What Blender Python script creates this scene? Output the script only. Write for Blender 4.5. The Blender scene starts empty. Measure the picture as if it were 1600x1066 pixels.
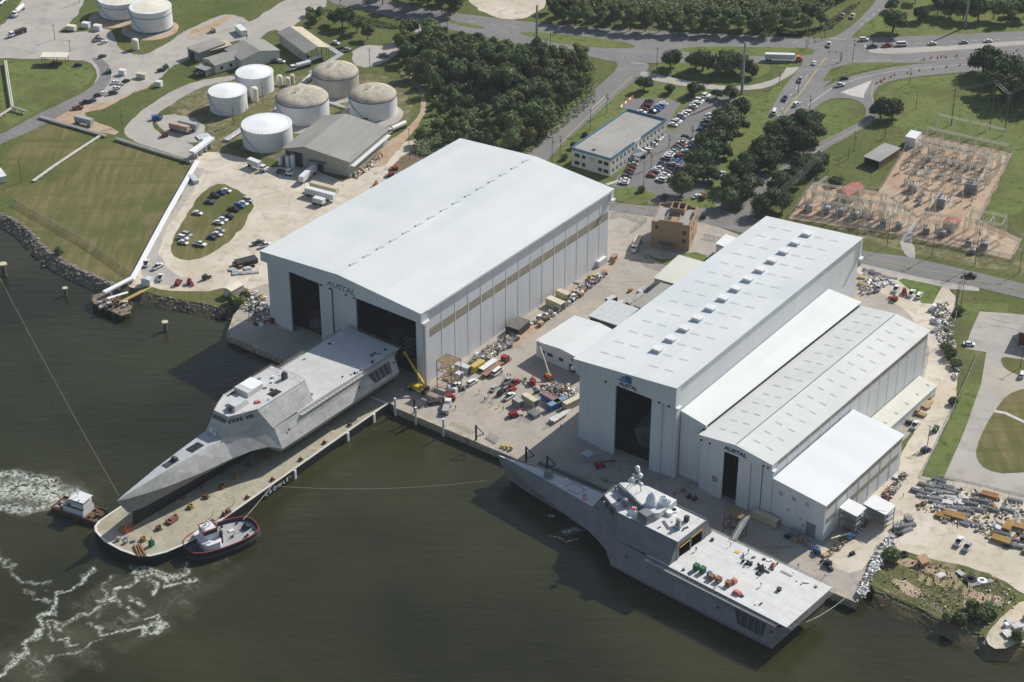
import bpy, bmesh, math, random
from mathutils import Vector, Matrix, noise
from mathutils.geometry import tessellate_polygon
rnd = random.Random(7)
sc = bpy.context.scene
COL = sc.collection
PI = math.pi
# ---------------------------------------------------------------- camera (survey of the site)
FOC = 3050.0; TH = math.radians(31.4); HC = 400.0
CT, ST = math.cos(TH), math.sin(TH)
GZ = 3.0                                    # level of the land above the river
def P(x, y, z=GZ):                          # ground position of a point seen in the survey photo
    a = (x-800)/FOC; b = (533-y)/FOC
    t = (z-HC)/(-ST+b*CT)
    return Vector((a*t, (CT+b*ST)*t, z))
cam = bpy.data.objects.new('camera', bpy.data.cameras.new('camera'))
COL.objects.link(cam); sc.camera = cam
cam.location = (0, 0, HC); cam.rotation_euler = (PI/2-TH, 0, 0)
cam.data.sensor_width = 36; cam.data.lens = FOC/1600*36
cam.data.clip_start = 5; cam.data.clip_end = 9000
# ---------------------------------------------------------------- light
SUN = Vector((.73, .684, .75)).normalized()
SEL = math.asin(SUN.z)
sl = bpy.data.lights.new('sun', 'SUN'); sl.energy = 4.9; sl.angle = math.radians(.5); sl.color = (1, .955, .88)
so = bpy.data.objects.new('sun', sl); COL.objects.link(so)
so.rotation_euler = SUN.to_track_quat('Z', 'Y').to_euler()
w = bpy.data.worlds.new('World'); sc.world = w; w.use_nodes = True
nt = w.node_tree; bg = nt.nodes['Background']; sk = nt.nodes.new('ShaderNodeTexSky')
sk.sky_type = 'NISHITA'; sk.sun_disc = False; sk.sun_elevation = SEL
sk.sun_rotation = math.atan2(SUN.x, SUN.y); sk.air_density = 1.4; sk.dust_density = 1.2
nt.links.new(sk.outputs[0], bg.inputs[0]); bg.inputs[1].default_value = .082
sc.view_settings.view_transform = 'Standard'; sc.view_settings.look = 'None'
sc.view_settings.exposure = 0.12; sc.view_settings.gamma = 1
sc.cycles.max_bounces = 6; sc.cycles.transparent_max_bounces = 12
# ---------------------------------------------------------------- materials
MATS = {}
def mat(name, col, rough=.75, metal=0, var=0, scale=.3, col2=None, bump=0, bscale=1.0, detail=6, spec=.3, layers=(), contrast=(.35, .65), rand=0, stretch=None, seams=None, coord='Object'):
    """principled material: base colour broken up by noise between col and col2, further noise layers on top"""
    if name in MATS: return MATS[name]
    m = bpy.data.materials.new(name); m.use_nodes = True; t = m.node_tree; N = t.nodes; L = t.links
    b = N['Principled BSDF']; b.inputs['Roughness'].default_value = rough; b.inputs['Metallic'].default_value = metal
    b.inputs['Specular IOR Level'].default_value = spec
    m.diffuse_color = (*col, 1)
    tc = N.new('ShaderNodeTexCoord'); src = tc.outputs[coord]
    def mapped(st):
        mp = N.new('ShaderNodeMapping'); mp.inputs['Scale'].default_value = st[:3]
        if len(st) > 3: mp.inputs['Rotation'].default_value = (0, 0, st[3])
        L.new(tc.outputs[coord], mp.inputs[0]); return mp.outputs[0]
    if stretch: src = mapped(stretch)
    def nz(sc_, det=detail, s=None):
        n = N.new('ShaderNodeTexNoise'); n.inputs['Scale'].default_value = sc_; n.inputs['Detail'].default_value = det
        n.inputs['Roughness'].default_value = .6; L.new(s or src, n.inputs['Vector']); return n.outputs['Fac']
    def mix(fac, a, c, lo, hi):
        r = N.new('ShaderNodeMapRange'); r.inputs[1].default_value = lo; r.inputs[2].default_value = hi
        L.new(fac, r.inputs[0]); x = N.new('ShaderNodeMix'); x.data_type = 'RGBA'
        L.new(r.outputs[0], x.inputs[0])
        if hasattr(a, 'is_output'): L.new(a, x.inputs[6])
        else: x.inputs[6].default_value = (*a, 1)
        x.inputs[7].default_value = (*c, 1); return x.outputs[2]
    c = None
    if var or col2:
        c2 = col2 or tuple(min(1, v*(1+var)) for v in col); c1 = col if col2 else tuple(v*(1-var) for v in col)
        c = mix(nz(scale), c1, c2, *contrast)
    for ly in layers:                                  # (scale, colour, lo, hi[, stretch])
        s = mapped(ly[4]) if len(ly) > 4 else None
        c = mix(nz(ly[0], 8, s), c if c is not None else col, ly[1], ly[2], ly[3])
    if seams:                                          # (colour, width along x, y, z-rotation, line strength)
        br = N.new('ShaderNodeTexBrick'); br.inputs['Scale'].default_value = 1; br.offset = 0 if len(seams) < 6 else seams[5]
        br.inputs['Color1'].default_value = (1, 1, 1, 1); v_ = seams[6] if len(seams) > 6 else .94; br.inputs['Color2'].default_value = (v_, v_, v_, 1); br.inputs['Mortar'].default_value = (*(seams[4],)*3, 1)
        br.inputs['Brick Width'].default_value = seams[1]; br.inputs['Row Height'].default_value = seams[2]; br.inputs['Mortar Size'].default_value = seams[0]
        mp_ = mapped((1, 1, 1, seams[3])); L.new(mp_, br.inputs['Vector'])
        if len(seams) > 7: mp_.node.inputs['Rotation'].default_value = (PI/2, 0, 0)
        x = N.new('ShaderNodeMix'); x.data_type = 'RGBA'; x.blend_type = 'MULTIPLY'; x.inputs[0].default_value = 1
        if c is not None: L.new(c, x.inputs[6])
        else: x.inputs[6].default_value = (*col, 1)
        L.new(br.outputs['Color'], x.inputs[7]); c = x.outputs[2]
    if rand:
        oi = N.new('ShaderNodeObjectInfo'); r = N.new('ShaderNodeMapRange'); r.inputs[3].default_value = 1-rand; r.inputs[4].default_value = 1+rand
        L.new(oi.outputs['Random'], r.inputs[0]); h = N.new('ShaderNodeHueSaturation')
        L.new(r.outputs[0], h.inputs['Value'])
        r2 = N.new('ShaderNodeMapRange'); r2.inputs[3].default_value = .5-.03; r2.inputs[4].default_value = .5+.02
        mm = N.new('ShaderNodeMath'); mm.operation = 'FRACT'; m2 = N.new('ShaderNodeMath'); m2.operation = 'MULTIPLY'; m2.inputs[1].default_value = 7.3
        L.new(oi.outputs['Random'], m2.inputs[0]); L.new(m2.outputs[0], mm.inputs[0]); L.new(mm.outputs[0], r2.inputs[0]); L.new(r2.outputs[0], h.inputs['Hue'])
        if c is not None: L.new(c, h.inputs['Color'])
        else: h.inputs['Color'].default_value = (*col, 1)
        c = h.outputs[0]
    if c is not None: L.new(c, b.inputs['Base Color'])
    else: b.inputs['Base Color'].default_value = (*col, 1)
    if bump:
        bp = N.new('ShaderNodeBump'); bp.inputs['Strength'].default_value = bump; bp.inputs['Distance'].default_value = .4
        L.new(nz(bscale, 5), bp.inputs['Height']); L.new(bp.outputs[0], b.inputs['Normal'])
    MATS[name] = m; return m
# ---------------------------------------------------------------- mesh helpers
class MB:
    """collects shapes into one mesh"""
    def __init__(s): s.v = []; s.f = []; s.mi = []; s.cur = 0
    def add(s, vs, fs):
        o = len(s.v); s.v += [tuple(v) for v in vs]
        for f in fs: s.f.append([i+o for i in f]); s.mi.append(s.cur)
        return s
    def box(s, c, d, yaw=0, taper=0):         # c = centre of the base, d = size; taper shrinks the top
        cs, sn = math.cos(yaw), math.sin(yaw); vs = []
        for z, k in ((0, 1), (d[2], 1-taper)):
            for sx, sy in ((-1, -1), (1, -1), (1, 1), (-1, 1)):
                x, y = sx*d[0]/2*k, sy*d[1]/2*k; vs.append((c[0]+x*cs-y*sn, c[1]+x*sn+y*cs, c[2]+z))
        return s.add(vs, [(0, 3, 2, 1), (4, 5, 6, 7), (0, 1, 5, 4), (1, 2, 6, 5), (2, 3, 7, 6), (3, 0, 4, 7)])
    def prism(s, pts, z0, z1, cap0=True):     # pts ccw or cw list of (x, y)
        A = sum(pts[i][0]*pts[(i+1) % len(pts)][1]-pts[(i+1) % len(pts)][0]*pts[i][1] for i in range(len(pts)))
        if A < 0: pts = pts[::-1]
        n = len(pts); z1s = z1 if isinstance(z1, (list, tuple)) else [z1]*n
        vs = [(p[0], p[1], z0) for p in pts]+[(p[0], p[1], z) for p, z in zip(pts, z1s)]
        fs = [(i, (i+1) % n, (i+1) % n+n, i+n) for i in range(n)]+[tuple(range(n, 2*n))]
        if cap0: fs.append(tuple(range(n-1, -1, -1)))
        return s.add(vs, fs)
    def sheet(s, pts, z):
        tr = tessellate_polygon([[Vector((p[0], p[1], 0)) for p in pts]])
        vs = [(p[0], p[1], z) for p in pts]; fs = []
        for a, b, c in tr:
            n = (Vector(vs[b])-Vector(vs[a])).cross(Vector(vs[c])-Vector(vs[a])).z
            fs.append((a, b, c) if n > 0 else (a, c, b))
        return s.add(vs, fs)
    def cyl(s, p, q, r0, r1=None, n=10, cap=True):
        p, q = Vector(p), Vector(q); r1 = r0 if r1 is None else r1
        d = (q-p).normalized(); u = d.orthogonal().normalized(); v = d.cross(u); vs = []
        for c, r in ((p, r0), (q, r1)):
            for i in range(n):
                a = 2*PI*i/n; vs.append(c+u*r*math.cos(a)+v*r*math.sin(a))
        fs = [(i, (i+1) % n, (i+1) % n+n, i+n) for i in range(n)]
        if cap: fs += [tuple(range(n-1, -1, -1)), tuple(range(n, 2*n))]
        return s.add(vs, fs)
    def lathe(s, c, prof, n=24):              # prof = [(r, z)...]
        vs = []; fs = []; m = len(prof)
        for r, z in prof:
            for i in range(n):
                a = 2*PI*i/n; vs.append((c[0]+r*math.cos(a), c[1]+r*math.sin(a), c[2]+z))
        for j in range(m-1):
            for i in range(n): fs.append((j*n+i, j*n+(i+1) % n, (j+1)*n+(i+1) % n, (j+1)*n+i))
        if prof[0][0] > 0: fs.append(tuple(range(n-1, -1, -1)))
        if prof[-1][0] > 0: fs.append(tuple(range((m-1)*n, m*n)))
        return s.add(vs, fs)
    def path(s, pts, r, n=5):
        for a, b in zip(pts[:-1], pts[1:]): s.cyl(a, b, r, n=n)
        return s
    def ball(s, c, r, n=10, sq=(1, 1, 1)):
        vs = []; fs = []; m = max(4, n//2)
        for j in range(m+1):
            t = PI*j/m
            for i in range(n):
                a = 2*PI*i/n; vs.append((c[0]+r*sq[0]*math.sin(t)*math.cos(a), c[1]+r*sq[1]*math.sin(t)*math.sin(a), c[2]-r*sq[2]*math.cos(t)))
        for j in range(m):
            for i in range(n): fs.append((j*n+i, j*n+(i+1) % n, (j+1)*n+(i+1) % n, (j+1)*n+i))
        return s.add(vs, fs)
    def quad(s, a, b, c, d): return s.add([a, b, c, d], [(0, 1, 2, 3)])
    def mesh(s, name, mats, smooth=False):
        me = bpy.data.meshes.new(name); me.from_pydata(s.v, [], s.f)
        for m in (mats if isinstance(mats, (list, tuple)) else [mats]): me.materials.append(m)
        me.polygons.foreach_set('material_index', s.mi)
        if smooth: me.polygons.foreach_set('use_smooth', [True]*len(s.f))
        me.update(); return me
    def obj(s, name, mats, parent=None, smooth=False, **k):
        return link(name, s.mesh(name, mats, smooth), parent, **k)
def link(name, data, parent=None, loc=(0, 0, 0), rot=0, **k):
    o = bpy.data.objects.new(name, data); COL.objects.link(o); o.location = loc
    o.rotation_euler = rot if isinstance(rot, tuple) else (0, 0, rot)
    if parent is not None: o.parent = parent
    for a, b in k.items(): o[a] = b
    return o
def thing(name, label, cat, loc=(0, 0, 0), rot=0, group=None):
    o = link(name, None, None, loc, rot, label=label, category=cat)
    if group: o['group'] = group
    o.empty_display_size = .5
    return o
def tag(o, label, cat, group=None):
    o['label'] = label; o['category'] = cat
    if group: o['group'] = group
    return o
class Proto:
    """a thing built once; place() moves the original first, then copies it with its parts and sub-parts"""
    def __init__(s, root):
        s.root = root; s.kids = [(c, list(c.children)) for c in root.children]; s.used = False
    def place(s, loc, rot=0, label=None, group=None, scale=1):
        if not s.used: o = s.root; s.used = True
        else:
            o = s.root.copy(); COL.objects.link(o)
            for c, gs in s.kids:
                d = c.copy(); COL.objects.link(d); d.parent = o
                for g in gs:
                    e = g.copy(); COL.objects.link(e); e.parent = d
        o.location = loc; o.rotation_euler = (0, 0, rot)
        if label: o['label'] = label
        if group: o['group'] = group
        o.scale = scale if isinstance(scale, tuple) else (scale,)*3
        return o
ORD = ['first', 'second', 'third', 'fourth', 'fifth', 'sixth', 'seventh', 'eighth', 'ninth', 'tenth', 'eleventh', 'twelfth', 'thirteenth', 'fourteenth', 'fifteenth', 'sixteenth', 'seventeenth', 'eighteenth', 'nineteenth', 'twentieth'] + ['twenty-'+x for x in ('first', 'second', 'third', 'fourth', 'fifth', 'sixth', 'seventh', 'eighth', 'ninth')] + ['thirtieth'] + ['thirty-'+x for x in ('first', 'second', 'third', 'fourth', 'fifth', 'sixth', 'seventh', 'eighth', 'ninth')] + ['fortieth'] + ['forty-'+x for x in ('first', 'second', 'third', 'fourth', 'fifth', 'sixth', 'seventh', 'eighth', 'ninth')]
def smooth_poly(px, closed=True, it=2):
    for _ in range(it):
        o = []; n = len(px)
        for i in range(n if closed else n-1):
            a, b = px[i], px[(i+1) % n]
            o += [tuple(a[k]*.75+b[k]*.25 for k in range(2)), tuple(a[k]*.25+b[k]*.75 for k in range(2))]
        if not closed: o = [px[0]]+o+[px[-1]]
        px = o
    return px
def wpts(px, z=GZ): return [P(x, y, z).to_2d() for x, y in px]
def rough_edge(pts, amp, step=3, seed=0):
    """walk the outline in small steps and nudge it, so ground patches have worn borders"""
    o = []; n = len(pts)
    for i in range(n):
        a, b = Vector(pts[i]), Vector(pts[(i+1) % n]); L = (b-a).length; k = max(1, int(L/step))
        for j in range(k):
            p = a.lerp(b, j/k); v = noise.noise_vector(Vector((p.x*.12, p.y*.12, seed)))+noise.noise_vector(Vector((p.x*.5, p.y*.5, seed)))*.5
            o.append((p.x+v.x*amp, p.y+v.y*amp))
    return o
def strip(pts, wd):
    """ribbon polygon of width wd along world points"""
    L = []; R = []; n = len(pts)
    for i in range(n):
        a = Vector(pts[max(0, i-1)][:2]); b = Vector(pts[min(n-1, i+1)][:2]); d = (b-a).normalized(); nn = Vector((-d.y, d.x))*wd/2
        p = Vector(pts[i][:2]); L.append((p.x+nn.x, p.y+nn.y)); R.append((p.x-nn.x, p.y-nn.y))
    return L+R[::-1]
def strip_mesh(mb, pts, wd, z):
    q = strip(pts, wd); n = len(pts)
    vs = [(x, y, z) for x, y in q]
    return mb.add(vs, [(i+1, i, 2*n-1-i, 2*n-2-i)[::-1] for i in range(n-1)])
LETTER_MESH = {}
def letters(name, text, width, height, m, parent, loc, rot, thick=.06, off=.02, slant=0, sp=1):
    cu = bpy.data.curves.new(name, 'FONT'); cu.body = text; cu.size = 1; cu.extrude = thick; cu.offset = off
    cu.align_x = 'CENTER'; cu.space_character = sp; t = bpy.data.objects.new(name, cu); COL.objects.link(t)
    me = bpy.data.meshes.new_from_object(t.evaluated_get(bpy.context.evaluated_depsgraph_get()))
    bpy.data.objects.remove(t); me.name = name; me.materials.clear(); me.materials.append(m)
    xs = [v.co.x for v in me.vertices]; ys = [v.co.y for v in me.vertices]; x0 = (min(xs)+max(xs))/2; y0 = min(ys); kx = width/(max(xs)-min(xs)); ky = height/(max(ys)-y0)
    for v in me.vertices: v.co = ((v.co.x-x0)*kx+slant*(v.co.y-y0)*ky, (v.co.y-y0)*ky, thick if v.co.z > 0 else 0)
    return link(name, me, parent, loc, rot)
# ---------------------------------------------------------------- palette
GRASS = mat('grass', (.085, .11, .032), .95, col2=(.135, .15, .052), scale=.03, detail=10, bump=.5, bscale=.6, spec=.1, layers=(
    (.012, (.135, .135, .05), .48, .66), (.09, (.135, .125, .055), .56, .74), (.6, (.04, .065, .012), .5, .75), (.035, (.2, .15, .085), .66, .8), (2.5, (.03, .05, .01), .55, .8)))
LAWN = mat('lawn', (.12, .16, .045), .95, col2=(.165, .195, .065), scale=.05, detail=10, bump=.4, bscale=.8, spec=.1, layers=((.3, (.05, .085, .012), .5, .7), (.05, (.155, .16, .055), .5, .7), (.02, (.1, .105, .04), .52, .66), (.4, (.15, .15, .06), .52, .78, (.1, 1.5, 1, .4)), (2.5, (.05, .08, .015), .55, .8)))
FIELD = mat('mown_field', (.115, .115, .04), .95, col2=(.155, .14, .055), scale=.06, detail=9, bump=.3, bscale=.8, spec=.1, layers=(
    (.3, (.21, .17, .085), .46, .68, (1, .1, 1, -.75)), (.05, (.22, .17, .09), .6, .78), (.02, (.085, .105, .028), .48, .62), (.22, (.1, .11, .035), .5, .7, (.12, 1, 1, -.6)), (.03, (.2, .15, .085), .58, .72), (1.5, (.05, .07, .018), .55, .8)))
GRAVEL = mat('pale_gravel', (.5, .44, .35), .95, col2=(.62, .56, .47), scale=.05, detail=10, bump=.25, bscale=1, layers=(
    (.25, (.42, .36, .28), .5, .7), (.03, (.55, .42, .27), .56, .75), (.5, (.34, .3, .25), .58, .8, (1, .15, 1, .7)), (3, (.3, .28, .25), .6, .85)))
DIRT = mat('orange_dirt', (.37, .26, .175), .95, col2=(.47, .35, .25), scale=.12, detail=10, bump=.4, bscale=1, layers=((.06, (.42, .36, .28), .5, .7), (.5, (.25, .16, .09), .55, .75)))
WORN = mat('worn_pavement', (.36, .335, .31), .92, col2=(.43, .4, .36), scale=.04, detail=10, layers=((.15, (.3, .28, .26), .5, .72), (.03, (.44, .38, .3), .55, .72), (.7, (.26, .25, .24), .6, .85, (1, .2, 1, .5)), (2, (.25, .24, .22), .62, .9)))
ASPH = mat('asphalt', (.175, .17, .17), .9, col2=(.215, .21, .205), scale=.06, detail=10, layers=((.3, (.15, .145, .145), .5, .75), (.5, (.26, .25, .235), .56, .8, (.12, 1, 1)), (2.5, (.13, .13, .13), .6, .85)))
LOTASPH = mat('car_park_asphalt', (.16, .155, .155), .9, col2=(.2, .19, .185), scale=.08, detail=10, layers=((.2, (.23, .215, .2), .55, .75), (1.5, (.12, .12, .12), .58, .85)))
CONC = mat('yard_concrete', (.36, .32, .275), .9, col2=(.435, .39, .34), scale=.05, detail=10, seams=(.05, 6.1, 6.1, -.644, .78), layers=((.2, (.31, .28, .245), .5, .75), (.5, (.25, .225, .195), .56, .78), (.07, (.45, .38, .3), .56, .7), (.35, (.2, .185, .165), .6, .75, (.15, 1, 1, .64)), (2.2, (.22, .2, .175), .6, .82)))
QUAYC = mat('quay_concrete', (.36, .31, .24), .9, col2=(.46, .41, .33), scale=.2, detail=8, layers=((.5, (.25, .2, .14), .5, .7), (.8, (.1, .085, .06), .6, .8, (1, 1, .25))))
KERB = mat('kerb_concrete', (.5, .48, .44), .85, var=.12, scale=.5)
PAINTW = mat('road_paint_white', (.5, .5, .48), .7, var=.15, scale=.6); PAINTY = mat('road_paint_yellow', (.46, .34, .13), .7, var=.15, scale=.6)
ROCK = mat('riprap_stone', (.17, .145, .12), .9, col2=(.3, .265, .225), scale=.6, bump=.5, bscale=2, rand=.2)
MUD = mat('bank_soil', (.13, .1, .06), .95, col2=(.2, .15, .095), scale=.3, bump=.6)
SCRUB = mat('rough_scrub', (.09, .105, .03), .95, col2=(.17, .15, .07), scale=.12, detail=10, bump=.6, layers=((.2, (.26, .21, .13), .48, .66), (.6, (.045, .06, .014), .52, .7)))
# ================================================================ THE GROUND AND THE RIVER
Q0 = P(605, 627); Q1 = P(617, 635)
SHORE = [(-400, 250), (-60, 325), (0, 336), (22, 345), (45, 362), (62, 383), (85, 402), (112, 417), (140, 430), (165, 441), (188, 449), (215, 449), (228, 456), (255, 464), (290, 470), (325, 476), (350, 484), (372, 478), (392, 452),
         (380, 470), (368, 492), (357, 523), (605, 627)]
SHORE = [p for p in SHORE if p not in ((392, 452), (380, 470))]
MAINQ = [(617, 635), (1337, 939), (1352, 900)]
SHORE2 = [(1368, 925), (1390, 930), (1415, 942), (1440, 952), (1462, 966), (1490, 975), (1510, 985), (1535, 992), (1545, 1008), (1600, 1010), (1700, 1060), (1900, 1200)]
land = [tuple(p) for p in wpts(SHORE)]+[tuple(p) for p in wpts(MAINQ)]+[tuple(p) for p in wpts(SHORE2)]
W3 = [(-3200, 500), (-3200, 5200), (3200, 5200), (3200, 300), (400, 300)]
poly = land+[W3[4], W3[3], W3[2], W3[1], (-3200, 900)]
g = MB(); n = len(poly); g.sheet(poly, GZ)
g.cur = 1
for i in range(n):
    a, b = poly[i], poly[(i+1) % n]; g.quad((a[0], a[1], GZ), (b[0], b[1], GZ), (b[0], b[1], -3), (a[0], a[1], -3))
g.obj('ground', [GRASS, MUD], kind='structure')
# river
wm = bpy.data.materials.new('river_water'); wm.use_nodes = True; t = wm.node_tree; N = t.nodes; L = t.links
b = N['Principled BSDF']; b.inputs['Roughness'].default_value = .12; b.inputs['IOR'].default_value = 1.33; b.inputs['Specular IOR Level'].default_value = .5
tc = N.new('ShaderNodeTexCoord')
def wn(sc_, det, st, rot=0):
    mp = N.new('ShaderNodeMapping'); mp.inputs['Scale'].default_value = st; mp.inputs['Rotation'].default_value = (0, 0, rot); L.new(tc.outputs['Object'], mp.inputs[0])
    x = N.new('ShaderNodeTexNoise'); x.inputs['Scale'].default_value = sc_; x.inputs['Detail'].default_value = det; L.new(mp.outputs[0], x.inputs['Vector']); return x.outputs['Fac']
cr = N.new('ShaderNodeMix'); cr.data_type = 'RGBA'; cr.inputs[6].default_value = (.018, .019, .0065, 1); cr.inputs[7].default_value = (.036, .037, .0125, 1)
mr = N.new('ShaderNodeMapRange'); mr.inputs[1].default_value = .35; mr.inputs[2].default_value = .65; L.new(wn(.012, 4, (1, 1, 1)), mr.inputs[0]); L.new(mr.outputs[0], cr.inputs[0]); L.new(cr.outputs[2], b.inputs['Base Color'])
ad = N.new('ShaderNodeMath'); ad.operation = 'MULTIPLY_ADD'; ad.inputs[1].default_value = .35; L.new(wn(.9, 4, (.4, 1, 1), .12), ad.inputs[0]); L.new(wn(.3, 3, (.3, 1, 1), -.1), ad.inputs[2])
bp = N.new('ShaderNodeBump'); bp.inputs['Strength'].default_value = .42; bp.inputs['Distance'].default_value = .6; L.new(ad.outputs[0], bp.inputs['Height']); L.new(bp.outputs[0], b.inputs['Normal'])
ad2 = N.new('ShaderNodeMapRange'); ad2.inputs[1].default_value = .42; ad2.inputs[2].default_value = .62; ad2.inputs[3].default_value = .08; ad2.inputs[4].default_value = .26; L.new(wn(.009, 3, (1, .4, 1), .9), ad2.inputs[0]); L.new(ad2.outputs[0], b.inputs['Roughness'])
MATS['river_water'] = wm
m = MB(); m.sheet([(-3400, -200), (3400, -200), (3400, 5400), (-3400, 5400)], 0); m.obj('river', wm, kind='structure')

LAY = [0]
def ground(name, px, m, level, amp=0, it=2, seed=None, world=None, closed=True):
    pts = world or wpts(smooth_poly(px, it=it) if it else px)
    if amp: pts = rough_edge(pts, amp, 2.5, LAY[0])
    LAY[0] += 1
    mb = MB(); mb.sheet([tuple(p) for p in pts], GZ+.025*level+.0008*(LAY[0] % 13)); return mb.obj(name, m, kind='structure')
# lawns and mown fields, upper left
ground('field', [(75, 232), (185, 218), (300, 262), (255, 345), (212, 445), (190, 450), (140, 430), (85, 402), (45, 362), (25, 340), (22, 320), (30, 300)], FIELD, 1, 1, 1)
ground('field', [(0, 250), (60, 190), (160, 214), (25, 312), (0, 300)], FIELD, 1, 1, 1)
ground('lawn', [(0, 100), (60, 97), (105, 97), (140, 103), (150, 118), (135, 135), (60, 172), (0, 208)], LAWN, 1, 1, 1)
ground('lawn', [(1320, 60), (1400, 0), (1700, -60), (1700, 48), (1600, 52), (1450, 58)], LAWN, 1, 0, 1)
ground('lawn', [(1365, 150), (1400, 125), (1500, 115), (1640, 105), (1640, 320), (1560, 340), (1530, 350), (1585, 240), (1430, 210), (1380, 190)], LAWN, 1, 0, 1)
ground('lawn', [(1250, 190), (1262, 185), (1290, 160), (1330, 155), (1352, 165), (1352, 180), (1330, 200), (1295, 218), (1262, 235), (1240, 215)], LAWN, 1, 0, 1)
ground('lawn', [(850, 262), (885, 215), (940, 160), (990, 122), (1040, 130), (1160, 150), (1230, 160), (1290, 250), (1180, 330), (1040, 320), (950, 310)], LAWN, 1, 0, 1)
ground('lawn', [(1345, 375), (1440, 400), (1560, 425), (1640, 440), (1640, 415), (1560, 400), (1440, 370), (1250, 330)], SCRUB, 1, 1, 1)
# main highway and the roads
ground('highway', [(480, -25), (520, 5), (560, 12), (590, 20), (640, 30), (700, 24), (620, 5), (590, -25), (690, -5), (800, 31), (900, 42), (1000, 48), (1100, 53), (1200, 57), (1325, 61), (1450, 56), (1640, 48), (1640, 84), (1560, 82), (1470, 88), (1400, 97), (1300, 98), (1200, 94), (1100, 91), (1000, 92), (960, 94), (900, 82), (850, 76), (800, 68), (720, 62), (660, 40), (640, 30), (560, 18), (500, 5)][:0] or
       [(470, -40), (510, 4), (560, 14), (600, 24), (640, 35), (700, 46), (760, 58), (820, 72), (900, 83), (960, 98), (1020, 99), (1100, 98), (1200, 99), (1300, 99), (1400, 100), (1500, 96), (1660, 82), (1660, 46), (1450, 56), (1325, 61), (1200, 57), (1100, 53), (1000, 48), (900, 42), (800, 32), (700, 19), (640, 8), (590, -2), (570, -40)], ASPH, 3, 0, 1)
ground('side_road', [(1285, 63), (1312, 55), (1350, 25), (1385, -20), (1440, -20), (1400, 5), (1362, 30), (1335, 52), (1326, 66)], ASPH, 4, 0, 1)
ground('side_road', [(1285, 90), (1340, 90), (1325, 108), (1300, 125), (1272, 150), (1242, 190), (1198, 183), (1222, 140), (1245, 112), (1258, 95)], ASPH, 4, 0, 0)
ground('ramp_road', [(1240, 178), (1262, 152), (1300, 130), (1345, 115), (1400, 104), (1500, 94), (1660, 80), (1660, 99), (1520, 112), (1420, 121), (1375, 131), (1362, 150), (1368, 160), (1374, 176), (1368, 190), (1330, 212), (1285, 236), (1262, 258), (1225, 292), (1180, 340), (1155, 352), (1148, 340), (1162, 325), (1200, 280), (1240, 245), (1275, 225), (1320, 203), (1350, 188), (1355, 172), (1345, 160), (1325, 153), (1290, 155), (1262, 180), (1245, 190)], ASPH, 5, 0, 1)
ground('traffic_island', [(1313, 145), (1362, 126), (1350, 148), (1350, 154), (1330, 150)], KERB, 7, 0, 0)
ground('side_road', [(960, 96), (1015, 98), (1012, 112), (990, 127), (965, 148), (930, 180), (890, 215), (862, 243), (845, 262), (815, 250), (835, 228), (865, 200), (900, 165), (935, 135), (968, 105)], ASPH, 4, 0, 1)
ground('service_road', [(1000, 112), (1016, 113), (1050, 122), (1110, 133), (1160, 136), (1200, 128), (1222, 118), (1232, 100), (1252, 98), (1245, 112), (1225, 124), (1200, 138), (1160, 142), (1100, 140), (1040, 130), (1002, 122)], WORN, 4, 0, 1)
ground('asphalt_apron', [(640, 30), (700, 45), (700, 62), (640, 62), (618, 86), (600, 100), (560, 108), (545, 84), (570, 70), (600, 72), (622, 60)], WORN, 2, 1, 1)
ground('access_road', [(480, -20), (400, 28), (360, 55), (380, 70), (400, 68), (425, 45), (445, 52), (480, 25), (520, 5)], WORN, 2, 1, 1)
for px in ([(682, 30), (700, 31), (757, 42), (757, 45), (740, 44), (700, 35)], [(810, 50), (850, 51), (940, 60), (985, 68), (995, 75), (960, 76), (880, 70), (820, 56)], [(1062, 76), (1100, 73), (1200, 74), (1265, 76), (1275, 79), (1268, 86), (1230, 89), (1120, 86), (1066, 81)],
           [(1018, 105), (1040, 98), (1150, 98), (1200, 100), (1205, 112), (1180, 125), (1120, 128), (1050, 118), (1016, 112)],
           [(1305, 100), (1420, 97), (1345, 112), (1290, 128), (1284, 126)], [(1208, 105), (1228, 98), (1250, 99), (1252, 104), (1235, 106)], [(1200, 140), (1222, 134), (1222, 142), (1206, 168), (1196, 178)]):
    ground('median_grass', px, LAWN, 6, 0, 1)
ground('median_pavement', [(1355, 80), (1362, 75), (1440, 75), (1600, 64), (1660, 60), (1660, 66), (1560, 74), (1450, 82), (1400, 85), (1365, 84)], WORN, 6, 0, 1)
# upper left yards and roads
ground('paved_yard', [(-60, 50), (0, 45), (30, 10), (45, -20), (140, -20), (122, 22), (100, 45), (88, 52), (125, 52), (160, 42), (178, 50), (184, 76), (212, 88), (240, 82), (290, 47), (345, 22), (372, 25), (395, 38), (402, 58), (350, 68), (300, 92), (262, 105), (250, 125), (215, 140), (195, 152), (150, 162), (125, 160), (150, 130), (152, 112), (140, 95), (110, 94), (60, 92), (-60, 90)], WORN, 2, 1.2, 1)
ground('yard_road', [(-60, 232), (0, 212), (50, 183), (100, 160), (137, 141), (156, 123), (155, 105), (138, 88), (168, 95), (176, 120), (160, 145), (110, 172), (60, 200), (0, 226), (-60, 255)], ASPH, 3, .3, 1)
ground('car_park_dirt', [(60, 182), (110, 168), (150, 150), (190, 118), (225, 110), (255, 118), (235, 135), (200, 150), (170, 168), (120, 180), (190, 205), (175, 212), (70, 190)], DIRT, 1.5, 1.2, 1)
ground('gravel_road', [(370, 118), (367, 126), (340, 128), (312, 138), (285, 152), (262, 168), (240, 182), (235, 198), (258, 212), (290, 222), (325, 240), (315, 255), (290, 248), (240, 232), (200, 218), (192, 205), (200, 192), (225, 170), (255, 150), (290, 132), (330, 122)], WORN, 2, .8, 1)
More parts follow.
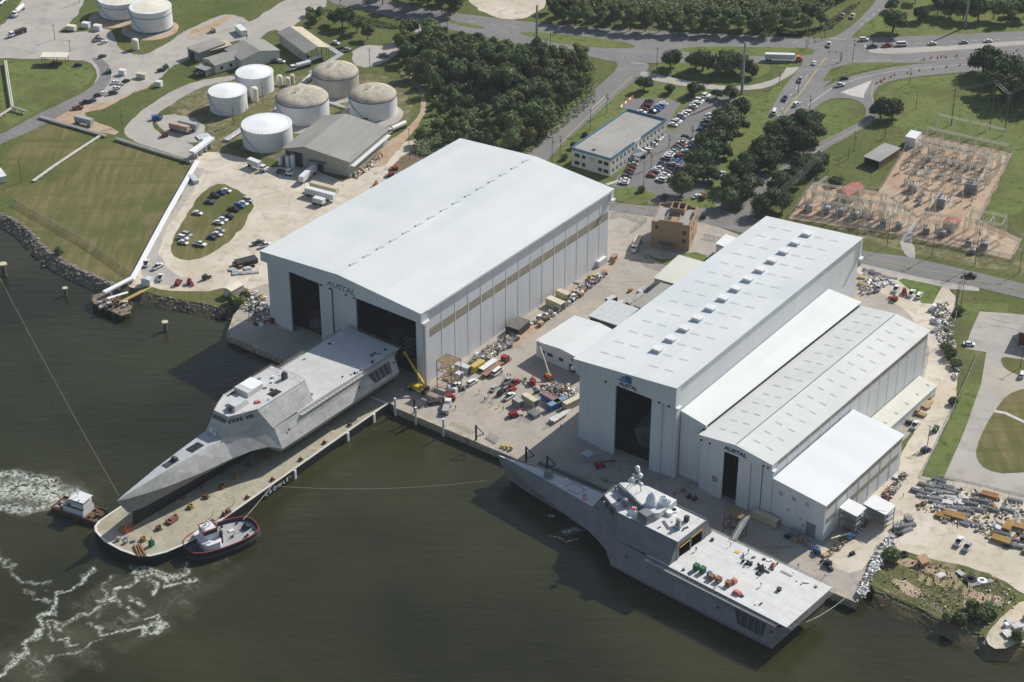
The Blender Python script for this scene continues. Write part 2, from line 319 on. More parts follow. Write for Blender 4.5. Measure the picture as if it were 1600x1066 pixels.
ground('container_pad', [(238, 185), (262, 178), (300, 182), (322, 200), (322, 222), (285, 224), (255, 210)], WORN, 3, 1.5, 1)
ground('gravel_yard', [(300, 250), (318, 238), (345, 238), (380, 248), (420, 262), (455, 262), (475, 250), (520, 282), (560, 278), (590, 255), (612, 238), (640, 215), (700, 225), (700, 300), (450, 480), (425, 440), (408, 448), (385, 456), (368, 440), (350, 452), (300, 456), (255, 455), (232, 448), (215, 452), (196, 446), (212, 418), (238, 380), (262, 345), (282, 310), (302, 275)], GRAVEL, 2, 1.2, 1)
ground('worn_lane', [(300, 260), (322, 265), (300, 300), (268, 350), (245, 392), (262, 425), (300, 440), (280, 450), (225, 440), (222, 410), (262, 345), (290, 295)], WORN, 3, 1.5, 1)
ground('grass_island', [(346, 285), (372, 296), (397, 316), (392, 335), (370, 368), (335, 395), (300, 408), (274, 404), (265, 390), (275, 363), (300, 322), (322, 296)], FIELD, 4, 1.2, 1)
ground('dirt_track', [(575, 262), (600, 225), (632, 205), (655, 180), (660, 158), (648, 132), (625, 113), (618, 106), (634, 112), (656, 130), (668, 152), (665, 178), (645, 208), (620, 235), (600, 262)], DIRT, 3, 1, 1)
ground('tank_bund', [(275, 150), (340, 125), (480, 118), (560, 115), (620, 120), (645, 160), (640, 190), (610, 205), (480, 250), (360, 250), (300, 215), (262, 180)], SCRUB, 1.2, 2, 1)
for cx, cy, r in ((235, 46, 15), (183, 27, 15), (582, 180, 15), (522, 144, 14), (470, 188, 15)):
    c = P(cx, cy); ground('tank_pad', None, DIRT if cx < 300 else WORN, 2.5, .8, 0, world=[(c.x+r*math.cos(a*PI/12), c.y+r*math.sin(a*PI/12)) for a in range(24)])
ground('dirt_track', [(300, 46), (330, 36), (358, 22), (366, 26), (340, 42), (310, 58), (290, 62)], DIRT, 3, 1, 1)
ground('red_soil', [(600, 270), (640, 235), (690, 232), (700, 245), (620, 290)], MUD, 2.7, 1, 1)
ground('sandy_clearing', [(720, -40), (735, 10), (775, 28), (812, 32), (835, 24), (860, 4), (860, -40)], GRAVEL, 2, 2, 1)
# car parks by the office
ground('car_park', [(955, 292), (985, 245), (1010, 215), (1013, 178), (972, 168), (985, 153), (1045, 155), (1068, 163), (1085, 152), (1105, 148), (1160, 155), (1150, 190), (1135, 240), (1100, 300), (1040, 322), (1012, 318), (1000, 302), (980, 297)], LOTASPH, 3, 0, 0)
ground('car_park_island', [(1040, 200), (1052, 182), (1062, 163), (1080, 158), (1070, 175), (1062, 198), (1050, 206)], LAWN, 5, 0, 1)
ground('car_park_island', [(985, 225), (1012, 210), (1020, 212), (998, 238), (985, 262), (972, 275), (965, 270)], LAWN, 5, 0, 1)
ground('walkway', None, KERB, 6, 0, 0, world=strip([tuple(p) for p in wpts([(1024, 211), (1002, 238), (985, 262), (975, 280), (948, 289)])], 1.8))
ground('car_park', [(1160, 292), (1185, 262), (1205, 272), (1180, 310), (1150, 330), (1110, 322), (1128, 302)], LOTASPH, 3, 0, 1)
ground('grass_verge', [(952, 296), (985, 292), (1010, 298), (1028, 306), (1020, 314), (990, 322), (958, 312)], LAWN, 5, 0, 1)
# street behind the hangars
ground('street', [(930, 305), (955, 316), (1010, 322), (1080, 325), (1120, 325), (1150, 334), (1230, 355), (1345, 392), (1420, 402), (1500, 420), (1660, 458), (1660, 482), (1520, 448), (1440, 434), (1345, 412), (1250, 385), (1150, 362), (1085, 345), (1000, 336), (930, 326)], ASPH, 4, 0, 0)
ground('street_verge', [(1345, 400), (1440, 424), (1530, 445), (1530, 455), (1480, 452), (1420, 438), (1345, 420)], WORN, 3, .5, 0)
ground('gravel_drive', [(1416, 405), (1405, 378), (1424, 348), (1436, 352), (1425, 372), (1432, 404)], WORN, 3, 1.2, 1)
ground('substation_yard', [(1430, 208), (1583, 240), (1530, 345), (1597, 374), (1582, 406), (1425, 372), (1400, 366), (1232, 342), (1270, 285), (1372, 300), (1400, 255)], DIRT, 2, .6, 0)
# shipyard concrete
ground('shipyard_yard', [(357, 523), (605, 627), (617, 635), (1337, 939), (1352, 900), (1360, 850), (1330, 800), (1400, 700), (1460, 640), (1480, 560), (1455, 500), (1345, 420), (1200, 385), (1110, 350), (1012, 338), (940, 326), (700, 300), (400, 430), (378, 475), (366, 492)], CONC, 2, 0, 0)
ground('gravel_yard', [(1345, 412), (1420, 432), (1475, 445), (1500, 470), (1468, 520), (1478, 560), (1497, 590), (1492, 640), (1468, 680), (1450, 725), (1438, 745), (1500, 752), (1580, 772), (1680, 800), (1680, 960), (1600, 930), (1562, 902), (1500, 885), (1445, 872), (1405, 858), (1372, 862), (1340, 900), (1292, 885), (1280, 850), (1420, 700), (1440, 640), (1450, 560), (1445, 510), (1340, 430)], GRAVEL, 3, 1, 1)
ground('grass_verge', [(1404, 438), (1412, 436), (1472, 448), (1466, 458), (1458, 475), (1440, 474), (1432, 462)], LAWN, 5, .5, 0)
ground('brick_yard_lawn', [(1003, 396), (1040, 408), (1078, 392), (1112, 402), (1092, 420), (1060, 420), (1010, 405)], LAWN, 4, .4, 1)
ground('brick_yard_paving', [(1080, 388), (1098, 360), (1145, 372), (1125, 400), (1100, 400)], WORN, 3.5, .3, 1)
ground('sand_strip', [(790, 545), (830, 510), (870, 470), (905, 440), (935, 425), (965, 400), (962, 412), (930, 445), (880, 480), (840, 515), (805, 548)], DIRT, 3.3, 1.3, 1)
# right-hand roads and lawns
ground('grass_bank', [(1440, 744), (1452, 715), (1475, 675), (1500, 625), (1510, 590), (1490, 560), (1478, 530), (1500, 475), (1575, 475), (1575, 490), (1530, 486), (1515, 545), (1540, 552), (1535, 600), (1512, 660), (1475, 745), (1460, 748)], LAWN, 4, 0, 0)
ground('lane', [(1531, 487), (1575, 490), (1660, 498), (1660, 800), (1600, 778), (1540, 762), (1474, 748), (1500, 690), (1512, 660), (1533, 600), (1541, 551), (1508, 545), (1517, 518)], WORN, 5, 0, 0)
ground('lawn', [(1660, 600), (1600, 607), (1572, 618), (1556, 640), (1540, 665), (1525, 700), (1526, 718), (1540, 735), (1575, 742), (1660, 730)], FIELD, 7, 0, 1)
ground('lawn', [(1562, 560), (1575, 558), (1660, 575), (1660, 600), (1600, 590), (1570, 578)], FIELD, 7, 0, 1)
ground('walkway', None, KERB, 9, 0, 0, world=strip([tuple(p) for p in wpts([(1552, 643), (1570, 646), (1600, 660), (1660, 690)])], 1.6))
ground('scrap_lot', [(1350, 905), (1368, 880), (1392, 862), (1440, 870), (1500, 884), (1560, 902), (1592, 935), (1560, 965), (1535, 990), (1490, 974), (1440, 952), (1390, 930), (1360, 918)], SCRUB, 5, 1.5, 1)
for i, px in enumerate(([(1400, 872), (1450, 880), (1500, 895), (1490, 905), (1440, 895), (1405, 885)], [(1500, 930), (1540, 925), (1580, 940), (1550, 962), (1510, 955)], [(1385, 905), (1430, 915), (1450, 935), (1410, 930)])): ground('bare_dirt', px, DIRT, 6+i*.2, 1.6, 1)
ground('dirt_lot', [(1545, 985), (1570, 960), (1600, 935), (1660, 940), (1660, 1010), (1600, 1003), (1560, 1018), (1540, 1005)], GRAVEL, 6, .5, 1)
# shoreline south of the field: bank of loose stone
def bank(px, count, label, seed, amp=3, zz=(-.3, 2.9), rs=(.5, 1.5)):
    r = random.Random(seed); pts = wpts(px); mb = MB()
    pts = [Vector(q) for q in pts]; seg = list(zip(pts[:-1], pts[1:])); tot = sum((b-a).length for a, b in seg)
    for a, b in seg:
        for k in range(int(count*(b-a).length/tot)):
            d = (b-a).normalized(); nn = Vector((d.y, -d.x)); q = r.random()
            p = a.lerp(b, r.random())+nn*(q*4.4-.7+r.uniform(-.5, .5)); z = zz[1]*(1-q)+zz[0]*q+.25
            s = r.uniform(*rs); a0 = r.uniform(0, 6.3)
            vs = []
            for zz_, k2 in ((0, 1), (s*.6, .7)):
                for i in range(5):
                    t_ = a0+i*1.257+r.uniform(-.3, .3); rr = s*k2*r.uniform(.7, 1.1); vs.append((p.x+rr*math.cos(t_), p.y+rr*math.sin(t_), z-.3+zz_+r.uniform(-.15, .15)))
            mb.add(vs, [tuple(range(5, 10))]+[(i, (i+1) % 5, (i+1) % 5+5, i+5) for i in range(5)])
    return mb.obj('riprap', ROCK, kind='stuff', label=label, category='rocks')
bank(SHORE[1:11], 2100, 'grey brown boulders lining the river bank below the mown field', 1)
bank(SHORE[11:18], 420, 'loose stones along the small bay beside the pipeline jetty', 2, rs=(.35, 1))
bank(SHORE2[:9], 300, 'stones and debris along the grassy bank of the scrap lot', 3, rs=(.3, .9))
# sloping soil under the stones
for lst in (SHORE[:18], SHORE2):
    pts = [Vector(q) for q in rough_edge([tuple(v) for v in wpts(lst)], .01, 4)][:-int((wpts(lst)[-1]-wpts(lst)[0]).length/4+1)]; rows_ = []
    for i, p in enumerate(pts):
        d = (pts[min(len(pts)-1, i+3)]-pts[max(0, i-3)]).normalized(); nn = Vector((d.y, -d.x)); k = 1+noise.noise(Vector((p.x*.3, p.y*.3, 1)))*.5
        rows_.append([(p.x-nn.x*.8, p.y-nn.y*.8, GZ+.04), (p.x+nn.x*1.2*k, p.y+nn.y*1.2*k, GZ-.7*k), (p.x+nn.x*3.2*k, p.y+nn.y*3.2*k, 1.0), (p.x+nn.x*5.5*k, p.y+nn.y*5.5*k, -.6)])
    mb = MB(); n4 = len(rows_); mb.add([v for r_ in rows_ for v in r_], [(j*4+i, j*4+i+1, (j+1)*4+i+1, (j+1)*4+i) for j in range(n4-1) for i in range(3)])
    mb.obj('river_bank', mat('bank_earth', (.17, .125, .075), .95, col2=(.12, .11, .05), scale=.25, bump=.5), kind='structure')
# quay walls with a cap beam
def quay(px, name):
    pts = wpts(px); mb = MB()
    for a, b in zip(pts[:-1], pts[1:]):
        d = (b-a).normalized(); nn = Vector((d.y, -d.x)); c = (a+b)/2; yaw = math.atan2(d.y, d.x); L_ = (b-a).length
        mb.box((c.x+nn.x*.1, c.y+nn.y*.1, 1.5), (L_+.5, 1.3, 1.62), yaw)
        mb.box((c.x, c.y, -2), (L_+.4, .9, 4), yaw)
        k = int(L_/3)
        for i in range(k+1):
            q = a.lerp(b, (i+.5)/(k+1)); mb.cyl((q.x+nn.x*.8, q.y+nn.y*.8, -2), (q.x+nn.x*.8, q.y+nn.y*.8, 2.4), .22, n=6)
    return mb.obj(name, QUAYC, kind='structure')
quay([(368, 492), (357, 523), (605, 627)], 'quay'); quay(MAINQ, 'quay')
# road markings
def dash(px, wd, m, ln=None, gap=0, z=.2):
    pts = [P(*p) for p in px]; mb = MB()
    if ln is None: strip_mesh(mb, pts, wd, GZ+z)
    else:
        for a, b in zip(pts[:-1], pts[1:]):
            L_ = (b-a).length; t_ = 0
            while t_ < L_: strip_mesh(mb, [a.lerp(b, t_/L_), a.lerp(b, min(1, (t_+ln)/L_))], wd, GZ+z); t_ += ln+gap
    return mb
mb = MB()
for px, wd, ln, gap in (([(1030, 60), (1200, 66), (1325, 72), (1450, 68), (1600, 60)], .45, 3, 9), ([(600, 10), (700, 30), (800, 42), (1000, 58)], .3, 3, 9), ([(1300, 95), (1400, 96), (1500, 92), (1600, 85)], .5, 3, 6), ([(1262, 165), (1300, 138), (1345, 122), (1400, 111), (1500, 102), (1600, 91)], .4, None, 0),
                        ([(1330, 150), (1352, 156), (1364, 172), (1356, 190), (1325, 208), (1280, 231), (1240, 262)], .01, None, 0), ([(1345, 40), (1375, 15)], .4, 3, 5), ([(1296, 61), (1322, 62)], .6, None, 0), ([(985, 99), (1012, 101)], .6, None, 0), ([(1352, 70), (1352, 78)], .7, None, 0),
                        ([(1215, 182), (1235, 150), (1262, 118)], .35, 3, 5), ([(945, 152), (925, 170)], .4, None, 0), ([(1540, 497), (1600, 508)], .25, None, 0), ([(1536, 505), (1600, 517)], .25, None, 0)):
    o = dash(px, wd, None, ln, gap, .22); mb.add(o.v, o.f)
mb.cur = 1
for px, wd in (([(990, 118), (930, 172), (870, 230)], .35), ([(1290, 90), (1255, 140), (1222, 182)], .5), ([(1363, 135), (1362, 150), (1367, 170), (1360, 190), (1325, 209), (1280, 232), (1225, 285), (1160, 345)], .35), ([(940, 316), (1080, 336), (1150, 350), (1345, 402), (1500, 434), (1600, 455)], .3)):
    o = dash(px, wd, None, None, 0, .22); mb.add(o.v, o.f); mb.mi = mb.mi[:len(mb.mi)-len(o.f)]+[1]*len(o.f)
mb.obj('road_markings', [PAINTW, PAINTY], kind='structure')
# office car park bay lines
mb = MB()
for (a, b, n_, ln) in (((1010, 262), (1060, 215), 16, 5), ((1066, 208), (1108, 152), 24, 5), ((1035, 285), (1085, 222), 18, 5)):
    A, B = P(*a), P(*b); d = (B-A).normalized(); nn = Vector((-d.y, d.x, 0))
    for i in range(n_+1):
        p = A.lerp(B, i/n_); strip_mesh(mb, [p-nn*ln, p+nn*ln], .15, GZ+.16)
mb.obj('bay_lines', mat('worn_line', (.3, .3, .29), .8), kind='structure')
# ================================================================ BUILDINGS
CLAD = mat('white_cladding', (.62, .64, .665), .55, col2=(.68, .695, .715), scale=.25, stretch=(1, 1, .08), seams=None, layers=((1.2, (.5, .51, .53), .55, .8, (2, 2, .04)),))
CLADF = mat('pale_door_cladding', (.6, .62, .65), .5, col2=(.66, .68, .7), scale=.5, stretch=(2.5, 2.5, .05), layers=((.2, (.54, .56, .59), .55, .8),))
ROOFW = mat('white_metal_roof', (.63, .655, .66), .5, col2=(.67, .69, .69), scale=.05, detail=8, layers=((.02, (.58, .625, .645), .5, .7), (.4, (.6, .63, .64), .56, .8, (1, .06, 1, 0))), seams=(.05, 6.0, 24, 0, .965))
ROOFC = mat('cream_metal_roof', (.56, .56, .49), .6, col2=(.6, .6, .53), scale=.06, detail=8, layers=((.3, (.5, .5, .44), .55, .8, (1, .1, 1, 0)),), seams=(.06, 5.2, 11, 0, .9))
ROOFL = mat('light_grey_roof', (.57, .585, .58), .6, col2=(.63, .64, .63), scale=.05, detail=8, layers=((.25, (.52, .53, .52), .55, .8, (1, .12, 1, 0)),), seams=(.07, 7.15, 10, 0, .88))
ROOFG = mat('grey_sheet_roof', (.27, .26, .24), .7, col2=(.32, .31, .29), scale=.06, detail=8, layers=((.5, (.23, .22, .2), .52, .8, (1, .08, 1, 0)),), seams=(.04, 1.2, 60, 0, .9))
ROOFT = mat('tan_sheet_roof', (.5, .44, .33), .7, var=.1, scale=.2); ROOFR = mat('red_tile_roof', (.36, .13, .11), .8, var=.15, scale=.5)
BAND = mat('beige_band', (.33, .29, .225), .7, var=.06, scale=.3); TRIM = mat('white_trim', (.68, .69, .7), .5, var=.04, scale=.5)
INNER = mat('interior_shade', (.016, .018, .022), .8, var=.25, scale=.2); SEAMD = mat('dark_joint', (.12, .13, .16), .8); SKYL = mat('roof_light_panel', (.36, .38, .38), .4, var=.12, scale=.6); SKYP = mat('pale_roof_light', (.5, .53, .545), .5, var=.08, scale=.6)  # INNER: the shade inside hangars and openings, put into a near-black colour
BLUEG = mat('sign_blue_grey', (.22, .27, .32), .6); NAVY = mat('sign_navy', (.035, .05, .08), .6); SBLUE = mat('swoosh_blue', (.04, .14, .32), .5)
GLASS = mat('window_glass', (.03, .04, .05), .15, spec=.6, var=.3, scale=.8); DARK = mat('dark_metal', (.04, .04, .045), .6, var=.3, scale=.5)
STEEL = mat('steel', (.3, .31, .32), .5, .3, var=.15, scale=.5); RUST = mat('rusty_steel', (.13, .06, .035), .85, col2=(.22, .11, .06), scale=.6)
BRICK = mat('tan_brick', (.33, .22, .14), .85, col2=(.4, .28, .185), scale=.4, detail=8, layers=((.15, (.25, .15, .085), .55, .75),), seams=(.06, .9, .3, 0, .85, .5))
STUCCO = mat('cream_stucco', (.5, .5, .47), .8, col2=(.56, .56, .53), scale=.3, layers=((.6, (.44, .43, .4), .55, .8, (1, 1, .2)),)); FASC = mat('blue_fascia', (.1, .2, .28), .5, var=.08, scale=.4)
ROOFO = mat('membrane_roof', (.3, .29, .27), .85, col2=(.36, .35, .33), scale=.05, detail=8, layers=((.3, (.26, .25, .235), .55, .75),), seams=(.08, 9, 12, 0, .88))
TANKW = mat('tank_white', (.66, .67, .69), .45, col2=(.7, .71, .73), scale=.2, stretch=(1, 1, .2), layers=((.7, (.55, .55, .54), .6, .85, (1, 1, .12)),)); TANKR = mat('tank_roof_white', (.74, .75, .76), .6, col2=(.79, .8, .8), scale=.3, layers=((.15, (.66, .66, .64), .56, .75),))
TANKC = mat('tank_roof_cream', (.68, .64, .53), .7, var=.07, scale=.3); DOME = mat('weathered_dome', (.36, .32, .26), .7, col2=(.56, .49, .38), scale=.14, detail=6, contrast=(.42, .58), layers=((.6, (.3, .28, .25), .55, .75),))
GALV = mat('galvanised_wall', (.36, .34, .3), .5, col2=(.44, .42, .38), scale=.2, stretch=(1, 1, .2)); TBLUE = mat('tank_blue_stripe', (.08, .16, .27), .5)
def wall(mb, a, b, z0, z1, th=.4, holes=()):
    """wall from a to b (x, y) with rectangular openings (s0, s1, zb, zt)"""
    a, b = Vector(a), Vector(b); L_ = (b-a).length; d = (b-a)/L_; yaw = math.atan2(d.y, d.x)
    xs = sorted({0, L_} | {h[0] for h in holes} | {h[1] for h in holes})
    for s0, s1 in zip(xs[:-1], xs[1:]):
        if s1-s0 < 1e-4: continue
        hs = sorted([(h[2], h[3]) for h in holes if h[0] <= s0+1e-4 and h[1] >= s1-1e-4]); z = z0
        c = a+d*(s0+s1)/2
        for hb, ht in hs:
            if hb > z+1e-3: mb.box((c.x, c.y, z), (s1-s0, th, hb-z), yaw)
            z = ht
        if z < z1-1e-3: mb.box((c.x, c.y, z), (s1-s0, th, z1-z), yaw)
def gable(mb, x0, x1, y0, y1, ze, zr, xr=None, th=.35, axis='y', ze2=None):
    """roof slab with its ridge along y (axis='y') or x"""
    ze2 = ze if ze2 is None else ze2
    if axis == 'y':
        xr = (x0+x1)/2 if xr is None else xr; f = lambda a, y, z: (a, y, z); A = [(x0, ze), (xr, zr), (x1, ze2)]; r = (y0, y1)
    else:
        xr = (y0+y1)/2 if xr is None else xr; f = lambda a, y, z: (y, a, z); A = [(y0, ze), (xr, zr), (y1, ze2)]; r = (x0, x1)
    vs = [f(a, r[0], z) for a, z in A]+[f(a, r[1], z) for a, z in A]+[f(a, r[0], z-th) for a, z in A]+[f(a, r[1], z-th) for a, z in A]
    mb.add(vs, [(0, 1, 4, 3), (1, 2, 5, 4), (6, 9, 10, 7), (7, 10, 11, 8), (0, 6, 7, 1), (1, 7, 8, 2), (3, 4, 10, 9), (4, 5, 11, 10), (0, 3, 9, 6), (2, 8, 11, 5)])
def gable_end(mb, x0, x1, y0, y1, z0, ze, zr, xr=None, ze2=None):
    xr = (x0+x1)/2 if xr is None else xr; ze2 = ze if ze2 is None else ze2
    vs = [(x, y, z) for y in (y0, y1) for x, z in ((x0, z0), (x1, z0), (x1, ze2), (xr, zr), (x0, ze))]
    mb.add(vs, [(0, 1, 2, 3, 4), (9, 8, 7, 6, 5), (0, 5, 6, 1), (1, 6, 7, 2), (2, 7, 8, 3), (3, 8, 9, 4), (4, 9, 5, 0)])
def part(name, m, parent, fn, **k):
    mb = MB(); fn(mb); return mb.obj(name, m, parent, **k)
def hang(name, label, O, yaw): return thing(name, label, 'hangar', (O[0], O[1], GZ+.06), -math.radians(yaw))
# ---------- big two-door hangar
H1 = hang('ship_hangar', 'largest white hangar with two tall open doorways and a ridge lined with small vents', (-96.3, 665.7), 36.75)
EH, RH = 32.0, 35.0
def f(mb):
    wall(mb, (.6, 2.2), (.6, 122), 0, EH-.3, .5); wall(mb, (78.6, 2.2), (78.6, 122), 0, EH-.3, .5)
    wall(mb, (.9, 121.7), (78.3, 121.7), 0, EH-.3, .5)
part('wall', CLAD, H1, f)
part('lining', INNER, H1, lambda mb: (wall(mb, (1.2, 3), (1.2, 121), 0.05, EH-1, .3), wall(mb, (78, 3), (78, 121), 0.05, EH-1, .3), wall(mb, (1.4, 120.9), (77.8, 120.9), 0.05, EH-1, .3), mb.box((39.6, 62, 0.03), (76, 116, .06))))  # added dark skin on walls and floor, painted shade of the hangar interior
part('roof', ROOFW, H1, lambda mb: gable(mb, -.7, 79.9, -1.9, 124.4, EH+.25, RH+.3))
part('door_header', CLADF, H1, lambda mb: gable_end(mb, -.6, 79.8, -1.8, 1.9, 28, EH-.12, RH-.08))
part('rear_header', CLADF, H1, lambda mb: gable_end(mb, -.6, 79.8, 121.98, 124.3, 27.5, EH-.12, RH-.08))
for a, b, y in ((.9, 5.6, .2), (5.7, 12.8, -.5), (28.4, 34.3, -.4), (34.9, 39.7, .1), (40.3, 46.9, -.6), (76, 79, -.3)):
    part('sliding_door', CLADF, H1, lambda mb: mb.box(((a+b)/2, y+.3, 0), (b-a, .7, 27.99)))
part('corner_column', TRIM, H1, lambda mb: mb.box((79.4, 1.6, 0), (.9, 2.2, 27.99)))
part('gap_panel', SEAMD, H1, lambda mb: (mb.box((34.6, 1.2, 0), (.8, .3, 27.9)), mb.box((40, 1.2, 0), (.8, .3, 27.9))))
part('band', BAND, H1, lambda mb: mb.box((78.82, 62.4, 19), (.12, 118.4, 3.6)))
for y, d_ in ((.3, 3.6), (123, 2.6)): part('gutter_end', TRIM, H1, lambda mb: mb.box((80.1, y, 27.3), (1.4, d_, .8)))
for i in range(15):
    part('pilaster', TRIM, H1, lambda mb: mb.box((78.79, 3.4+i*8.02, 0), (.3, .4, EH-.2)))
part('eaves_gutter', TRIM, H1, lambda mb: mb.box((79.75, 61.5, EH-.5), (.5, 119, .5)))
for i in range(15):
    y = 6.2+i*7.88
    part('ridge_vent', DARK, H1, lambda mb: (mb.cyl((38.7, y, RH+.25), (38.7, y, RH+.6), .28, .25, 8), mb.path([(38.9, y+.2, RH+.42), (39.1, y+1.8, RH+.6), (39.6, y+3.4, RH+.4)], .06, 5)))
for x in (17, 21.5, 31, 35.5, 43.5, 47.5, 60, 64):
    part('flood_light', DARK, H1, lambda mb: mb.box((x, -2.1, 27.7), (.8, .5, .5)))
letters('lettering', 'AUSTAL', 14.2, 2.5, BLUEG, H1, (40.6, -1.83, 28.75), (PI/2, 0, 0), off=.035, slant=.2)
for i, (x, y, h) in enumerate(((20, 6, 4), (17, 9, 6), (24, 14, 8), (56, 8, 5), (62, 12, 9), (70, 7, 4), (52, 16, 6))):
    s = MB(); 
    for dx in (-2, 2):
        for dy in (-1.5, 1.5): s.cyl((x+dx, y+dy, .1), (x+dx, y+dy, h), .12, n=5)
    for z in range(2, h+1, 2): s.box((x, y, z), (4.3, 3.3, .15))
    t = s.obj('scaffold_tower', RUST if i % 2 else STEEL); M_ = H1.matrix_world.copy()
    t.matrix_basis = Matrix.Translation(H1.location) @ Matrix.Rotation(H1.rotation_euler.z, 4, 'Z')
    tag(t, ['low steel scaffold just inside the left hangar doorway', 'rusty scaffold deep in the left hangar doorway, near its left jamb', 'tall scaffold in the middle of the left hangar bay', 'rusty low scaffold behind the wide hangar doorway', 'tallest scaffold inside the wide hangar bay', 'low rusty scaffold by the right jamb of the wide hangar doorway', 'steel scaffold far back behind the wide hangar doorway'][i], 'scaffold', 'scaffolds inside the big hangar')
# ---------- second hangar
H2 = hang('assembly_hangar', 'tall white hangar with one dark doorway, blue emblem and box vents on its roof', (22.7, 583.6), 36.6)
def mono(mb, x0, x1, y0, y1, za, zb, th=.4):
    vs = [(x0, y0, za), (x1, y0, zb), (x1, y1, zb), (x0, y1, za)]; vs += [(x, y, z-th) for x, y, z in vs]
    mb.add(vs, [(0, 1, 2, 3), (7, 6, 5, 4), (0, 4, 5, 1), (1, 5, 6, 2), (2, 6, 7, 3), (3, 7, 4, 0)])
def trap(mb, x0, x1, y0, y1, z0, za, zb):
    vs = [(x, y, z) for y in (y0, y1) for x, z in ((x0, z0), (x1, z0), (x1, zb), (x0, za))]
    mb.add(vs, [(0, 1, 2, 3), (7, 6, 5, 4), (0, 4, 5, 1), (1, 5, 6, 2), (2, 6, 7, 3), (3, 7, 4, 0)])
LA, LB = 34.0, 38.0
part('wall', CLAD, H2, lambda mb: (wall(mb, (.8, 1.5), (.8, 131), 0, LA-.35, .5), wall(mb, (41.6, 1.5), (41.6, 131), 0, LB-.5, .5), wall(mb, (1.1, 130.6), (41.3, 130.6), 0, LA-.3, .5)))
part('lining', INNER, H2, lambda mb: (wall(mb, (1.3, 3), (1.3, 130), .05, LA-1.5, .3), wall(mb, (41.1, 3), (41.1, 130), .05, LA-1.5, .3), wall(mb, (1.5, 129.9), (40.9, 129.9), .05, LA-1.5, .3), mb.box((21.2, 66, .03), (39, 126, .06))))  # interior shade again painted on as a near-black skin
part('roof', ROOFW, H2, lambda mb: mono(mb, -.3, 42.6, -1.7, 132.3, LA+.2, LB+.2))
part('door_header', CLADF, H2, lambda mb: trap(mb, -.2, 42.5, -1.6, 1.3, 30, LA-.25, LB-.25))
part('rear_header', CLADF, H2, lambda mb: trap(mb, -.2, 42.5, 130.9, 132.2, 29, LA-.25, LB-.25))
for a, b, y in ((1.6, 5.5, .4), (5.6, 11.4, .1), (11.5, 17.3, -.7), (32.3, 36.6, -.7), (36.7, 41.3, -.1)):
    part('sliding_door', CLADF, H2, lambda mb: mb.box(((a+b)/2, y+.3, 0), (b-a, .7, 29.99)))
part('corner_column', TRIM, H2, lambda mb: mb.box((41.9, .6, 0), (.8, 1.8, 29.99)))
for x, y in ((42.9, -.4), (-.6, -.4), (43, 131)): part('gutter_end', TRIM, H2, lambda mb: mb.box((x, y, 29.2), (1.5, 2.4, .9)))
for i in range(13):
    y = 17.6+i*8.9; z = LA+.2+4*(22.6/42.6)
    v = part('roof_vent', TRIM, H2, lambda mb: (mb.box((22.4, y, z), (3.1, 3.0, 1.05)), mb.box((22.4, y, z+1.05), (3.9, 3.3, .16))))
    part('vent_louvre', SEAMD, v, lambda mb: mb.box((20.78, y, z+.2), (.06, 2.6, .7)))
for i in range(14):
    for k, x in enumerate((7.2, 13.6, 27.4, 33.8)):
        y = 7.2+i*9+.1*k; z = LA+.22+4*((x+.3)/42.9)
        part('roof_light', SKYP, H2, lambda mb: trapq(mb, x, y, z)) if False else part('roof_light', SKYP, H2, lambda mb: mb.quad((x-1.9, y-.4, z-.17+.03), (x+1.9, y-.4, z+.18+.03), (x+1.9, y+.4, z+.18+.03), (x-1.9, y+.4, z-.17+.03)))
for x in (13.8, 21.5, 36, 40): part('flood_light', DARK, H2, lambda mb: mb.box((x, -1.9, 29.7), (.8, .5, .5)))
letters('lettering', 'AUSTAL', 7.6, 1.6, NAVY, H2, (22.9, -1.63, 30.75), (PI/2, 0, 0), off=.035, slant=.15)
def f(mb):
    for x0, x1, z0, z1 in ((0, 6.2, 0, 1.1), (1.2, 6.2, 1.3, 2.1), (3, 6.2, 2.3, 2.9)):
        mb.add([(18.2+x0, -1.68, 32.7+z0), (18.2+x1, -1.68, 32.7+z0*.6), (18.2+x1, -1.68, 32.7+z1*.9), (18.2+x0+1.6, -1.68, 32.7+z0+.75)], [(0, 1, 2, 3)])
part('emblem', SBLUE, H2, f)
def f(mb):
    mb.add([(21, 6, 9), (33, 9, 14), (33, 30, 22), (24, 30, 18), (23, 7, 2), (33, 10, 1), (33, 30, .1), (24, 30, .1)], [(0, 1, 2, 3), (0, 4, 5, 1), (1, 5, 6, 2), (0, 3, 7, 4), (3, 2, 6, 7)])
hs = MB(); f(hs); hs = hs.obj('hull_block', mat('hull_block_grey', (.1, .105, .115), .6, var=.25, scale=.3), loc=H2.location, rot=H2.rotation_euler.z); tag(hs, 'grey angular hull block standing inside the tall hangar doorway', 'hull block')
# ---------- lean-to between the two sheds
LO = thing('link_building', 'windowless white lean-to with a smooth white roof wedged between two hangars', 'building', (22.7, 583.6, GZ+.05), -math.radians(36.6))
part('wall', CLAD, LO, lambda mb: trap(mb, 42.3, 52.6, 2.8, 3.3, 0, 26.2, 24.2))
part('roof', ROOFW, LO, lambda mb: mb.add([(42.1, 2.6, 26.8), (52.4, 2.6, 24.6), (55.4, 109.4, 24.6), (42.1, 107.4, 26.8), (42.1, 2.6, 26.4), (52.4, 2.6, 24.2), (55.4, 109.4, 24.2), (42.1, 107.4, 26.4)], [(0, 1, 2, 3), (7, 6, 5, 4), (0, 4, 5, 1), (1, 5, 6, 2), (2, 6, 7, 3), (3, 7, 4, 0)]))
part('rear_wall', CLAD, LO, lambda mb: wall(mb, (42.3, 107), (54.6, 108.6), 0, 24.3, .4))
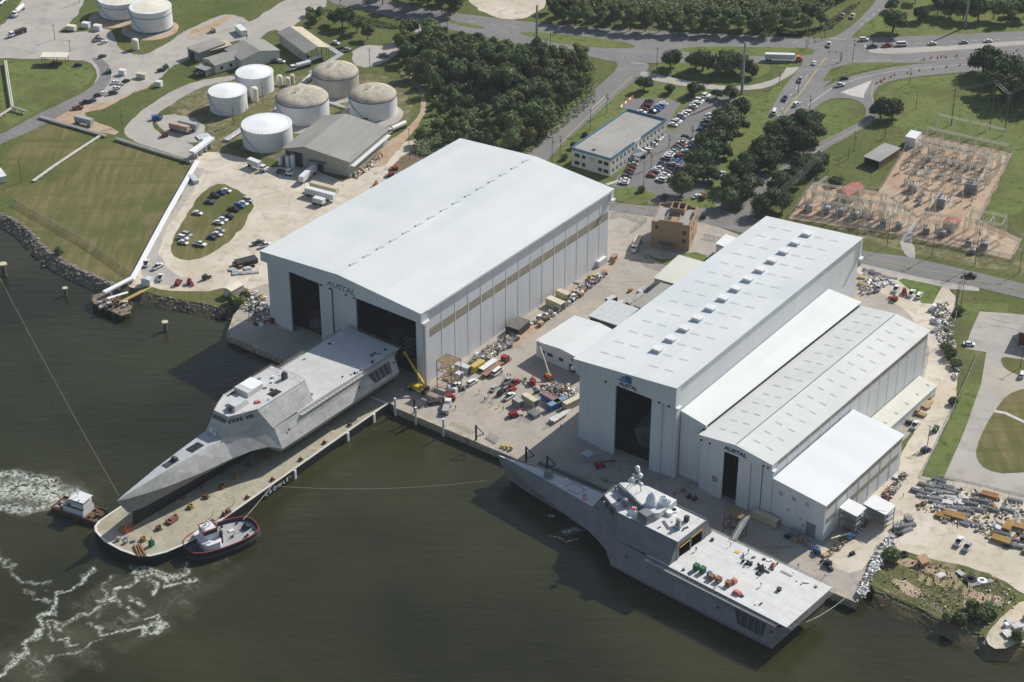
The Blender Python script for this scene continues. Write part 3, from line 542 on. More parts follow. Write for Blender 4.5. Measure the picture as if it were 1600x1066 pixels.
# ---------- third hangar
H3 = hang('fabrication_hangar', 'low gabled grey-roofed hangar with a narrow dark doorway and many dark roof lights', (64.8, 552.2), 38.3)
part('wall', CLAD, H3, lambda mb: (wall(mb, (.3, 1.2), (.3, 109), 0, 22.4, .4), wall(mb, (28.2, 1.2), (28.2, 109), 0, 22.4, .4), wall(mb, (.6, 108.9), (27.9, 108.9), 0, 22.4, .4)))
part('lining', INNER, H3, lambda mb: (wall(mb, (.7, 2), (.7, 108), .05, 22, .2), wall(mb, (27.8, 2), (27.8, 108), .05, 22, .2), wall(mb, (.9, 108), (27.6, 108), .05, 22, .2), mb.box((14.3, 55, .03), (26, 106, .06))))  # dark inner skin, colour stands in for the unlit interior
part('roof', ROOFL, H3, lambda mb: gable(mb, -.5, 29, -1.3, 109.4, 22.95, 24.9))
part('door_header', CLADF, H3, lambda mb: gable_end(mb, -.4, 28.9, -1.2, .7, 20.5, 22.5, 24.5))
for a, b, y in ((-.2, 3.6, .2), (3.7, 9.5, -.5), (15.4, 20.2, -.5), (20.3, 24.4, .1), (24.9, 28.8, .1)):
    part('sliding_door', CLADF, H3, lambda mb: mb.box(((a+b)/2, y+.3, 0), (b-a, .6, 20.49)))
part('gap_panel', SEAMD, H3, lambda mb: mb.box((24.65, .9, 0), (.6, .3, 20.4)))
part('door_vent', BAND, H3, lambda mb: mb.box((6.6, -.58, 6), (2.2, .1, 2.2)))
part('gutter_end', TRIM, H3, lambda mb: mb.box((29.3, -.3, 19.8), (1.3, 2, .8)))
part('band', BAND, H3, lambda mb: mb.box((28.41, 56, 20.4), (.12, 105, 1.9)))
for i in range(16): part('pilaster', TRIM, H3, lambda mb: mb.box((28.38, 3+i*7, 0), (.2, .3, 22.3)))
part('ridge_cap', SEAMD, H3, lambda mb: mb.box((14.25, 54, 24.87), (.3, 109, .1)))
part('valley_gutter', DARK, H3, lambda mb: mb.box((-.75, 54, 22.9), (.5, 110, .22)))
for i in range(15):
    for k, x in enumerate((4.7, 9.7, 18.4, 23.6)):
        y = 5.6+i*7.0; s = 1.95/14.75; sg = 1 if x < 14.25 else -1; z = 22.95+(x+.5 if sg > 0 else 29-x)*s+.03
        part('roof_light', SKYL, H3, lambda mb: mb.quad((x-1.3, y-.33, z-1.3*s*sg), (x+1.3, y-.33, z+1.3*s*sg), (x+1.3, y+.33, z+1.3*s*sg), (x-1.3, y+.33, z-1.3*s*sg)))
for x in (.8, 4.2, 25.6, 27.4): part('flood_light', DARK, H3, lambda mb: mb.box((x, -1.4, 21), (.6, .4, .6)))
letters('lettering', 'AUSTAL', 9.2, 1.7, NAVY, H3, (14.3, -1.23, 21.3), (PI/2, 0, 0), off=.045, slant=.1)
# ---------- annex and low extension
AN = thing('workshop_annex', 'white workshop annex with sloping smooth roof, three upper windows and a grey roller door', 'building', (64.8, 552.2, GZ+.05), -math.radians(38.3))
part('wall', CLAD, AN, lambda mb: (trap(mb, 29, 49.3, .2, .6, 0, 16.6, 14.4), wall(mb, (49.1, .7), (49.1, 52.6), 0, 14.5, .4), trap(mb, 29, 49.3, 52.5, 52.9, 0, 16.6, 14.4)))
part('roof', mat('bright_white_roof', (.66, .69, .72), .5, col2=(.7, .73, .755), scale=.05, layers=((.2, (.62, .655, .69), .55, .8),), seams=(.05, 60, 7.2, 0, .93)), AN, lambda mb: mono(mb, 28.9, 49.7, -.2, 53.3, 17.05, 14.9))
part('band', BAND, AN, lambda mb: (mb.box((49.31, 27, 12.2), (.12, 51, 2.1)), mb.box((49.31, 31, 6.4), (.12, 40, 2.1)), mb.box((49.31, 4.5, 6.4), (.12, 6, 2.1))))
for i in range(6): part('pilaster', TRIM, AN, lambda mb: mb.box((49.36, 8+i*7.4, 0), (.14, .25, 14.3)))
for x in (32.3, 37.4, 42.6):
    fr_ = part('window', TRIM, AN, lambda mb: mb.box((x, .17, 11.2), (1.9, .12, 1.9))); part('pane', GLASS if 0 else SKYL, fr_, lambda mb: mb.box((x, .1, 11.35), (1.6, .06, 1.6)))
for x, z in ((35.5, 6.3), (40.5, 4.8)):
    part('vent_grille', SKYL, AN, lambda mb: mb.box((x, .14, z), (.9, .1, 1.1)))
part('roller_door', mat('grey_door', (.2, .2, .22), .6, var=.1, scale=.5, seams=None), AN, lambda mb: mb.box((44.6, .12, 0), (3.6, .14, 5.4)))
part('side_door', DARK, AN, lambda mb: mb.box((41.6, .15, 2.6), (.5, .1, .9)))
EX = thing('store_extension', 'long low cream-roofed extension along the base of the fabrication hangar', 'building', (64.8, 552.2, GZ+.05), -math.radians(38.3))
part('wall', CLAD, EX, lambda mb: (wall(mb, (36.2, 66), (36.2, 104.6), 0, 3.9, .3), trap(mb, 28.8, 36.3, 104.2, 104.5, 0, 4.7, 3.9), trap(mb, 28.8, 36.3, 66, 66.3, 0, 4.7, 3.9)))
part('roof', ROOFC, EX, lambda mb: mono(mb, 28.7, 36.7, 60, 105, 5.3, 4.3))
for i in range(5): part('roof_light', SKYL, EX, lambda mb: mb.box((33.4, 70+i*8, 4.72), (2.4, .7, .03)))
# canopies beside the annex
for (v, u, w_, d_, h_, lab) in ((49.6, 12.5, 7, 6.5, 8.6, 'white canopy on lattice posts over stair tower, against the annex wall'), (54.5, 21, 8.5, 7, 7.4, 'white flat canopy roof standing just behind the stair canopy')):
    c = thing('canopy', lab, 'canopy', (64.8, 552.2, GZ+.06), -math.radians(38.3), 'canopies beside the annex')
    part('roof', TRIM, c, lambda mb: mono(mb, v, v+w_, u-d_/2, u+d_/2, h_+.4, h_-.3, .25))
    for dx in (.3, w_-.3):
        for dy in (-d_/2+.3, d_/2-.3): part('post', STEEL, c, lambda mb: mb.box((v+dx, u+dy, 0), (.25, .25, h_-.2)))
    for k in range(3):
        part('deck', STEEL, c, lambda mb: (mb.box((v+w_/2, u, 2+k*2.1), (w_-.5, d_-.5, .12)), mb.path([(v+.3, u-d_/2+.3, 2+k*2.1), (v+w_-.3, u-d_/2+.3, 4.1+k*2.1)], .07, 4)))
# ---------- generic small building in its own frame
def frame(FL, FR, BR):
    A, B, C_ = P(*FL), P(*FR), P(*BR); d = (B-A).normalized(); n_ = Vector((-d.y, d.x, 0)); dep = (C_-B).dot(n_)
    return A, math.atan2(d.y, d.x), (B-A).length, abs(dep)
def bldg(name, label, FL, FR, BR, h, rise, wm_, rm, axis='y', cat='building', over=.4, ridge=None, doors=(), wins=(), open_front=False, size=None):
    A, yaw, W_, D = frame(FL, FR, BR)
    if size: W_, D = size
    t_ = thing(name, label, cat, (A.x, A.y, GZ+.07), yaw)
    def f(mb):
        if not open_front: wall(mb, (0, .15), (W_, .15), 0, h, .3)
        wall(mb, (0, D-.15), (W_, D-.15), 0, h, .3); wall(mb, (.15, .3), (.15, D-.3), 0, h, .3); wall(mb, (W_-.15, .3), (W_-.15, D-.3), 0, h, .3)
        if axis == 'y' and rise > 0: [gable_end(mb, .02, W_-.02, y, y+.28, h+.002, h+.004, h+rise, xr=ridge) for y in ((0, D-.3) if not open_front else (D-.3,))]
        if axis == 'x' and rise > 0:
            for x in (0, W_-.3): mb.add([(x+a, y, z) for a in (0, .3) for y, z in ((.02, h+.002), (D-.02, h+.002), (D/2, h+rise))], [(0, 2, 1), (3, 4, 5), (0, 1, 4, 3), (1, 2, 5, 4), (2, 0, 3, 5)])
    part('wall', wm_, t_, f)
    if rise < 0: part('roof', rm, t_, lambda mb: mono(mb, -over, W_+over, -over, D+over, h-rise, h+.3, .25))
    elif rise == 0: part('roof', rm, t_, lambda mb: mb.box((W_/2, D/2, h+.01), (W_+2*over, D+2*over, .3)))
    else: part('roof', rm, t_, lambda mb: gable(mb, -over, W_+over, -over, D+over, h+.3, h+rise+.3, xr=ridge, th=.25, axis=axis))
    for s0, s1, z0, z1, side in doors: part('door', DARK, t_, lambda mb: mb.box(((s0+s1)/2, -.03, z0+.02), (s1-s0, .1, z1-z0)) if side == 'f' else mb.box((W_+.03, (s0+s1)/2, z0+.02), (.1, s1-s0, z1-z0)))
    for s0, s1, z0, z1, side in wins: part('window', GLASS, t_, lambda mb: mb.box(((s0+s1)/2, -.03, z0), (s1-s0, .1, z1-z0)) if side == 'f' else mb.box((W_+.03, (s0+s1)/2, z0), (.1, s1-s0, z1-z0)))
    return t_, W_, D
# warehouse
WH, W_, D_ = bldg('warehouse', 'grey gabled warehouse below the tank farm with an open loading bay', (446, 256), (551, 278), (612, 228), 7.6, 3.2, mat('beige_cladding', (.36, .35, .31), .8, var=.08, scale=.3, seams=None), ROOFG, ridge=11, over=.9, doors=((17, 20, 0, 3.6, 'f'),), size=(33.5, 37.5))
part('loading_bay', DARK, WH, lambda mb: mb.box((5, -.05, .02), (8.5, .14, 7)))
part('door_canopy', SEAMD, WH, lambda mb: mb.box((17.5, -.7, 4.6), (9, 1.3, .25)))
part('side_roof', TRIM, WH, lambda mb: mb.box((34.6, 19, 5.1), (1.9, 36, .25)))
for x, h_ in ((2.5, 5), (5.2, 6), (-1.5, 4.2)): 
    tk = part('silo', TANKW, None, lambda mb: mb.lathe((0, 0, 0), [(1.1, 0), (1.1, h_), (.9, h_+.3), (.1, h_+.5)], 14)); q = Matrix.Translation(WH.location)@Matrix.Rotation(WH.rotation_euler.z, 4, 'Z'); p_ = q @ Vector((x, -1.9, 0)); tk.location = p_
    tag(tk, {2.5: 'squat white silo in the warehouse bay, middle of three', 5.2: 'tallest white silo at the warehouse bay', -1.5: 'short white silo outside the left corner of the warehouse'}[x], 'silo', 'silos at the warehouse bay')
# office
A, yaw, W_, D_ = frame((893, 259), (949.3, 275.4), (1014.5, 208.5)); W_ = 20.5; D_ = 50
OF = thing('office_building', 'two-storey cream office with blue fascia and flat grey roof beside the car park', 'building', (A.x, A.y, GZ+.07), yaw); OH = 8.3
hf = [(1.5, 4.2), (5.5, 7.4), (14.2, 16.2), (17, 19.6)]; rows = ((1.2, 3.0), (5.0, 6.8))
fh = [(a, b, z0, z1) for a, b in hf for z0, z1 in rows]
sw = [(2+i*3.42, 2+i*3.42+1.5) for i in range(14)]; sh = [(a, b, z0, z1) for a, b in sw for z0, z1 in rows if not (a > 17 and a < 27 and z0 < 2)]
part('wall', STUCCO, OF, lambda mb: (wall(mb, (0, .15), (W_, .15), 0, OH, .3, fh), wall(mb, (W_-.15, .3), (W_-.15, D_-.3), 0, OH, .3, [(a-.3, b-.3, c, d) for a, b, c, d in sh]), wall(mb, (.15, .3), (.15, D_-.3), 0, OH, .3), wall(mb, (0, D_-.15), (W_, D_-.15), 0, OH, .3)))
part('roof', ROOFO, OF, lambda mb: mb.box((W_/2, D_/2, OH-.3), (W_-.7, D_-.7, .35)))
part('fascia', FASC, OF, lambda mb: (wall(mb, (-.2, -.1), (W_+.2, -.1), OH-.2, OH+1.1, .3), wall(mb, (W_+.1, .06), (W_+.1, D_*.42), OH-.2, OH+1.1, .3), wall(mb, (W_+.1, D_*.53), (W_+.1, D_+.1), OH-.2, OH+1.1, .3), wall(mb, (-.1, .06), (-.1, D_+.1), OH-.2, OH+1.1, .3), wall(mb, (.1, D_+.1), (W_-.1, D_+.1), OH-.2, OH+1.1, .3)))
part('parapet', TRIM, OF, lambda mb: wall(mb, (W_+.1, D_*.42), (W_+.1, D_*.53), OH-.2, OH+1.1, .28))
for a, b, z0, z1 in fh: part('window', GLASS, OF, lambda mb: mb.box(((a+b)/2, .18, z0), (b-a, .08, z1-z0)))
for a, b, z0, z1 in sh: part('window', GLASS, OF, lambda mb: mb.box((W_-.18, (a+b)/2, z0), (.08, b-a, z1-z0)))
def f(mb):
    y0, y1 = 19, 26; mb.box((W_+2.2, (y0+y1)/2, 3.2), (4.2, y1-y0, .3)); mb.add([(W_+.2, y0, 3.5), (W_+4.3, y0, 3.5), (W_+4.3, y1, 3.5), (W_+.2, y1, 3.5), (W_+.2, (y0+y1)/2, 6), (W_+4.3, (y0+y1)/2, 4.9)], [(0, 1, 5, 4), (2, 3, 4, 5), (1, 2, 5), (3, 0, 4)])
part('entrance_porch', SKYP, OF, f)
for dx, dy in ((3.9, 19.3), (3.9, 25.7), (1.5, 19.3), (1.5, 25.7)): part('porch_column', TRIM, OF, lambda mb: mb.box((W_+dx, dy, 0), (.35, .35, 3.2)))
part('roof_unit', STEEL, OF, lambda mb: mb.box((9, 5, OH+.05), (1.4, 1, .8)))
part('emblem', BLUEG, OF, lambda mb: (mb.add([(9, -.01, 6.2), (12.4, -.01, 6.0), (12.4, -.01, 6.7), (10, -.01, 6.8)], [(0, 1, 2, 3)]), mb.box((11.6, -.02, 5.2), (2.6, .03, .35))))
# brick building
A, yaw, W_, D_ = frame((1016.5, 385), (1076, 393), (1097, 365)); BH = 12.2
BB = thing('brick_building', 'square tan brick building with stepped parapet and roofless shafts on top', 'building', (A.x, A.y, GZ+.07), yaw)
bh = [(1.6, 2.9, 8.6, 10.6), (W_-3, W_-1.6, 7.4, 9.4), (W_-3, W_-1.6, 3.6, 5.4)]; bs = [(3, 5, 7.6, 9.8), (8, 9.6, 7.6, 9.8), (12.4, 14.6, 7.6, 9.8), (6.5, 8.5, 1.2, 4.6)]
def f(mb):
    wall(mb, (0, .2), (W_, .2), 0, BH, .4, bh); wall(mb, (W_-.2, .4), (W_-.2, D_-.4), 0, BH, .4, [(a-.4, b-.4, c, d) for a, b, c, d in bs if b < D_]); wall(mb, (.2, .4), (.2, D_-.4), 0, BH, .4); wall(mb, (0, D_-.2), (W_, D_-.2), 0, BH, .4)
    mb.box((W_*.5, .2, BH), (W_*.64, .4, .9)); mb.box((W_*.5, D_-.2, BH), (W_*.64, .4, .9)); mb.box((W_-.2, D_*.72, BH), (.4, D_*.4, 1.2))
    x0, x1 = W_*.36, W_*.72
    for x in (x0, (x0+x1)/2, x1): mb.box((x, D_*.76, BH-.5), (.35, D_*.34, 2.4))
    for y in (D_*.6, D_*.93): mb.box(((x0+x1)/2, y, BH-.5), (x1-x0, .35, 2.39))
part('wall', BRICK, BB, f)
part('roof', ROOFO, BB, lambda mb: mb.box((W_/2, D_/2, BH-1.1), (W_-.9, D_-.9, .25)))
part('shaft_wall', BRICK, BB, lambda mb: (mb.box((W_*.34, D_*.3, BH-.8), (.3, D_*.42, 1.3)), mb.box((W_*.66, D_*.3, BH-.8), (.3, D_*.42, 1.0)), mb.box((W_*.5, D_*.3, BH-.9), (W_*.3, D_*.35, .3))))
part('shaft_pit', DARK, BB, lambda mb: (mb.box((W_*.54, D_*.76, BH-.6), (W_*.33, D_*.3, .4)), mb.box((W_*.4, D_*.3, BH-.86), (W_*.1, D_*.38, .3))))
for a, b, z0, z1 in bh: part('window', GLASS, BB, lambda mb: mb.box(((a+b)/2, .2, z0), (b-a, .1, z1-z0)))
for a, b, z0, z1 in bs:
    if b < D_: part('window', mat('brown_shutter', (.12, .06, .035), .7), BB, lambda mb: mb.box((W_-.2, (a+b)/2, z0), (.1, b-a, z1-z0)))
part('lean_to_canopy', SEAMD, BB, lambda mb: mb.box((W_*.43, -1.6, 2.7), (W_*.38, 3, .2)))
for dx in (.26, .6): part('canopy_post', STEEL, BB, lambda mb: mb.box((W_*dx, -2.9, 0), (.15, .15, 2.7)))
# yard office beside the second hangar
YO, W_, D_ = bldg('yard_office', 'low white building with shallow roof and small windows joined to the tall hangar', (838, 558), (908, 588), (960, 520), 7.0, 1.2, CLAD, ROOFW, over=.4, wins=((3, 4.2, 2.8, 4.2, 'f'), (5.4, 8, 2.8, 4.2, 'f'), (11, 13, 2.8, 4.2, 'f')), doors=((16, 19, 0, 3.4, 'f'),), size=(24, 24))
part('emblem', NAVY, YO, lambda mb: (mb.add([(16.5, -.06, 5.6), (19.5, -.06, 5.4), (19.5, -.06, 6.3), (17.6, -.06, 6.3)], [(0, 1, 2, 3)]), mb.box((18.3, -.08, 4.8), (2.4, .04, .4))))
bldg('roofed_store', 'flat pale concrete-roofed store between brick building lawn and tall hangar', (1022, 449), (1070, 463), (1085, 420), 4.2, 0, STUCCO, ROOFC, size=(16, 22))
bldg('open_shed', 'open-fronted store shed with a white flat roof full of stacked timber', (921, 510), (966, 525), (985, 490), 4.6, 0, RUST, SKYP, size=(13, 15), open_front=True)
bldg('dark_roofed_store', 'dark grey roofed store partly behind the tall hangar eaves', (990, 490), (1020, 500), (1045, 470), 3.6, 0, STUCCO, ROOFG, size=(9, 22))
bldg('storage_shed', 'long low dark-topped shed against the big hangar side wall', (790, 521), (812, 528), (828, 506), 3.2, 0, DARK, mat('dark_sheet_roof', (.14, .13, .12), .8, var=.15, scale=.5), size=(6, 8.5), over=.1)
bldg('white_store', 'small white shed behind the tall hangar back corner', (1118, 400), (1135, 405), (1150, 388), 5, -1, STUCCO, TRIM, size=(9, 9))
# upper left buildings
bldg('tank_farm_shed', 'grey-roofed workshop with a pale blue roller door by the gravel lot', (294, 90), (310, 97), (340, 72), 5.2, 0, mat('grey_block', (.3, .29, .27), .85, var=.1), ROOFG, size=(9.5, 17), doors=((1.5, 5.5, 0, 4.2, 'f'),))
bldg('tan_shed', 'tan-roofed brick shed tucked beside the grey workshop', (320, 85), (331, 92), (349, 78), 4.2, -.6, mat('brown_block', (.25, .15, .09), .85, var=.1), ROOFT, size=(7, 12))
bldg('long_office', 'long grey-gabled office with small square windows', (337, 116), (376, 104), (370, 90), 4.4, 1.6, STUCCO, ROOFG, axis='x', size=(22, 11), wins=((3, 4.6, 1.4, 3.2, 'f'), (8.5, 10, 1.4, 3.2, 'f'), (15, 16.5, 1.4, 3.2, 'f')))
bldg('wide_office', 'wide grey-gabled office block behind the row of white tanks', (378, 110), (424, 98), (400, 72), 5.2, 2.4, STUCCO, ROOFG, axis='y', size=(22, 17))
bldg('small_carport', 'small grey carport roof at the end of the long office', (306, 116), (324, 122), (330, 104), 3.6, 0, STEEL, ROOFG, size=(7, 9), open_front=True)
bldg('truck_loading_shed', 'tan and grey gabled truck loading shed open at its lower end', (432, 84), (482, 97), (500, 80), 6.2, 2.2, mat('shed_wall', (.3, .3, .29), .8, var=.1), ROOFT, axis='x', size=(10, 32), open_front=False) if 0 else None
A, B = P(437, 68), P(481, 101); d = (B-A).normalized(); n_ = Vector((-d.y, d.x, 0))
LS = thing('truck_loading_shed', 'long gabled truck loading shed, one roof slope tan and one grey', 'building', (A.x, A.y, GZ+.07), math.atan2(d.y, d.x)); LL = (B-A).length
part('roof', [ROOFG], LS, lambda mb: mb.add([(0, -1, 6.2), (LL, -1, 6.2), (LL, 6.4, 8.2), (0, 6.4, 8.2), (0, -1, 5.95), (LL, -1, 5.95), (LL, 6.4, 7.95), (0, 6.4, 7.95)], [(0, 1, 2, 3), (7, 6, 5, 4), (0, 4, 5, 1), (1, 5, 6, 2), (2, 6, 7, 3), (3, 7, 4, 0)]))
part('roof', [ROOFT], LS, lambda mb: mb.add([(0, 6.45, 8.2), (LL, 6.45, 8.2), (LL, 13.5, 6.2), (0, 13.5, 6.2), (0, 6.45, 7.95), (LL, 6.45, 7.95), (LL, 13.5, 5.95), (0, 13.5, 5.95)], [(0, 1, 2, 3), (7, 6, 5, 4), (0, 4, 5, 1), (1, 5, 6, 2), (2, 6, 7, 3), (3, 7, 4, 0)]))
part('wall', mat('shed_wall', (.34, .34, .33), .8, var=.1), LS, lambda mb: (wall(mb, (.2, 0), (LL*.94, 0), 0, 6, .2), wall(mb, (.2, 13), (LL*.5, 13), 0, 5.9, .2)))
for i in range(4): part('post', STEEL, LS, lambda mb: (mb.box((LL*.96, i*4.2+.3, 0), (.3, .3, 6)),))
cg = thing('covered_walkway', 'zigzag flat-roofed pipe walkway on legs beside the loading shed', 'walkway roof', tuple(P(490, 88)))
pts = [P(484, 88)+Vector((0, 0, 5)), P(507, 84)+Vector((0, 0, 5)), P(533, 100)+Vector((0, 0, 5)), P(488, 128)+Vector((0, 0, 5))]
o_ = Vector(cg.location)
part('roof', SKYL, cg, lambda mb: [mb.box((*((a+b)/2-o_)[:2], 5+.02*i), ((b-a).length+2, 3, .3), math.atan2((b-a).y, (b-a).x)) for i, (a, b) in enumerate(zip(pts[:-1], pts[1:]))])
for a, b in zip(pts[:-1], pts[1:]):
    for k in (.15, .5, .85): q = a.lerp(b, k)-o_; part('leg', STEEL, cg, lambda mb: mb.box((q.x, q.y, 0), (.35, .35, 5)))
c_ = thing('dock_canopy', 'flat cream canopy roof over a rusty machine by the bend in the yard road', 'canopy', tuple(P(87, 99)), -.02)
part('roof', TANKC, c_, lambda mb: mb.box((0, 0, 4.4), (13.5, 6.5, .3)))
for dx in (-6, 0, 6):
    for dy in (-2.8, 2.8): part('post', RUST, c_, lambda mb: mb.box((dx, dy, 0), (.25, .25, 4.4)))
part('machine', RUST, c_, lambda mb: [mb.box((rnd.uniform(-5.5, 5.5), rnd.uniform(-3.2, -1.2), 0), (rnd.uniform(.8, 2), rnd.uniform(.8, 1.6), rnd.uniform(.8, 2.2)), rnd.random()) for _ in range(9)])
bldg('relay_house', 'small flat-roofed brown block house beside the substation drive', (1349, 257), (1364, 262), (1386, 232), 3.8, 0, mat('brown_block', (.25, .15, .09)), ROOFG, size=(8, 18), open_front=True)
bldg('control_house', 'control house with a pink-red hip roof inside the left substation bay', (1306, 312), (1320, 318), (1338, 292), 4.2, 1.6, ROOFT, ROOFR, size=(6.5, 11))
bldg('control_house', 'small pink-red roofed hut in the near substation bay', (1472, 358), (1487, 363), (1494, 350), 3.6, 1.3, ROOFT, ROOFR, size=(5.5, 5))
bldg('substation_kiosk', 'white cabin at the top corner of the substation yard', (1413, 228), (1422, 230), (1430, 216), 4.5, 0, TRIM, TRIM, size=(5, 8), over=.1)
bldg('bank_hut', 'small cream-roofed hut on the grass beside the bay', (358, 455), (371, 461), (378, 447), 3, 0, STUCCO, TANKC, size=(5, 8), over=.1) if 0 else None
bldg('guard_hut', 'cream-roofed hut on the grass beside the small bay', (350, 462), (364, 468), (378, 447), 3.2, .6, STUCCO, TANKC, size=(4.5, 7), over=.15)
bldg('jetty_hut', 'little white hut at the landward end of the yellow gangway', (221, 446), (232, 448), (234, 440), 2.6, .5, TRIM, SKYP, size=(4, 3), over=.1)
bldg('corner_building', 'dark red building cut off by the right edge of the picture', (1590, 540), (1660, 556), (1680, 520), 6, 0, mat('dark_red_wall', (.12, .05, .04), .8), ROOFG, size=(24, 14))
# ---------- storage tanks
def tank(x, yb, yt, wpx, label, roof, wallm, dome=False, stripes=False):
    nb = P(x, yb); r = wpx*nb.y/CT/FOC/2*1.0
    d_ = math.sqrt(nb.y**2+HC**2); r = wpx/2*d_/FOC*1.02
    c = nb+Vector((0, r, 0)); b = (533-yt)/FOC; h = HC+nb.y*(-ST+b*CT)/(CT+b*ST)-GZ
    t_ = thing('storage_tank', label, 'tank', (c.x, c.y, GZ+.06)); t_['group'] = 'storage tanks'
    part('shell', wallm, t_, lambda mb: mb.lathe((0, 0, 0), [(r, 0), (r, h)], 56), smooth=False)
    if dome: part('roof', roof, t_, lambda mb: mb.lathe((0, 0, h+.002), [(r*.995*math.cos(a*PI/16), 3.6*math.sin(a*PI/16)) for a in range(8)]+[(.02, 3.62)], 40))
    else: part('roof', roof, t_, lambda mb: mb.lathe((0, 0, h+.002), [(r*.995, 0), (.02, 1.1)], 48))
    part('rim', SEAMD if dome else TRIM, t_, lambda mb: mb.lathe((0, 0, h-.25), [(r+.03, 0), (r+.18, .02), (r+.18, .4), (r-.1, .42)], 48))
    if dome:
        part('roof_hatch', SEAMD, t_, lambda mb: mb.add([(-r*.45, -r*.3, h+2.95), (-r*.2, -r*.35, h+3.1), (-r*.2, -r*.15, h+3.7), (-r*.33, -r*.22, h+3.6)], [(0, 1, 2), (0, 2, 3)]))
        for k in range(9): 
            a0 = k*PI/9; part('roof_rib', TANKC, t_, lambda mb: mb.path([(r*.99*math.cos(a0)*q, r*.99*math.sin(a0)*q, h+.03+3.62*math.sqrt(max(0, 1-q*q))) for q in (-1, -.8, -.55, -.28, 0, .28, .55, .8, 1)], .1, 4))
    if stripes:
        for z0, z1 in ((.05, h*.09), (h*.72, h*.755)): part('stripe', TBLUE, t_, lambda mb: mb.lathe((0, 0, 0), [(r+.05, z0), (r+.05, z1)], 56))
    def st(mb):
        n_ = 26
        for i in range(n_):
            a0, a1 = math.radians(195+i*2.6), math.radians(195+(i+1)*2.6); z0, z1 = h*(1-i/n_), h*(1-(i+1)/n_)
            mb.add([(r*1.003*math.cos(a0), r*1.003*math.sin(a0), z0), ((r+.9)*math.cos(a0), (r+.9)*math.sin(a0), z0), ((r+.9)*math.cos(a1), (r+.9)*math.sin(a1), z1), (r*1.003*math.cos(a1), r*1.003*math.sin(a1), z1)], [(0, 1, 2, 3)])
    part('stairway', SKYP, t_, st)
    def hd(mb):
        for k in range(5): a0 = math.radians(230+k*9); mb.cyl((r*.93*math.cos(a0), r*.93*math.sin(a0), h), (r*.93*math.cos(a0), r*.93*math.sin(a0), h+1.1), .08, n=4)
    part('railing', STEEL, t_, hd)
tank(233, 54.5, 22.5, 63, 'blue-striped white tank on an orange pad, the nearer of the striped pair', TANKC, TANKW, stripes=True)
tank(184, 34, 9, 66, 'blue-striped white tank cut by the top edge of the picture', TANKC, TANKW, stripes=True)
tank(354, 181.7, 154, 58, 'smaller plain white tank at the left end of the tank farm', TANKR, TANKW)
tank(396.3, 152, 124.5, 56.5, 'plain white tank behind the leftmost farm tank, near the long office', TANKR, TANKW)
tank(414.5, 240, 210.5, 77, 'plain white tank nearest the grey warehouse', TANKR, TANKW)
tank(470, 197.5, 169.5, 81, 'white tank with weathered tan dome in the middle of the farm', DOME, TANKW, True)
tank(522.5, 154.5, 127, 71, 'grey-walled tank with weathered tan dome at the back of the farm', DOME, GALV, True)
tank(581.5, 190.5, 163, 73, 'white tank with weathered tan dome at the right end of the farm', DOME, TANKW, True)
for i, (x, y, h_, r_) in enumerate(((437.5, 133, 4.6, 1.5), (450, 133, 3.4, 1.3), (457, 130, 4, 1.2), (398, 157.5, 6.5, 1.9), (212, 77, 5, 1.9))):
    c = P(x, y); t_ = part('small_tank', TANKC, None, lambda mb: mb.lathe((0, 0, 0), [(r_, 0), (r_, h_), (r_*.7, h_+.6), (.05, h_+.8)], 16), smooth=False); t_.location = (c.x, c.y, GZ+.06)
    tag(t_, ['small cream vessel left of three between the domed tanks', 'shortest of the small vessels between the domed tanks', 'small cream vessel right of three between the domed tanks', 'slim white tank between two plain white farm tanks', 'lone slim cream tank on grass below the striped tanks'][i], 'small tank', 'small tanks')
# ================================================================ SHIPS, BARGE, TUGS
ALU = mat('bare_aluminium_hull', (.46, .455, .445), .5, .1, col2=(.57, .56, .54), scale=.25, layers=((.16, (.42, .42, .42), .52, .66), (1.1, (.36, .365, .37), .53, .74), (1.6, (.68, .67, .65), .6, .8, (1, 1, .2))), seams=(.07, 4.2, 2.3, 0, .74, .5, .84, 1))
ALU2 = mat('primed_grey_hull', (.185, .195, .215), .55, .1, col2=(.235, .245, .265), scale=.25, layers=((.6, (.18, .19, .215), .54, .78), (1.2, (.3, .31, .33), .62, .82, (1, 1, .2))), seams=(.07, 5.2, 2.4, 0, .78, .5, .87, 1))
ALUD = mat('hull_shade_dark_gear', (.05, .053, .06), .6, var=.2, scale=.4); LOWP = mat('shaded_lower_plating', (.2, .205, .215), .6, col2=(.25, .255, .26), scale=.5); BLKH = mat('black_antifouling', (.012, .012, .014), .6)  # underside and lower plating darkened: shade below the knuckle put into their colours
DECK1 = mat('light_alloy_deck', (.5, .5, .5), .65, col2=(.58, .58, .575), scale=.2, detail=8, layers=((1.2, (.42, .42, .42), .55, .8), (.15, (.5, .46, .42), .56, .72)), seams=(.05, 7.5, .9, 0, .82, .5, .92))
DECK2 = mat('pale_flight_deck', (.6, .6, .6), .65, col2=(.68, .68, .67), scale=.2, detail=8, layers=((1.2, (.5, .5, .49), .55, .8), (.1, (.62, .58, .54), .56, .72)), seams=(.07, 8.5, 1.3, 0, .74, .5, .9))
FOREG = mat('foredeck_paint', (.35, .37, .4), .7, col2=(.44, .46, .48), scale=.5, layers=((1.5, (.55, .56, .56), .58, .78),))
NETM = mat('safety_net', (.28, .26, .24), .8, var=.2, scale=.8); TARPW = mat('white_tarpaulin', (.75, .77, .8), .6, var=.05, scale=.5); TARPP = mat('pink_tarpaulin', (.55, .2, .18), .7); YELL = mat('safety_yellow', (.62, .43, .05), .6)
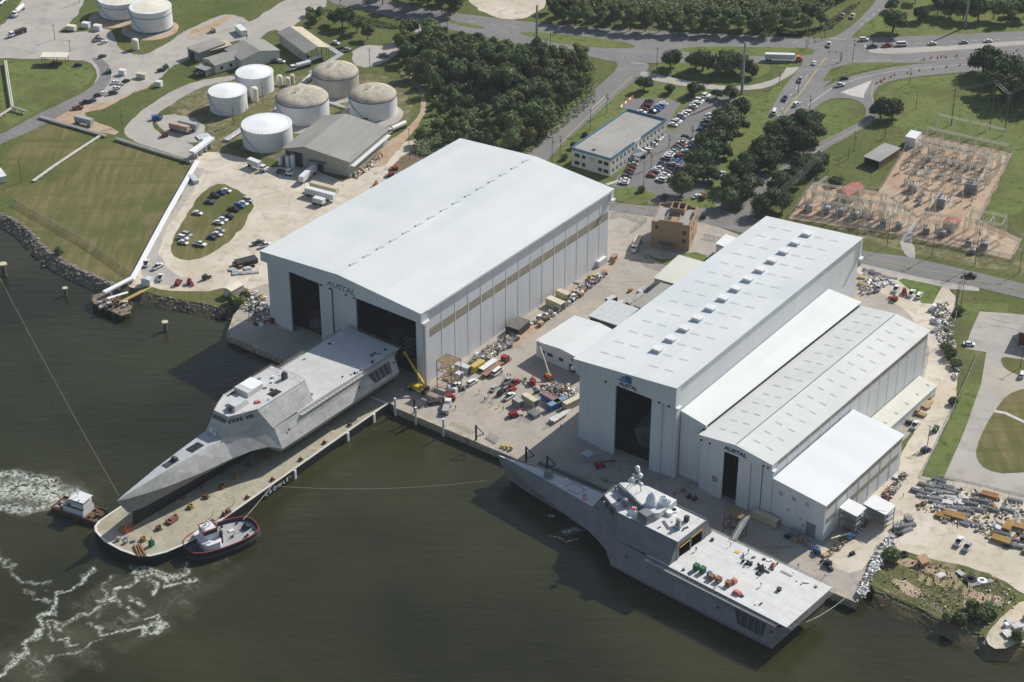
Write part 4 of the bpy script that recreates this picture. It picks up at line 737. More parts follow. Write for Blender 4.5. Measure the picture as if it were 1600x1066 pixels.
class Local:
    def __init__(s, O, yaw, z=0): s.O = Vector((O[0], O[1], z)); s.c, s.s = math.cos(yaw), math.sin(yaw); s.yaw = yaw
    def __call__(s, x, y, z=0): return Vector((s.O.x+x*s.c-y*s.s, s.O.y+x*s.s+y*s.c, s.O.z+z))
STN = [  # station, deck half, deck z, knuckle half, z, bottom half, z
    (129.5, .03, 9.3, .04, 9.0, .02, 8.6), (125.5, .45, 9.75, .9, 8.2, .25, 2.0), (119, 1.0, 10.2, 2.2, 7.1, .8, 1.0), (110, 1.9, 10.75, 3.9, 5.9, 2.2, 1.4), (97, 3.0, 11.0, 6.1, 4.9, 4.3, 2.3), (84, 4.1, 11.05, 8.1, 4.6, 7.0, 3.1),
    (77, 7.35, 10.6, 10.6, 4.9, 9.6, 4.3), (71, 10.2, 10.25, 13.0, 4.5, 12.4, 3.7), (67, 12.2, 10.0, 15.6, 2.4, 14.9, .9), (55, 12.4, 10, 15.7, 2.3, 15.0, .6), (30, 12.8, 10, 15.7, 2.3, 15.0, .6), (3.5, 13.0, 10, 15.6, 2.3, 14.9, .6)]
def loft(mb, rings):
    n = len(rings[0]); vs = [p for r in rings for p in r]
    mb.add(vs, [(j*n+i, j*n+i+1, (j+1)*n+i+1, (j+1)*n+i) for j in range(len(rings)-1) for i in range(n-1)])
def ship(label, O, z, yaw, hullm, deckm, foredeck, variant):
    t_ = thing('trimaran_warship', label, 'warship', (O[0], O[1], z), yaw)
    def shell(mb):
        for sg in (1, -1):
            loft(mb, [[(s, sg*d, zd), (s, sg*k, zk)] for s, d, zd, k, zk, b, zb in STN])
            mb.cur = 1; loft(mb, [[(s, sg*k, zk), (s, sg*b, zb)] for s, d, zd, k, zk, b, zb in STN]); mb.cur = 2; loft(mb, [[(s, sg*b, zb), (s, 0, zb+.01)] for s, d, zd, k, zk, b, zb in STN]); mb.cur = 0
        s, d, zd, k, zk, b, zb = STN[-1]; mb.add([(s, -d, zd), (s, -k, zk), (s, -b, zb), (s, b, zb), (s, k, zk), (s, d, zd)], [tuple(range(6))])
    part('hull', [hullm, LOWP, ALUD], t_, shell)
    def dk(mb, s0, s1, zo=0):
        pts = [r for r in STN if s0 <= r[0] <= s1]; loft(mb, [[(r[0], r[1], r[2]+zo), (r[0], -r[1], r[2]+zo)] for r in pts])
    part('foredeck', foredeck, t_, lambda mb: dk(mb, 60, 130, .01))
    def fd(mb):
        vs = [(x, y, z_) for z_ in (9.6, 10.02) for x, y in ((0, -12.9), (0, 12.9), (55, 12.2), (55, -12.2))]
        mb.add(vs, [(3, 2, 1, 0), (4, 5, 6, 7), (0, 1, 5, 4), (1, 2, 6, 5), (2, 3, 7, 6), (3, 0, 4, 7)])
    part('flight_deck', deckm, t_, fd)
    # hulls under the wet deck
    def mh(mb):
        R = [(124, .1, -4.2), (118, .6, -4.3), (105, 1.6, -4.3), (85, 2.8, -4.3), (60, 3.6, -4.3), (30, 3.8, -4.3), (4, 3.6, -3.6)]; T = [(123, .2, 3.4), (117, .7, 1.7), (105, 2.3, 2.0), (85, 4.4, 3.2), (60, 4.4, 2), (30, 4.3, 1.5), (4, 4.2, 1.5)]
        for sg in (1, -1): loft(mb, [[(b[0], sg*b[1], b[2]), (a[0], sg*a[1]*1.1, -1), (a[0], sg*a[1]*.6, a[2]), (a[0], 0, a[2]-.15)] for a, b in zip(R, T)])
        mb.add([(4, -4.2, 1.5), (4, -3.96, -1), (4, -2.2, -3.6), (4, 2.2, -3.6), (4, 3.96, -1), (4, 4.2, 1.5)], [tuple(range(6))])
    part('main_hull', BLKH, t_, mh)
    for sg in (1, -1):
        def am(mb):
            R = [(64, .1), (58, .7), (40, 1.1), (8, 1.0), (5, .9)]
            for q in (1, -1): loft(mb, [[(s, sg*13+q*1.05, 2), (s, sg*13+q*w_, .5), (s, sg*13+q*w_*.8, -1.5), (s, sg*13, -2.4)] for s, w_ in R])
            mb.add([(5, sg*13-1, 2), (5, sg*13-.6, -1.5), (5, sg*13, -2.4), (5, sg*13+.6, -1.5), (5, sg*13+1, 2)], [tuple(range(5))])
        part('side_hull', BLKH, t_, am)
    # superstructure
    Z = 17.2
    B_ = [(84.05, 4.0, 11.08), (75, 8.1, 10.53), (67.4, 12.1, 10.03), (46, 11.7, 10.03)]; T_ = [(80, 3.5, Z), (75.2, 5.9, Z), (70.2, 8.2, Z), (46, 8.2, Z)]
    def sup(mb):
        for sg in (1, -1): loft(mb, [[(a[0], sg*a[1], a[2]), (b[0], sg*b[1], b[2])] for a, b in zip(B_, T_)])
        mb.quad((84.05, -4, 11.08), (84.05, 4, 11.08), (80, 3.5, Z), (80, -3.5, Z))
        # bulwark round the bridge roof
        for sg in (1, -1): mb.quad((46, sg*8.2, Z), (46, sg*11.7, 10.03), (46, sg*8.0, 10.03), (46, sg*8.0, Z))
        wall(mb, (46, -8.0), (46, 8.0), 10.03, Z, .3, [(2.2, 8.3, 10.03, 15.2), (8.9, 15.0, 10.03, 15.2)] if variant == 2 else [(1.2, 7.2, 10.03, 15), (8.6, 14.6, 10.03, 15)])
    part('superstructure', hullm, t_, sup)
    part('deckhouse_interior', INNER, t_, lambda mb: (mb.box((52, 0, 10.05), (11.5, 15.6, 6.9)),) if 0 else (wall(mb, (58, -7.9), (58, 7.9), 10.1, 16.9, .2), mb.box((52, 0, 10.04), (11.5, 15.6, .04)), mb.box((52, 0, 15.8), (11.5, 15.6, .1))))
    def rf(mb):
        pts = [(b[0]+.0, b[1]-.02) for b in T_]+[(b[0], -b[1]+.02) for b in T_[::-1]]
        mb.prism(pts, Z-.35, Z-.02)
    part('bridge_roof', deckm, t_, rf)
    def bw(mb):
        for sg in (1, -1):
            for a, b in zip(T_[:-1], T_[1:]): wall(mb, (a[0], sg*(a[1]-.12)), (b[0], sg*(b[1]-.12)), Z-.02, Z+.7 if b[0] > 60 else Z+.35, .2)
        wall(mb, (79.9, -3.45), (79.9, 3.45), Z-.02, Z+.7, .2)
    part('bulwark', hullm, t_, bw)
    # bridge windows: strip of separate panes just under the roof edge
    def pane(a, b, A2, B2, n_, t0=.05, t1=.95, f0=.72, f1=.92):
        a, b, A2, B2 = map(Vector, (a, b, A2, B2)); nn = (b-a).cross(A2-a).normalized()
        if nn.dot((a+b)/2-Vector((60, 0, 12))) < 0: nn = -nn
        for i in range(n_):
            u0, u1 = t0+(t1-t0)*i/n_, t0+(t1-t0)*(i+.75)/n_
            q = [a.lerp(b, u).lerp(A2.lerp(B2, u), f)+nn*.16 for u, f in ((u0, f0), (u1, f0), (u1, f1), (u0, f1))]
            part('bridge_window', GLASS, t_, lambda mb: mb.quad(*q))
    pane((84.05, -4, 11.08), (84.05, 4, 11.08), (80, -3.5, Z), (80, 3.5, Z), 7)
    for sg in (1, -1):
        pane((84.05, sg*4, 11.08), (75, sg*8.1, 10.53), (80, sg*3.5, Z), (75.2, sg*5.9, Z), 4)
        pane((75, sg*8.1, 10.53), (67.4, sg*12.1, 10.03), (75.2, sg*5.9, Z), (70.2, sg*8.2, Z), 3, .1, .6)
    # walkways and nets along the flight deck
    for sg in (1, -1):
        part('side_walkway', deckm, t_, lambda mb: mb.box((29, sg*13.45, 9.15), (51, 1.0, .15)))
        def nt_(mb):
            for i in range(27): mb.cyl((3+i*1.9, sg*13.0, 9.9), (3+i*1.9, sg*14.5, 10.1 if variant == 1 else 9.4), .06, n=4)
            for q in (13.3, 13.9, 14.5): mb.cyl((3, sg*q, 10.05 if variant == 1 else 9.5), (53, sg*q, 10.05 if variant == 1 else 9.5), .06, n=4)
        part('safety_net', NETM, t_, nt_)
    part('stern_net', NETM, t_, lambda mb: ([mb.cyl((-1.6, -12.5+i*2.5, 9.8), (.1, -12.5+i*2.5, 9.9), .06, n=4) for i in range(11)], [mb.cyl((-x, -12.9, 9.85), (-x, 12.9, 9.85), .06, n=4) for x in (.5, 1.1, 1.6)]))
    part('stern_overhang', hullm, t_, lambda mb: mb.add([(0, -12.9, 9.6), (0, 12.9, 9.6), (3.6, 12.9, 8.2), (3.6, -12.9, 8.2)], [(0, 1, 2, 3)]))
    # mooring recess near the stern on both sides, its shade painted as a flat dark panel
    def side_pt(s, f, sg, out=.06): return Vector((s, sg*(13+(15.65-13)*f+out), 10+(2.3-10)*f))
    for sg in (1, -1):
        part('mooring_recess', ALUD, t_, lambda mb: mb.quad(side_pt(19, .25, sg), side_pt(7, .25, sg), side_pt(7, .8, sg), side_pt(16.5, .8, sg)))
        for k, s_ in enumerate((8.5, 11, 13.5, 16)): part('recess_frame', hullm, t_, lambda mb: mb.cyl(side_pt(s_, .25, sg, .15), side_pt(s_-.6, .8, sg, .15), .16, n=5))
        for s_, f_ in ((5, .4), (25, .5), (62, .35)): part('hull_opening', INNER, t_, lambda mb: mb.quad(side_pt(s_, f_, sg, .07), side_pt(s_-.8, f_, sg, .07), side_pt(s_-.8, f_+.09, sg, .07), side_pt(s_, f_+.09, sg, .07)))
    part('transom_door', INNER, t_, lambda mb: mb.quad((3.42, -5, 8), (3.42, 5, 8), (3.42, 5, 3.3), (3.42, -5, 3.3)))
    return t_, Local(O, yaw, z), Z
# --- warship on the barge
c = (P(625, 542, 18.5)+P(541, 513, 18.5))/2; Y1 = math.radians(180+52.7)
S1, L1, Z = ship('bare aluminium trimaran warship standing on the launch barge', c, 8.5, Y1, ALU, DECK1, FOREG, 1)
part('foredeck_hatch', INNER, S1, lambda mb: (mb.box((93.5, .2, 11.13), (5.5, 3.2, .12)), mb.box((93.5, .2, 11.2), (.12, 3.2, .1)), mb.box((91.8, .2, 11.2), (.12, 3.2, .1)), mb.box((95.4, .2, 11.2), (.12, 3.2, .1))))
part('gun_well', ALUD, S1, lambda mb: (mb.box((105, 0, 10.93), (5.5, 2.6, .1)), mb.box((103, 0, 10.9), (1.6, 2.6, 1.3), 0, .25)))
part('roof_deckhouse', DECK1, S1, lambda mb: (mb.box((62.5, -3.6, Z), (8, 7, 1.9), 0, .06), mb.box((72.5, .6, Z-.01), (7.5, 4.6, 2.0), 0, .22)))
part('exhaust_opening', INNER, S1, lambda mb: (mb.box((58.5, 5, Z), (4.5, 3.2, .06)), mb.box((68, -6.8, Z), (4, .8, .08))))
part('sensor_housing', ALUD, S1, lambda mb: (mb.box((49.5, 1.5, Z), (1.8, 1.6, 2.2)), mb.box((49.5, 1.5, Z+2.2), (1.1, 1.2, .7))))
part('forward_sensor', ALUD, S1, lambda mb: (mb.box((76.3, .8, Z), (1.1, 1.2, 1.9)), mb.cyl((76.3, .8, Z+1.9), (76.3, .8, Z+2.9), .12, n=5)))
part('deckhouse_roof_panel', TARPW, S1, lambda mb: mb.box((61, -3.6, Z+1.91), (6, 6, .1)))
part('capstan', TARPW, S1, lambda mb: (mb.box((83.2, -1.8, 11.1), (1.4, 1.2, 1.6)), mb.cyl((84.2, .5, 11.1), (84.2, .5, 12.2), .5, n=8)))
part('roof_edge_rail', NETM, S1, lambda mb: (mb.cyl((46.3, -8, Z+1.1), (60, -8, Z+1.1), .06, n=4), mb.cyl((46.3, -8, Z+1.1), (46.3, 8, Z+1.1), .06, n=4), [mb.cyl((46.3, -8+i*2, Z), (46.3, -8+i*2, Z+1.1), .05, n=4) for i in range(9)]))
for i, (s_, y_) in enumerate(((66.5, 4.5), (66, -5.8), (47.5, 10.5))):
    q = L1(s_, y_, Z+.02 if s_ > 48 else 10.05); o = part('tarp_bundle', TARPP, None, lambda mb: mb.box((0, 0, 0), (2.2, 1.6, .7), .4, .3)); o.location = q
    tag(o, ['pink tarpaulin bundle on the bridge roof of the barge ship', 'pink tarpaulin bundle at the far edge of the barge ship roof', 'small red bundle on the flight deck of the barge ship'][i], 'tarpaulin')
# white chalk marks and hull draught figures
part('hull_marks', TARPW, S1, lambda mb: [mb.quad(Vector((s_, 12.75+2.95*f_+.05, 10-7.7*f_)), Vector((s_-.25, 12.75+2.95*f_+.05, 10-7.7*f_)), Vector((s_-.25, 12.75+2.95*(f_+.05)+.05, 10-7.7*(f_+.05))), Vector((s_, 12.75+2.95*(f_+.05)+.05, 10-7.7*(f_+.05)))) for s_, f_ in ((52, .2), (51, .2), (50, .2), (52, .32), (51, .32), (49, .3), (60, .3), (59, .3), (43, .25), (42, .25), (36, .4), (34, .4))])
# --- warship at the quay
c = (P(1235, 984, 10)+P(1294.7, 915, 10))/2; Y2 = math.radians(180-40.7)
S2, L2, Z = ship('grey trimaran warship moored at the quay with radar mast and pale flight deck', c, 0, Y2, ALU2, DECK2, mat('foredeck_cluttered', (.42, .44, .46), .7, col2=(.52, .54, .55), scale=.7, layers=((2, (.68, .69, .7), .58, .75),)), 2)
part('door_stripe', YELL, S2, lambda mb: (mb.box((45.78, -2.7, 14.6), (.1, 6.1, .5)), mb.box((45.78, 3.9, 14.2), (.1, 5.6, .45))))
part('bow_plate', TARPW, S2, lambda mb: mb.add([(129, -.1, 9.4), (129, .1, 9.4), (122, .7, 10.05), (122, -.7, 10.05)], [(0, 3, 2, 1)]))
part('gun_turret', ALU2, S2, lambda mb: (mb.lathe((106.5, 0, 11.1), [(1.7, 0), (1.75, .9), (1.4, 1.8), (.8, 2.4), (.05, 2.6)], 16), mb.cyl((107.5, 0, 12.6), (111.5, 0, 13.3), .12, n=6)))
part('roof_screen', ALU2, S2, lambda mb: (wall(mb, (78, -1.8), (59.5, 4.2), Z, Z+2.7, .3), mb.box((61, 5, Z), (4.5, 3.8, 3.2), -.2, .12)))
part('far_deckhouse', DECK2, S2, lambda mb: mb.prism([(78.5, -3), (77, -4.6), (70, -7.8), (58, -7.8), (58, 1.5), (60, 3.6)], Z, Z+2.4))
part('radome', ALU2, S2, lambda mb: mb.lathe((71, 3.4, Z), [(.8, 0), (.9, .8), (1.2, 1.3), (1.25, 2), (.9, 2.8), (.05, 3.1)], 16))
def f(mb):
    r = random.Random(5)
    for x, y, a, b, h in ((63, -.5, 4.2, 3.6, 4.6), (60, -3.6, 4.6, 4, 3.0), (66.5, 4.9, 3.6, 2.6, 1.6), (64.3, 5.6, 1.8, 1.8, 2.6)):
        vs = []; n_ = 9
        for k, (q, zz) in enumerate(((1, 0), (.85, .5), (.5, .85), (.06, 1))):
            for i in range(n_):
                t0 = 2*PI*i/n_; m_ = 1+r.uniform(-.18, .18); vs.append((x+a/2*q*m_*math.cos(t0), y+b/2*q*m_*math.sin(t0), Z+(2.4 if x < 64 and y < 0 else 0)+h*zz*(1+r.uniform(-.08, .08))))
        mb.add(vs, [(k*n_+i, k*n_+(i+1) % n_, (k+1)*n_+(i+1) % n_, (k+1)*n_+i) for k in range(3) for i in range(n_)])
part('tarpaulin_cover', TARPW, S2, f)
part('red_cover', TARPP, S2, lambda mb: mb.box((66.6, 4.2, Z+1.7), (1.8, 1.5, .25), .3, .2))
def f(mb):
    b_ = (72.5, -4); top = (71, -3.2, Z+11.5)
    for dx, dy in ((2.2, 1.8), (2.2, -2.2), (-2.6, 0)): mb.cyl((b_[0]+dx, b_[1]+dy, Z+2.4), (top[0], top[1], Z+9), .16, .1, 6)
    mb.cyl((top[0], top[1], Z+8), top, .25, .12, 6)
    for zz, w_ in ((5.2, 1.9), (7.0, 1.6), (8.6, 1.2)): mb.box((top[0]+.3, top[1], Z+zz), (.25, w_*2, .2)); mb.box((top[0]+.3, top[1], Z+zz), (w_*2, .25, .2))
part('radar_mast', STEEL, S2, f)
for dx, dy, dz, r_ in ((0, 0, 11.6, .8), (.4, 1.7, 7.6, .9), (.2, -1.7, 7.4, .85), (-1.6, .2, 6.0, .7), (1.8, .6, 5.8, .75), (.5, -1.2, 9.4, .6), (.3, 1.3, 9.6, .45)):
    part('mast_dome', TARPW, S2, lambda mb: mb.ball((71.3+dx*1.2, -3.2+dy*1.2, Z+dz), r_*1.1, 10), smooth=True)
part('aft_sensor', STEEL, S2, lambda mb: (mb.box((50.5, 1.6, Z), (2, 2.2, 1.6), .3, .1), mb.box((50.3, 1.6, Z+1.6), (1.2, 1.2, 1.8), .3, .2), mb.cyl((50.3, 2.2, Z+3), (50.3, 2.2, Z+4.6), .1, n=5), mb.box((51.6, .6, Z+1.2), (.8, 1.6, 1.2), .8)))
part('aft_box', DARK, S2, lambda mb: mb.box((50.6, -3.2, Z), (1.5, 1.4, 1.9), .2))
part('roof_frame', SEAMD, S2, lambda mb: (mb.box((54.5, 2.8, Z), (4.2, .9, .18), -.5), mb.box((53.8, 3.6, Z), (3.6, .3, .2), -.5)))
part('coil_bundle', TARPW, S2, lambda mb: (mb.lathe((57.3, -5, Z), [(1.6, 0), (1.6, .5), (1.1, .5), (1.1, 0)], 12), mb.lathe((57, -2.5, Z), [(1.3, 0), (1.2, 1.2), (.9, 1.2)], 9)))
for x, y in ((82, -2.5), (81, -4.8), (76, -6.3)): part('searchlight', STEEL, S2, lambda mb: mb.lathe((x-3, y*.75, Z+.02), [(.45, 0), (.5, 1), (.4, 1.4), (.05, 1.5)], 8))
part('roof_antenna', STEEL, S2, lambda mb: [mb.cyl((x, y, Z), (x, y, Z+h), .05, n=4) for x, y, h in ((66, -7.6, 5.5), (58, -7.8, 3.5), (54, -7.8, 3), (48, -7.9, 4), (75, -5, 6), (68, 1.5, 7))])
part('hawse_fitting', TARPW, S2, lambda mb: [mb.box((x, y, 10.75 if x > 104 else 11.08), (.6, .5, .6)) for x, y in ((114, .3), (112, -.8), (110.5, .6), (108, -1.4), (102, 1.8), (100, -2), (97, 2), (92, -2.4), (88, 2.4))])
part('deck_hatch', NETM, S2, lambda mb: (mb.path([(98, -2, 11.2), (98, 1.8, 11.2), (92, 1.8, 11.2), (92, -2, 11.2), (98, -2, 11.2)], .1, 4), mb.box((90, 1, 11.06), (1.2, 1.5, .3))))
part('red_cover', TARPP, S2, lambda mb: mb.box((88.5, 2.2, 11.06), (1.6, 1.2, .5)))
for i in range(34):
    s_ = rnd.uniform(2, 78); y_ = rnd.uniform(-7.4, 7.4) if s_ > 47 else rnd.choice((-1, 1))*rnd.uniform(8, 12)
    for S_, M_ in ((S1, 0), (S2, 1)):
        if M_ == 1 and 60 < s_ < 72: continue
        part('deck_fitting', [ALUD, TARPW, DARK, NETM][(i+M_) % 4], S_, lambda mb: mb.box((s_, y_*(1 if M_ else -1), (Z if s_ > 47 else 10.03)), (rnd.uniform(.4, 1.5), rnd.uniform(.3, .9), rnd.uniform(.15, .8)), rnd.uniform(0, 3)))
# things standing on the flight deck
def deckbox(name, s_, y_, d_, m, label, cat, grp=None, a=0, z0=10.04, L_=None, tap=0, lid=None):
    q = (L_ or L2)(s_, y_, z0); o = MB().box((0, 0, 0), d_, (L_ or L2).yaw+a, tap)
    if lid: o.box((0, 0, d_[2]), (d_[0]*1.06, d_[1]*1.06, .12), (L_ or L2).yaw+a)
    o = o.obj(name, m); o.location = q; return tag(o, label, cat, grp)
GRN = mat('green_paint', (.02, .13, .06), .6); BLU = mat('blue_paint', (.05, .12, .3), .6); WOODB = mat('brown_crate_wood', (.24, .13, .07), .8, var=.2, scale=1); REDP = mat('red_paint', (.3, .05, .04), .55, var=.15, scale=.6); ORNG = mat('orange_paint', (.6, .16, .05), .55, var=.12, scale=.6)
deckbox('bin', 38.2, 7.8, (1.7, 1.7, 2.0), GRN, 'green bin on the flight deck, nearer the ship hangar', 'bin', 'green deck bins', lid=1)
deckbox('bin', 35.8, 7.7, (1.7, 1.7, 2.0), GRN, 'green bin on the flight deck, nearer the stern', 'bin', 'green deck bins', lid=1)
deckbox('bin', 33.2, 7.6, (1.3, 1.3, 1.3), BLU, 'small blue bin on the pale flight deck', 'bin', lid=1)
for i, (s_, y_) in enumerate(((31.6, 8.6), (29.2, 8.2), (25.6, 7.8))): deckbox('crate', s_, y_, (1.8, 1.6, 1.6), WOODB, ['brown crate on the flight deck, first after the blue bin', 'brown crate, middle of three on the flight deck', 'brown crate on the flight deck nearest the stern'][i], 'crate', 'brown deck crates', lid=1)
deckbox('tarp_bundle', 25.2, 5.4, (2, 1.8, 1.5), TARPP, 'upright red covered bundle beside the last brown deck crate', 'covered bundle', tap=.3)
deckbox('tarp_bundle', 21.2, 9.3, (3, 1.8, 1.1), TARPP, 'low red covered bundle near the port edge of the flight deck', 'covered bundle', tap=.3)
deckbox('tarp_bundle', 20.4, -9.6, (1.6, 1.6, 1.6), TARPP, 'red umbrella-like cover at the quay-side edge of the flight deck', 'covered bundle', tap=.6)
deckbox('deck_drum', 12.0, -.6, (1.3, 1.3, .9), DARK, 'round black drum near the stern on the pale deck', 'drum', tap=.2, lid=1)
deckbox('deck_mat', 15, -9.3, (4.2, .9, .12), NETM, 'grey mat beside the quay-side edge of the deck', 'mat')
deckbox('yellow_board', 33.5, -8.3, (1.8, 1.3, .12), YELL, 'yellow board lying on the flight deck', 'board')
r = random.Random(11)
for i in range(16):
    s_, y_ = r.uniform(21, 33.5), r.uniform(-8.5, -3)
    if i > 11: s_, y_ = r.uniform(20, 23), r.uniform(-9.5, -5)
    mb = MB(); k = i % 4
    if k == 0: mb.box((0, 0, .1), (1.9, .35, .3)).box((-.7, 0, 0), (.2, .8, 1.3)).box((.6, 0, .3), (.3, .6, .5)).cyl((-.7, -.8, 1.2), (-.7, .8, 1.2), .06, n=5)
    elif k == 1: mb.box((0, 0, 0), (1.8, .7, .3)).cyl((.8, -.3, .3), (.9, -.3, 1.4), .06, n=5).cyl((.8, .3, .3), (.9, .3, 1.4), .06, n=5).box((.9, 0, 1.3), (.2, .8, .25))
    elif k == 2: mb.cyl((0, -.7, 1.1), (0, .7, 1.1), .06, n=5).box((0, 0, 0), (1.4, .4, .45)).cyl((0, -.75, 1.1), (0, -.65, 1.1), .32, n=10).cyl((0, .65, 1.1), (0, .75, 1.1), .32, n=10).cyl((0, .4, 0), (0, .4, 1.1), .05, n=4).cyl((0, -.4, 0), (0, -.4, 1.1), .05, n=4)
    else: mb.cyl((-.5, 0, .45), (-.5, .12, .45), .45, n=12).box((.2, 0, .4), (1.2, .12, .15)).cyl((.1, 0, 0), (.1, 0, 1.1), .06, n=5).box((.4, 0, 0), (.15, .8, .1)).box((.1, 0, 1.05), (.3, .25, .12))
    o = mb.obj('exercise_machine', DARK, loc=L2(s_, y_, 10.04), rot=r.uniform(0, 6)); tag(o, 'black exercise machine in the cluster on the pale flight deck', 'exercise machine', 'exercise machines on the flight deck')
# gangway and its scaffold tower
a, b = P(1168, 806, 12.2), L2(38, -12.6, 10.2)
gw = thing('gangway', 'grey ramp gangway from scaffold tower down to the flight deck', 'gangway', tuple(b), 0)
def f(mb):
    d = (a-b).normalized(); n_ = Vector((-d.y, d.x, 0))*.9
    mb.add([b-b-n_, b-b+n_, a-b+n_, a-b-n_]+[q-Vector((0, 0, .25)) for q in (b-b-n_, b-b+n_, a-b+n_, a-b-n_)], [(0, 3, 2, 1), (4, 5, 6, 7), (0, 1, 5, 4), (1, 2, 6, 5), (2, 3, 7, 6), (3, 0, 4, 7)])
part('ramp', STEEL, gw, f)
for sg in (-1, 1):
    def f(mb):
        d = (a-b).normalized(); n_ = Vector((-d.y, d.x, 0))*.9*sg; mb.cyl(n_+Vector((0, 0, 1)), a-b+n_+Vector((0, 0, 1)), .07, n=4); [mb.cyl((a-b)*k/8+n_, (a-b)*k/8+n_+Vector((0, 0, 1)), .05, n=4) for k in range(9)]
    part('handrail', STEEL, gw, f)
def tower(label, x, y, W_, D_, H_, yaw, levels, m=RUST, topm=None, z=GZ+.05, grp='scaffold towers on the quay'):
    c_ = P(x, y); t_ = thing('scaffold_tower', label, 'scaffold tower', (c_.x, c_.y, z), yaw, grp)
    for sx in (-1, 1):
        for sy in (-1, 1): part('post', m, t_, lambda mb: mb.box((sx*W_/2, sy*D_/2, 0), (.22, .22, H_)))
    for k in range(1, levels+1):
        zz = H_*k/levels
        part('frame', m, t_, lambda mb: [mb.cyl(p, q, .09, n=4) for p, q in (((-W_/2, -D_/2, zz), (W_/2, -D_/2, zz)), ((W_/2, -D_/2, zz), (W_/2, D_/2, zz)), ((W_/2, D_/2, zz), (-W_/2, D_/2, zz)), ((-W_/2, D_/2, zz), (-W_/2, -D_/2, zz)), ((-W_/2, -D_/2, zz-H_/levels), (W_/2, -D_/2, zz)), ((W_/2, -D_/2, zz-H_/levels), (W_/2, D_/2, zz)))])
        if k > 1 or topm: part('platform', topm or m, t_, lambda mb: mb.box((0, 0, zz-.1), (W_*.95, D_*(.95 if k == levels else .45), .1)))
    return t_
PLY = mat('ply_platform', (.15, .11, .06), .85, col2=(.26, .2, .11), scale=.8)
tower('rusty scaffold tower under the gangway beside the moored warship', 1148, 838, 6.4, 4.4, 10, -.66, 3, topm=PLY)
tower('rusty scaffold tower at the near corner of the big hangar', 702, 605, 6.6, 6.2, 12, -.62, 3, topm=PLY)
# --- launch barge
ba = Vector((.582, .813, 0)); bn = Vector((.813, -.582, 0)); bo = P(460, 735, 3.5); BY = math.atan2(ba.y, ba.x)
BARGE = thing('launch_barge', 'long tan-decked launch barge with black sides and rounded white-edged bow', 'barge', (bo.x, bo.y, 0), BY)
BL = Local((bo.x, bo.y), BY)
out = [(53, 0), (-50, -.8), (-55, -1.8), (-60.3, -3.4), (-65, -6.2), (-67.6, -10.9), (-68.4, -16.3), (-68.1, -24.5), (-66, -31), (-64.2, -33.2), (-61.4, -34.3), (-56, -34.4), (53, -34)]
out = [(x, -y) for x, y in out]                              # local y points away from the viewer
BDECK = mat('barge_deck', (.33, .3, .215), .85, col2=(.44, .41, .31), scale=.12, detail=10, layers=((.5, (.25, .24, .19), .54, .78), (.25, (.3, .2, .12), .57, .78), (.3, (.22, .2, .16), .56, .72, (1, .15, 1, .5)), (.2, (.27, .29, .26), .55, .7), (1.2, (.5, .48, .4), .6, .8)), seams=(.07, 6, 9, 0, .85))
part('hull', BLKH, BARGE, lambda mb: mb.prism(out, -1.5, 3.3))
inn = [(x*.985-.3, 17+(y-17)*.965) for x, y in out]
part('deck', BDECK, BARGE, lambda mb: mb.sheet(inn[::-1], 3.5))
def f(mb):
    n_ = len(out); vs = [(x, y, 3.31) for x, y in out]+[(x, y, 3.62) for x, y in out]+[(x, y, 3.62) for x, y in inn]+[(x, y, 3.4) for x, y in inn]
    mb.add(vs, [(i+k*n_, (i+1) % n_+k*n_, (i+1) % n_+(k+1)*n_, i+(k+1)*n_) for k in range(3) for i in range(n_)])
part('deck_edge', mat('white_edge_paint', (.62, .6, .54), .7, col2=(.7, .68, .62), scale=.4, layers=((1, (.4, .33, .25), .6, .75),)), BARGE, f)
for t0 in (4, 33, 48): part('guide_post', TARPW, BARGE, lambda mb: mb.box((t0-4.2, -.5, .2), (1.0, .5, 3.6)))
letters('lettering', 'CROWLEY', 14, 1.5, TARPW, BARGE, (-8.5, -.03, 1.1), (PI/2, 0, 0), off=.01, sp=1.45)
for i in range(15):
    x = -60+i*7.5
    for side, y in ((0, 14.0), (1, 23.4)):
        if side and i % 2: continue
        mb = MB(); mb.box((0, 0, 0), (1.6, 2.2, .5)).box((-.3, 0, .5), (.8, 1.6, .7)).cyl((0, -.9, 1), (0, .9, 1), .3, n=8).box((.5, 0, .5), (.3, .9, 1.1))
        o = mb.obj('mooring_winch', [mat('dull_yellow', (.3, .2, .04), .8, var=.2), RUST, mat('cradle_orange', (.22, .09, .03), .8, var=.2)][i % 3], loc=BL(x, y+rnd.uniform(-.6, .6), 3.53), rot=BY+rnd.uniform(-.3, .3))
        tag(o, ['yellow', 'rusty', 'orange-brown'][i % 3]+' cradle block on the barge deck in the shade of the hull', 'cradle block', 'cradle blocks under the warship')
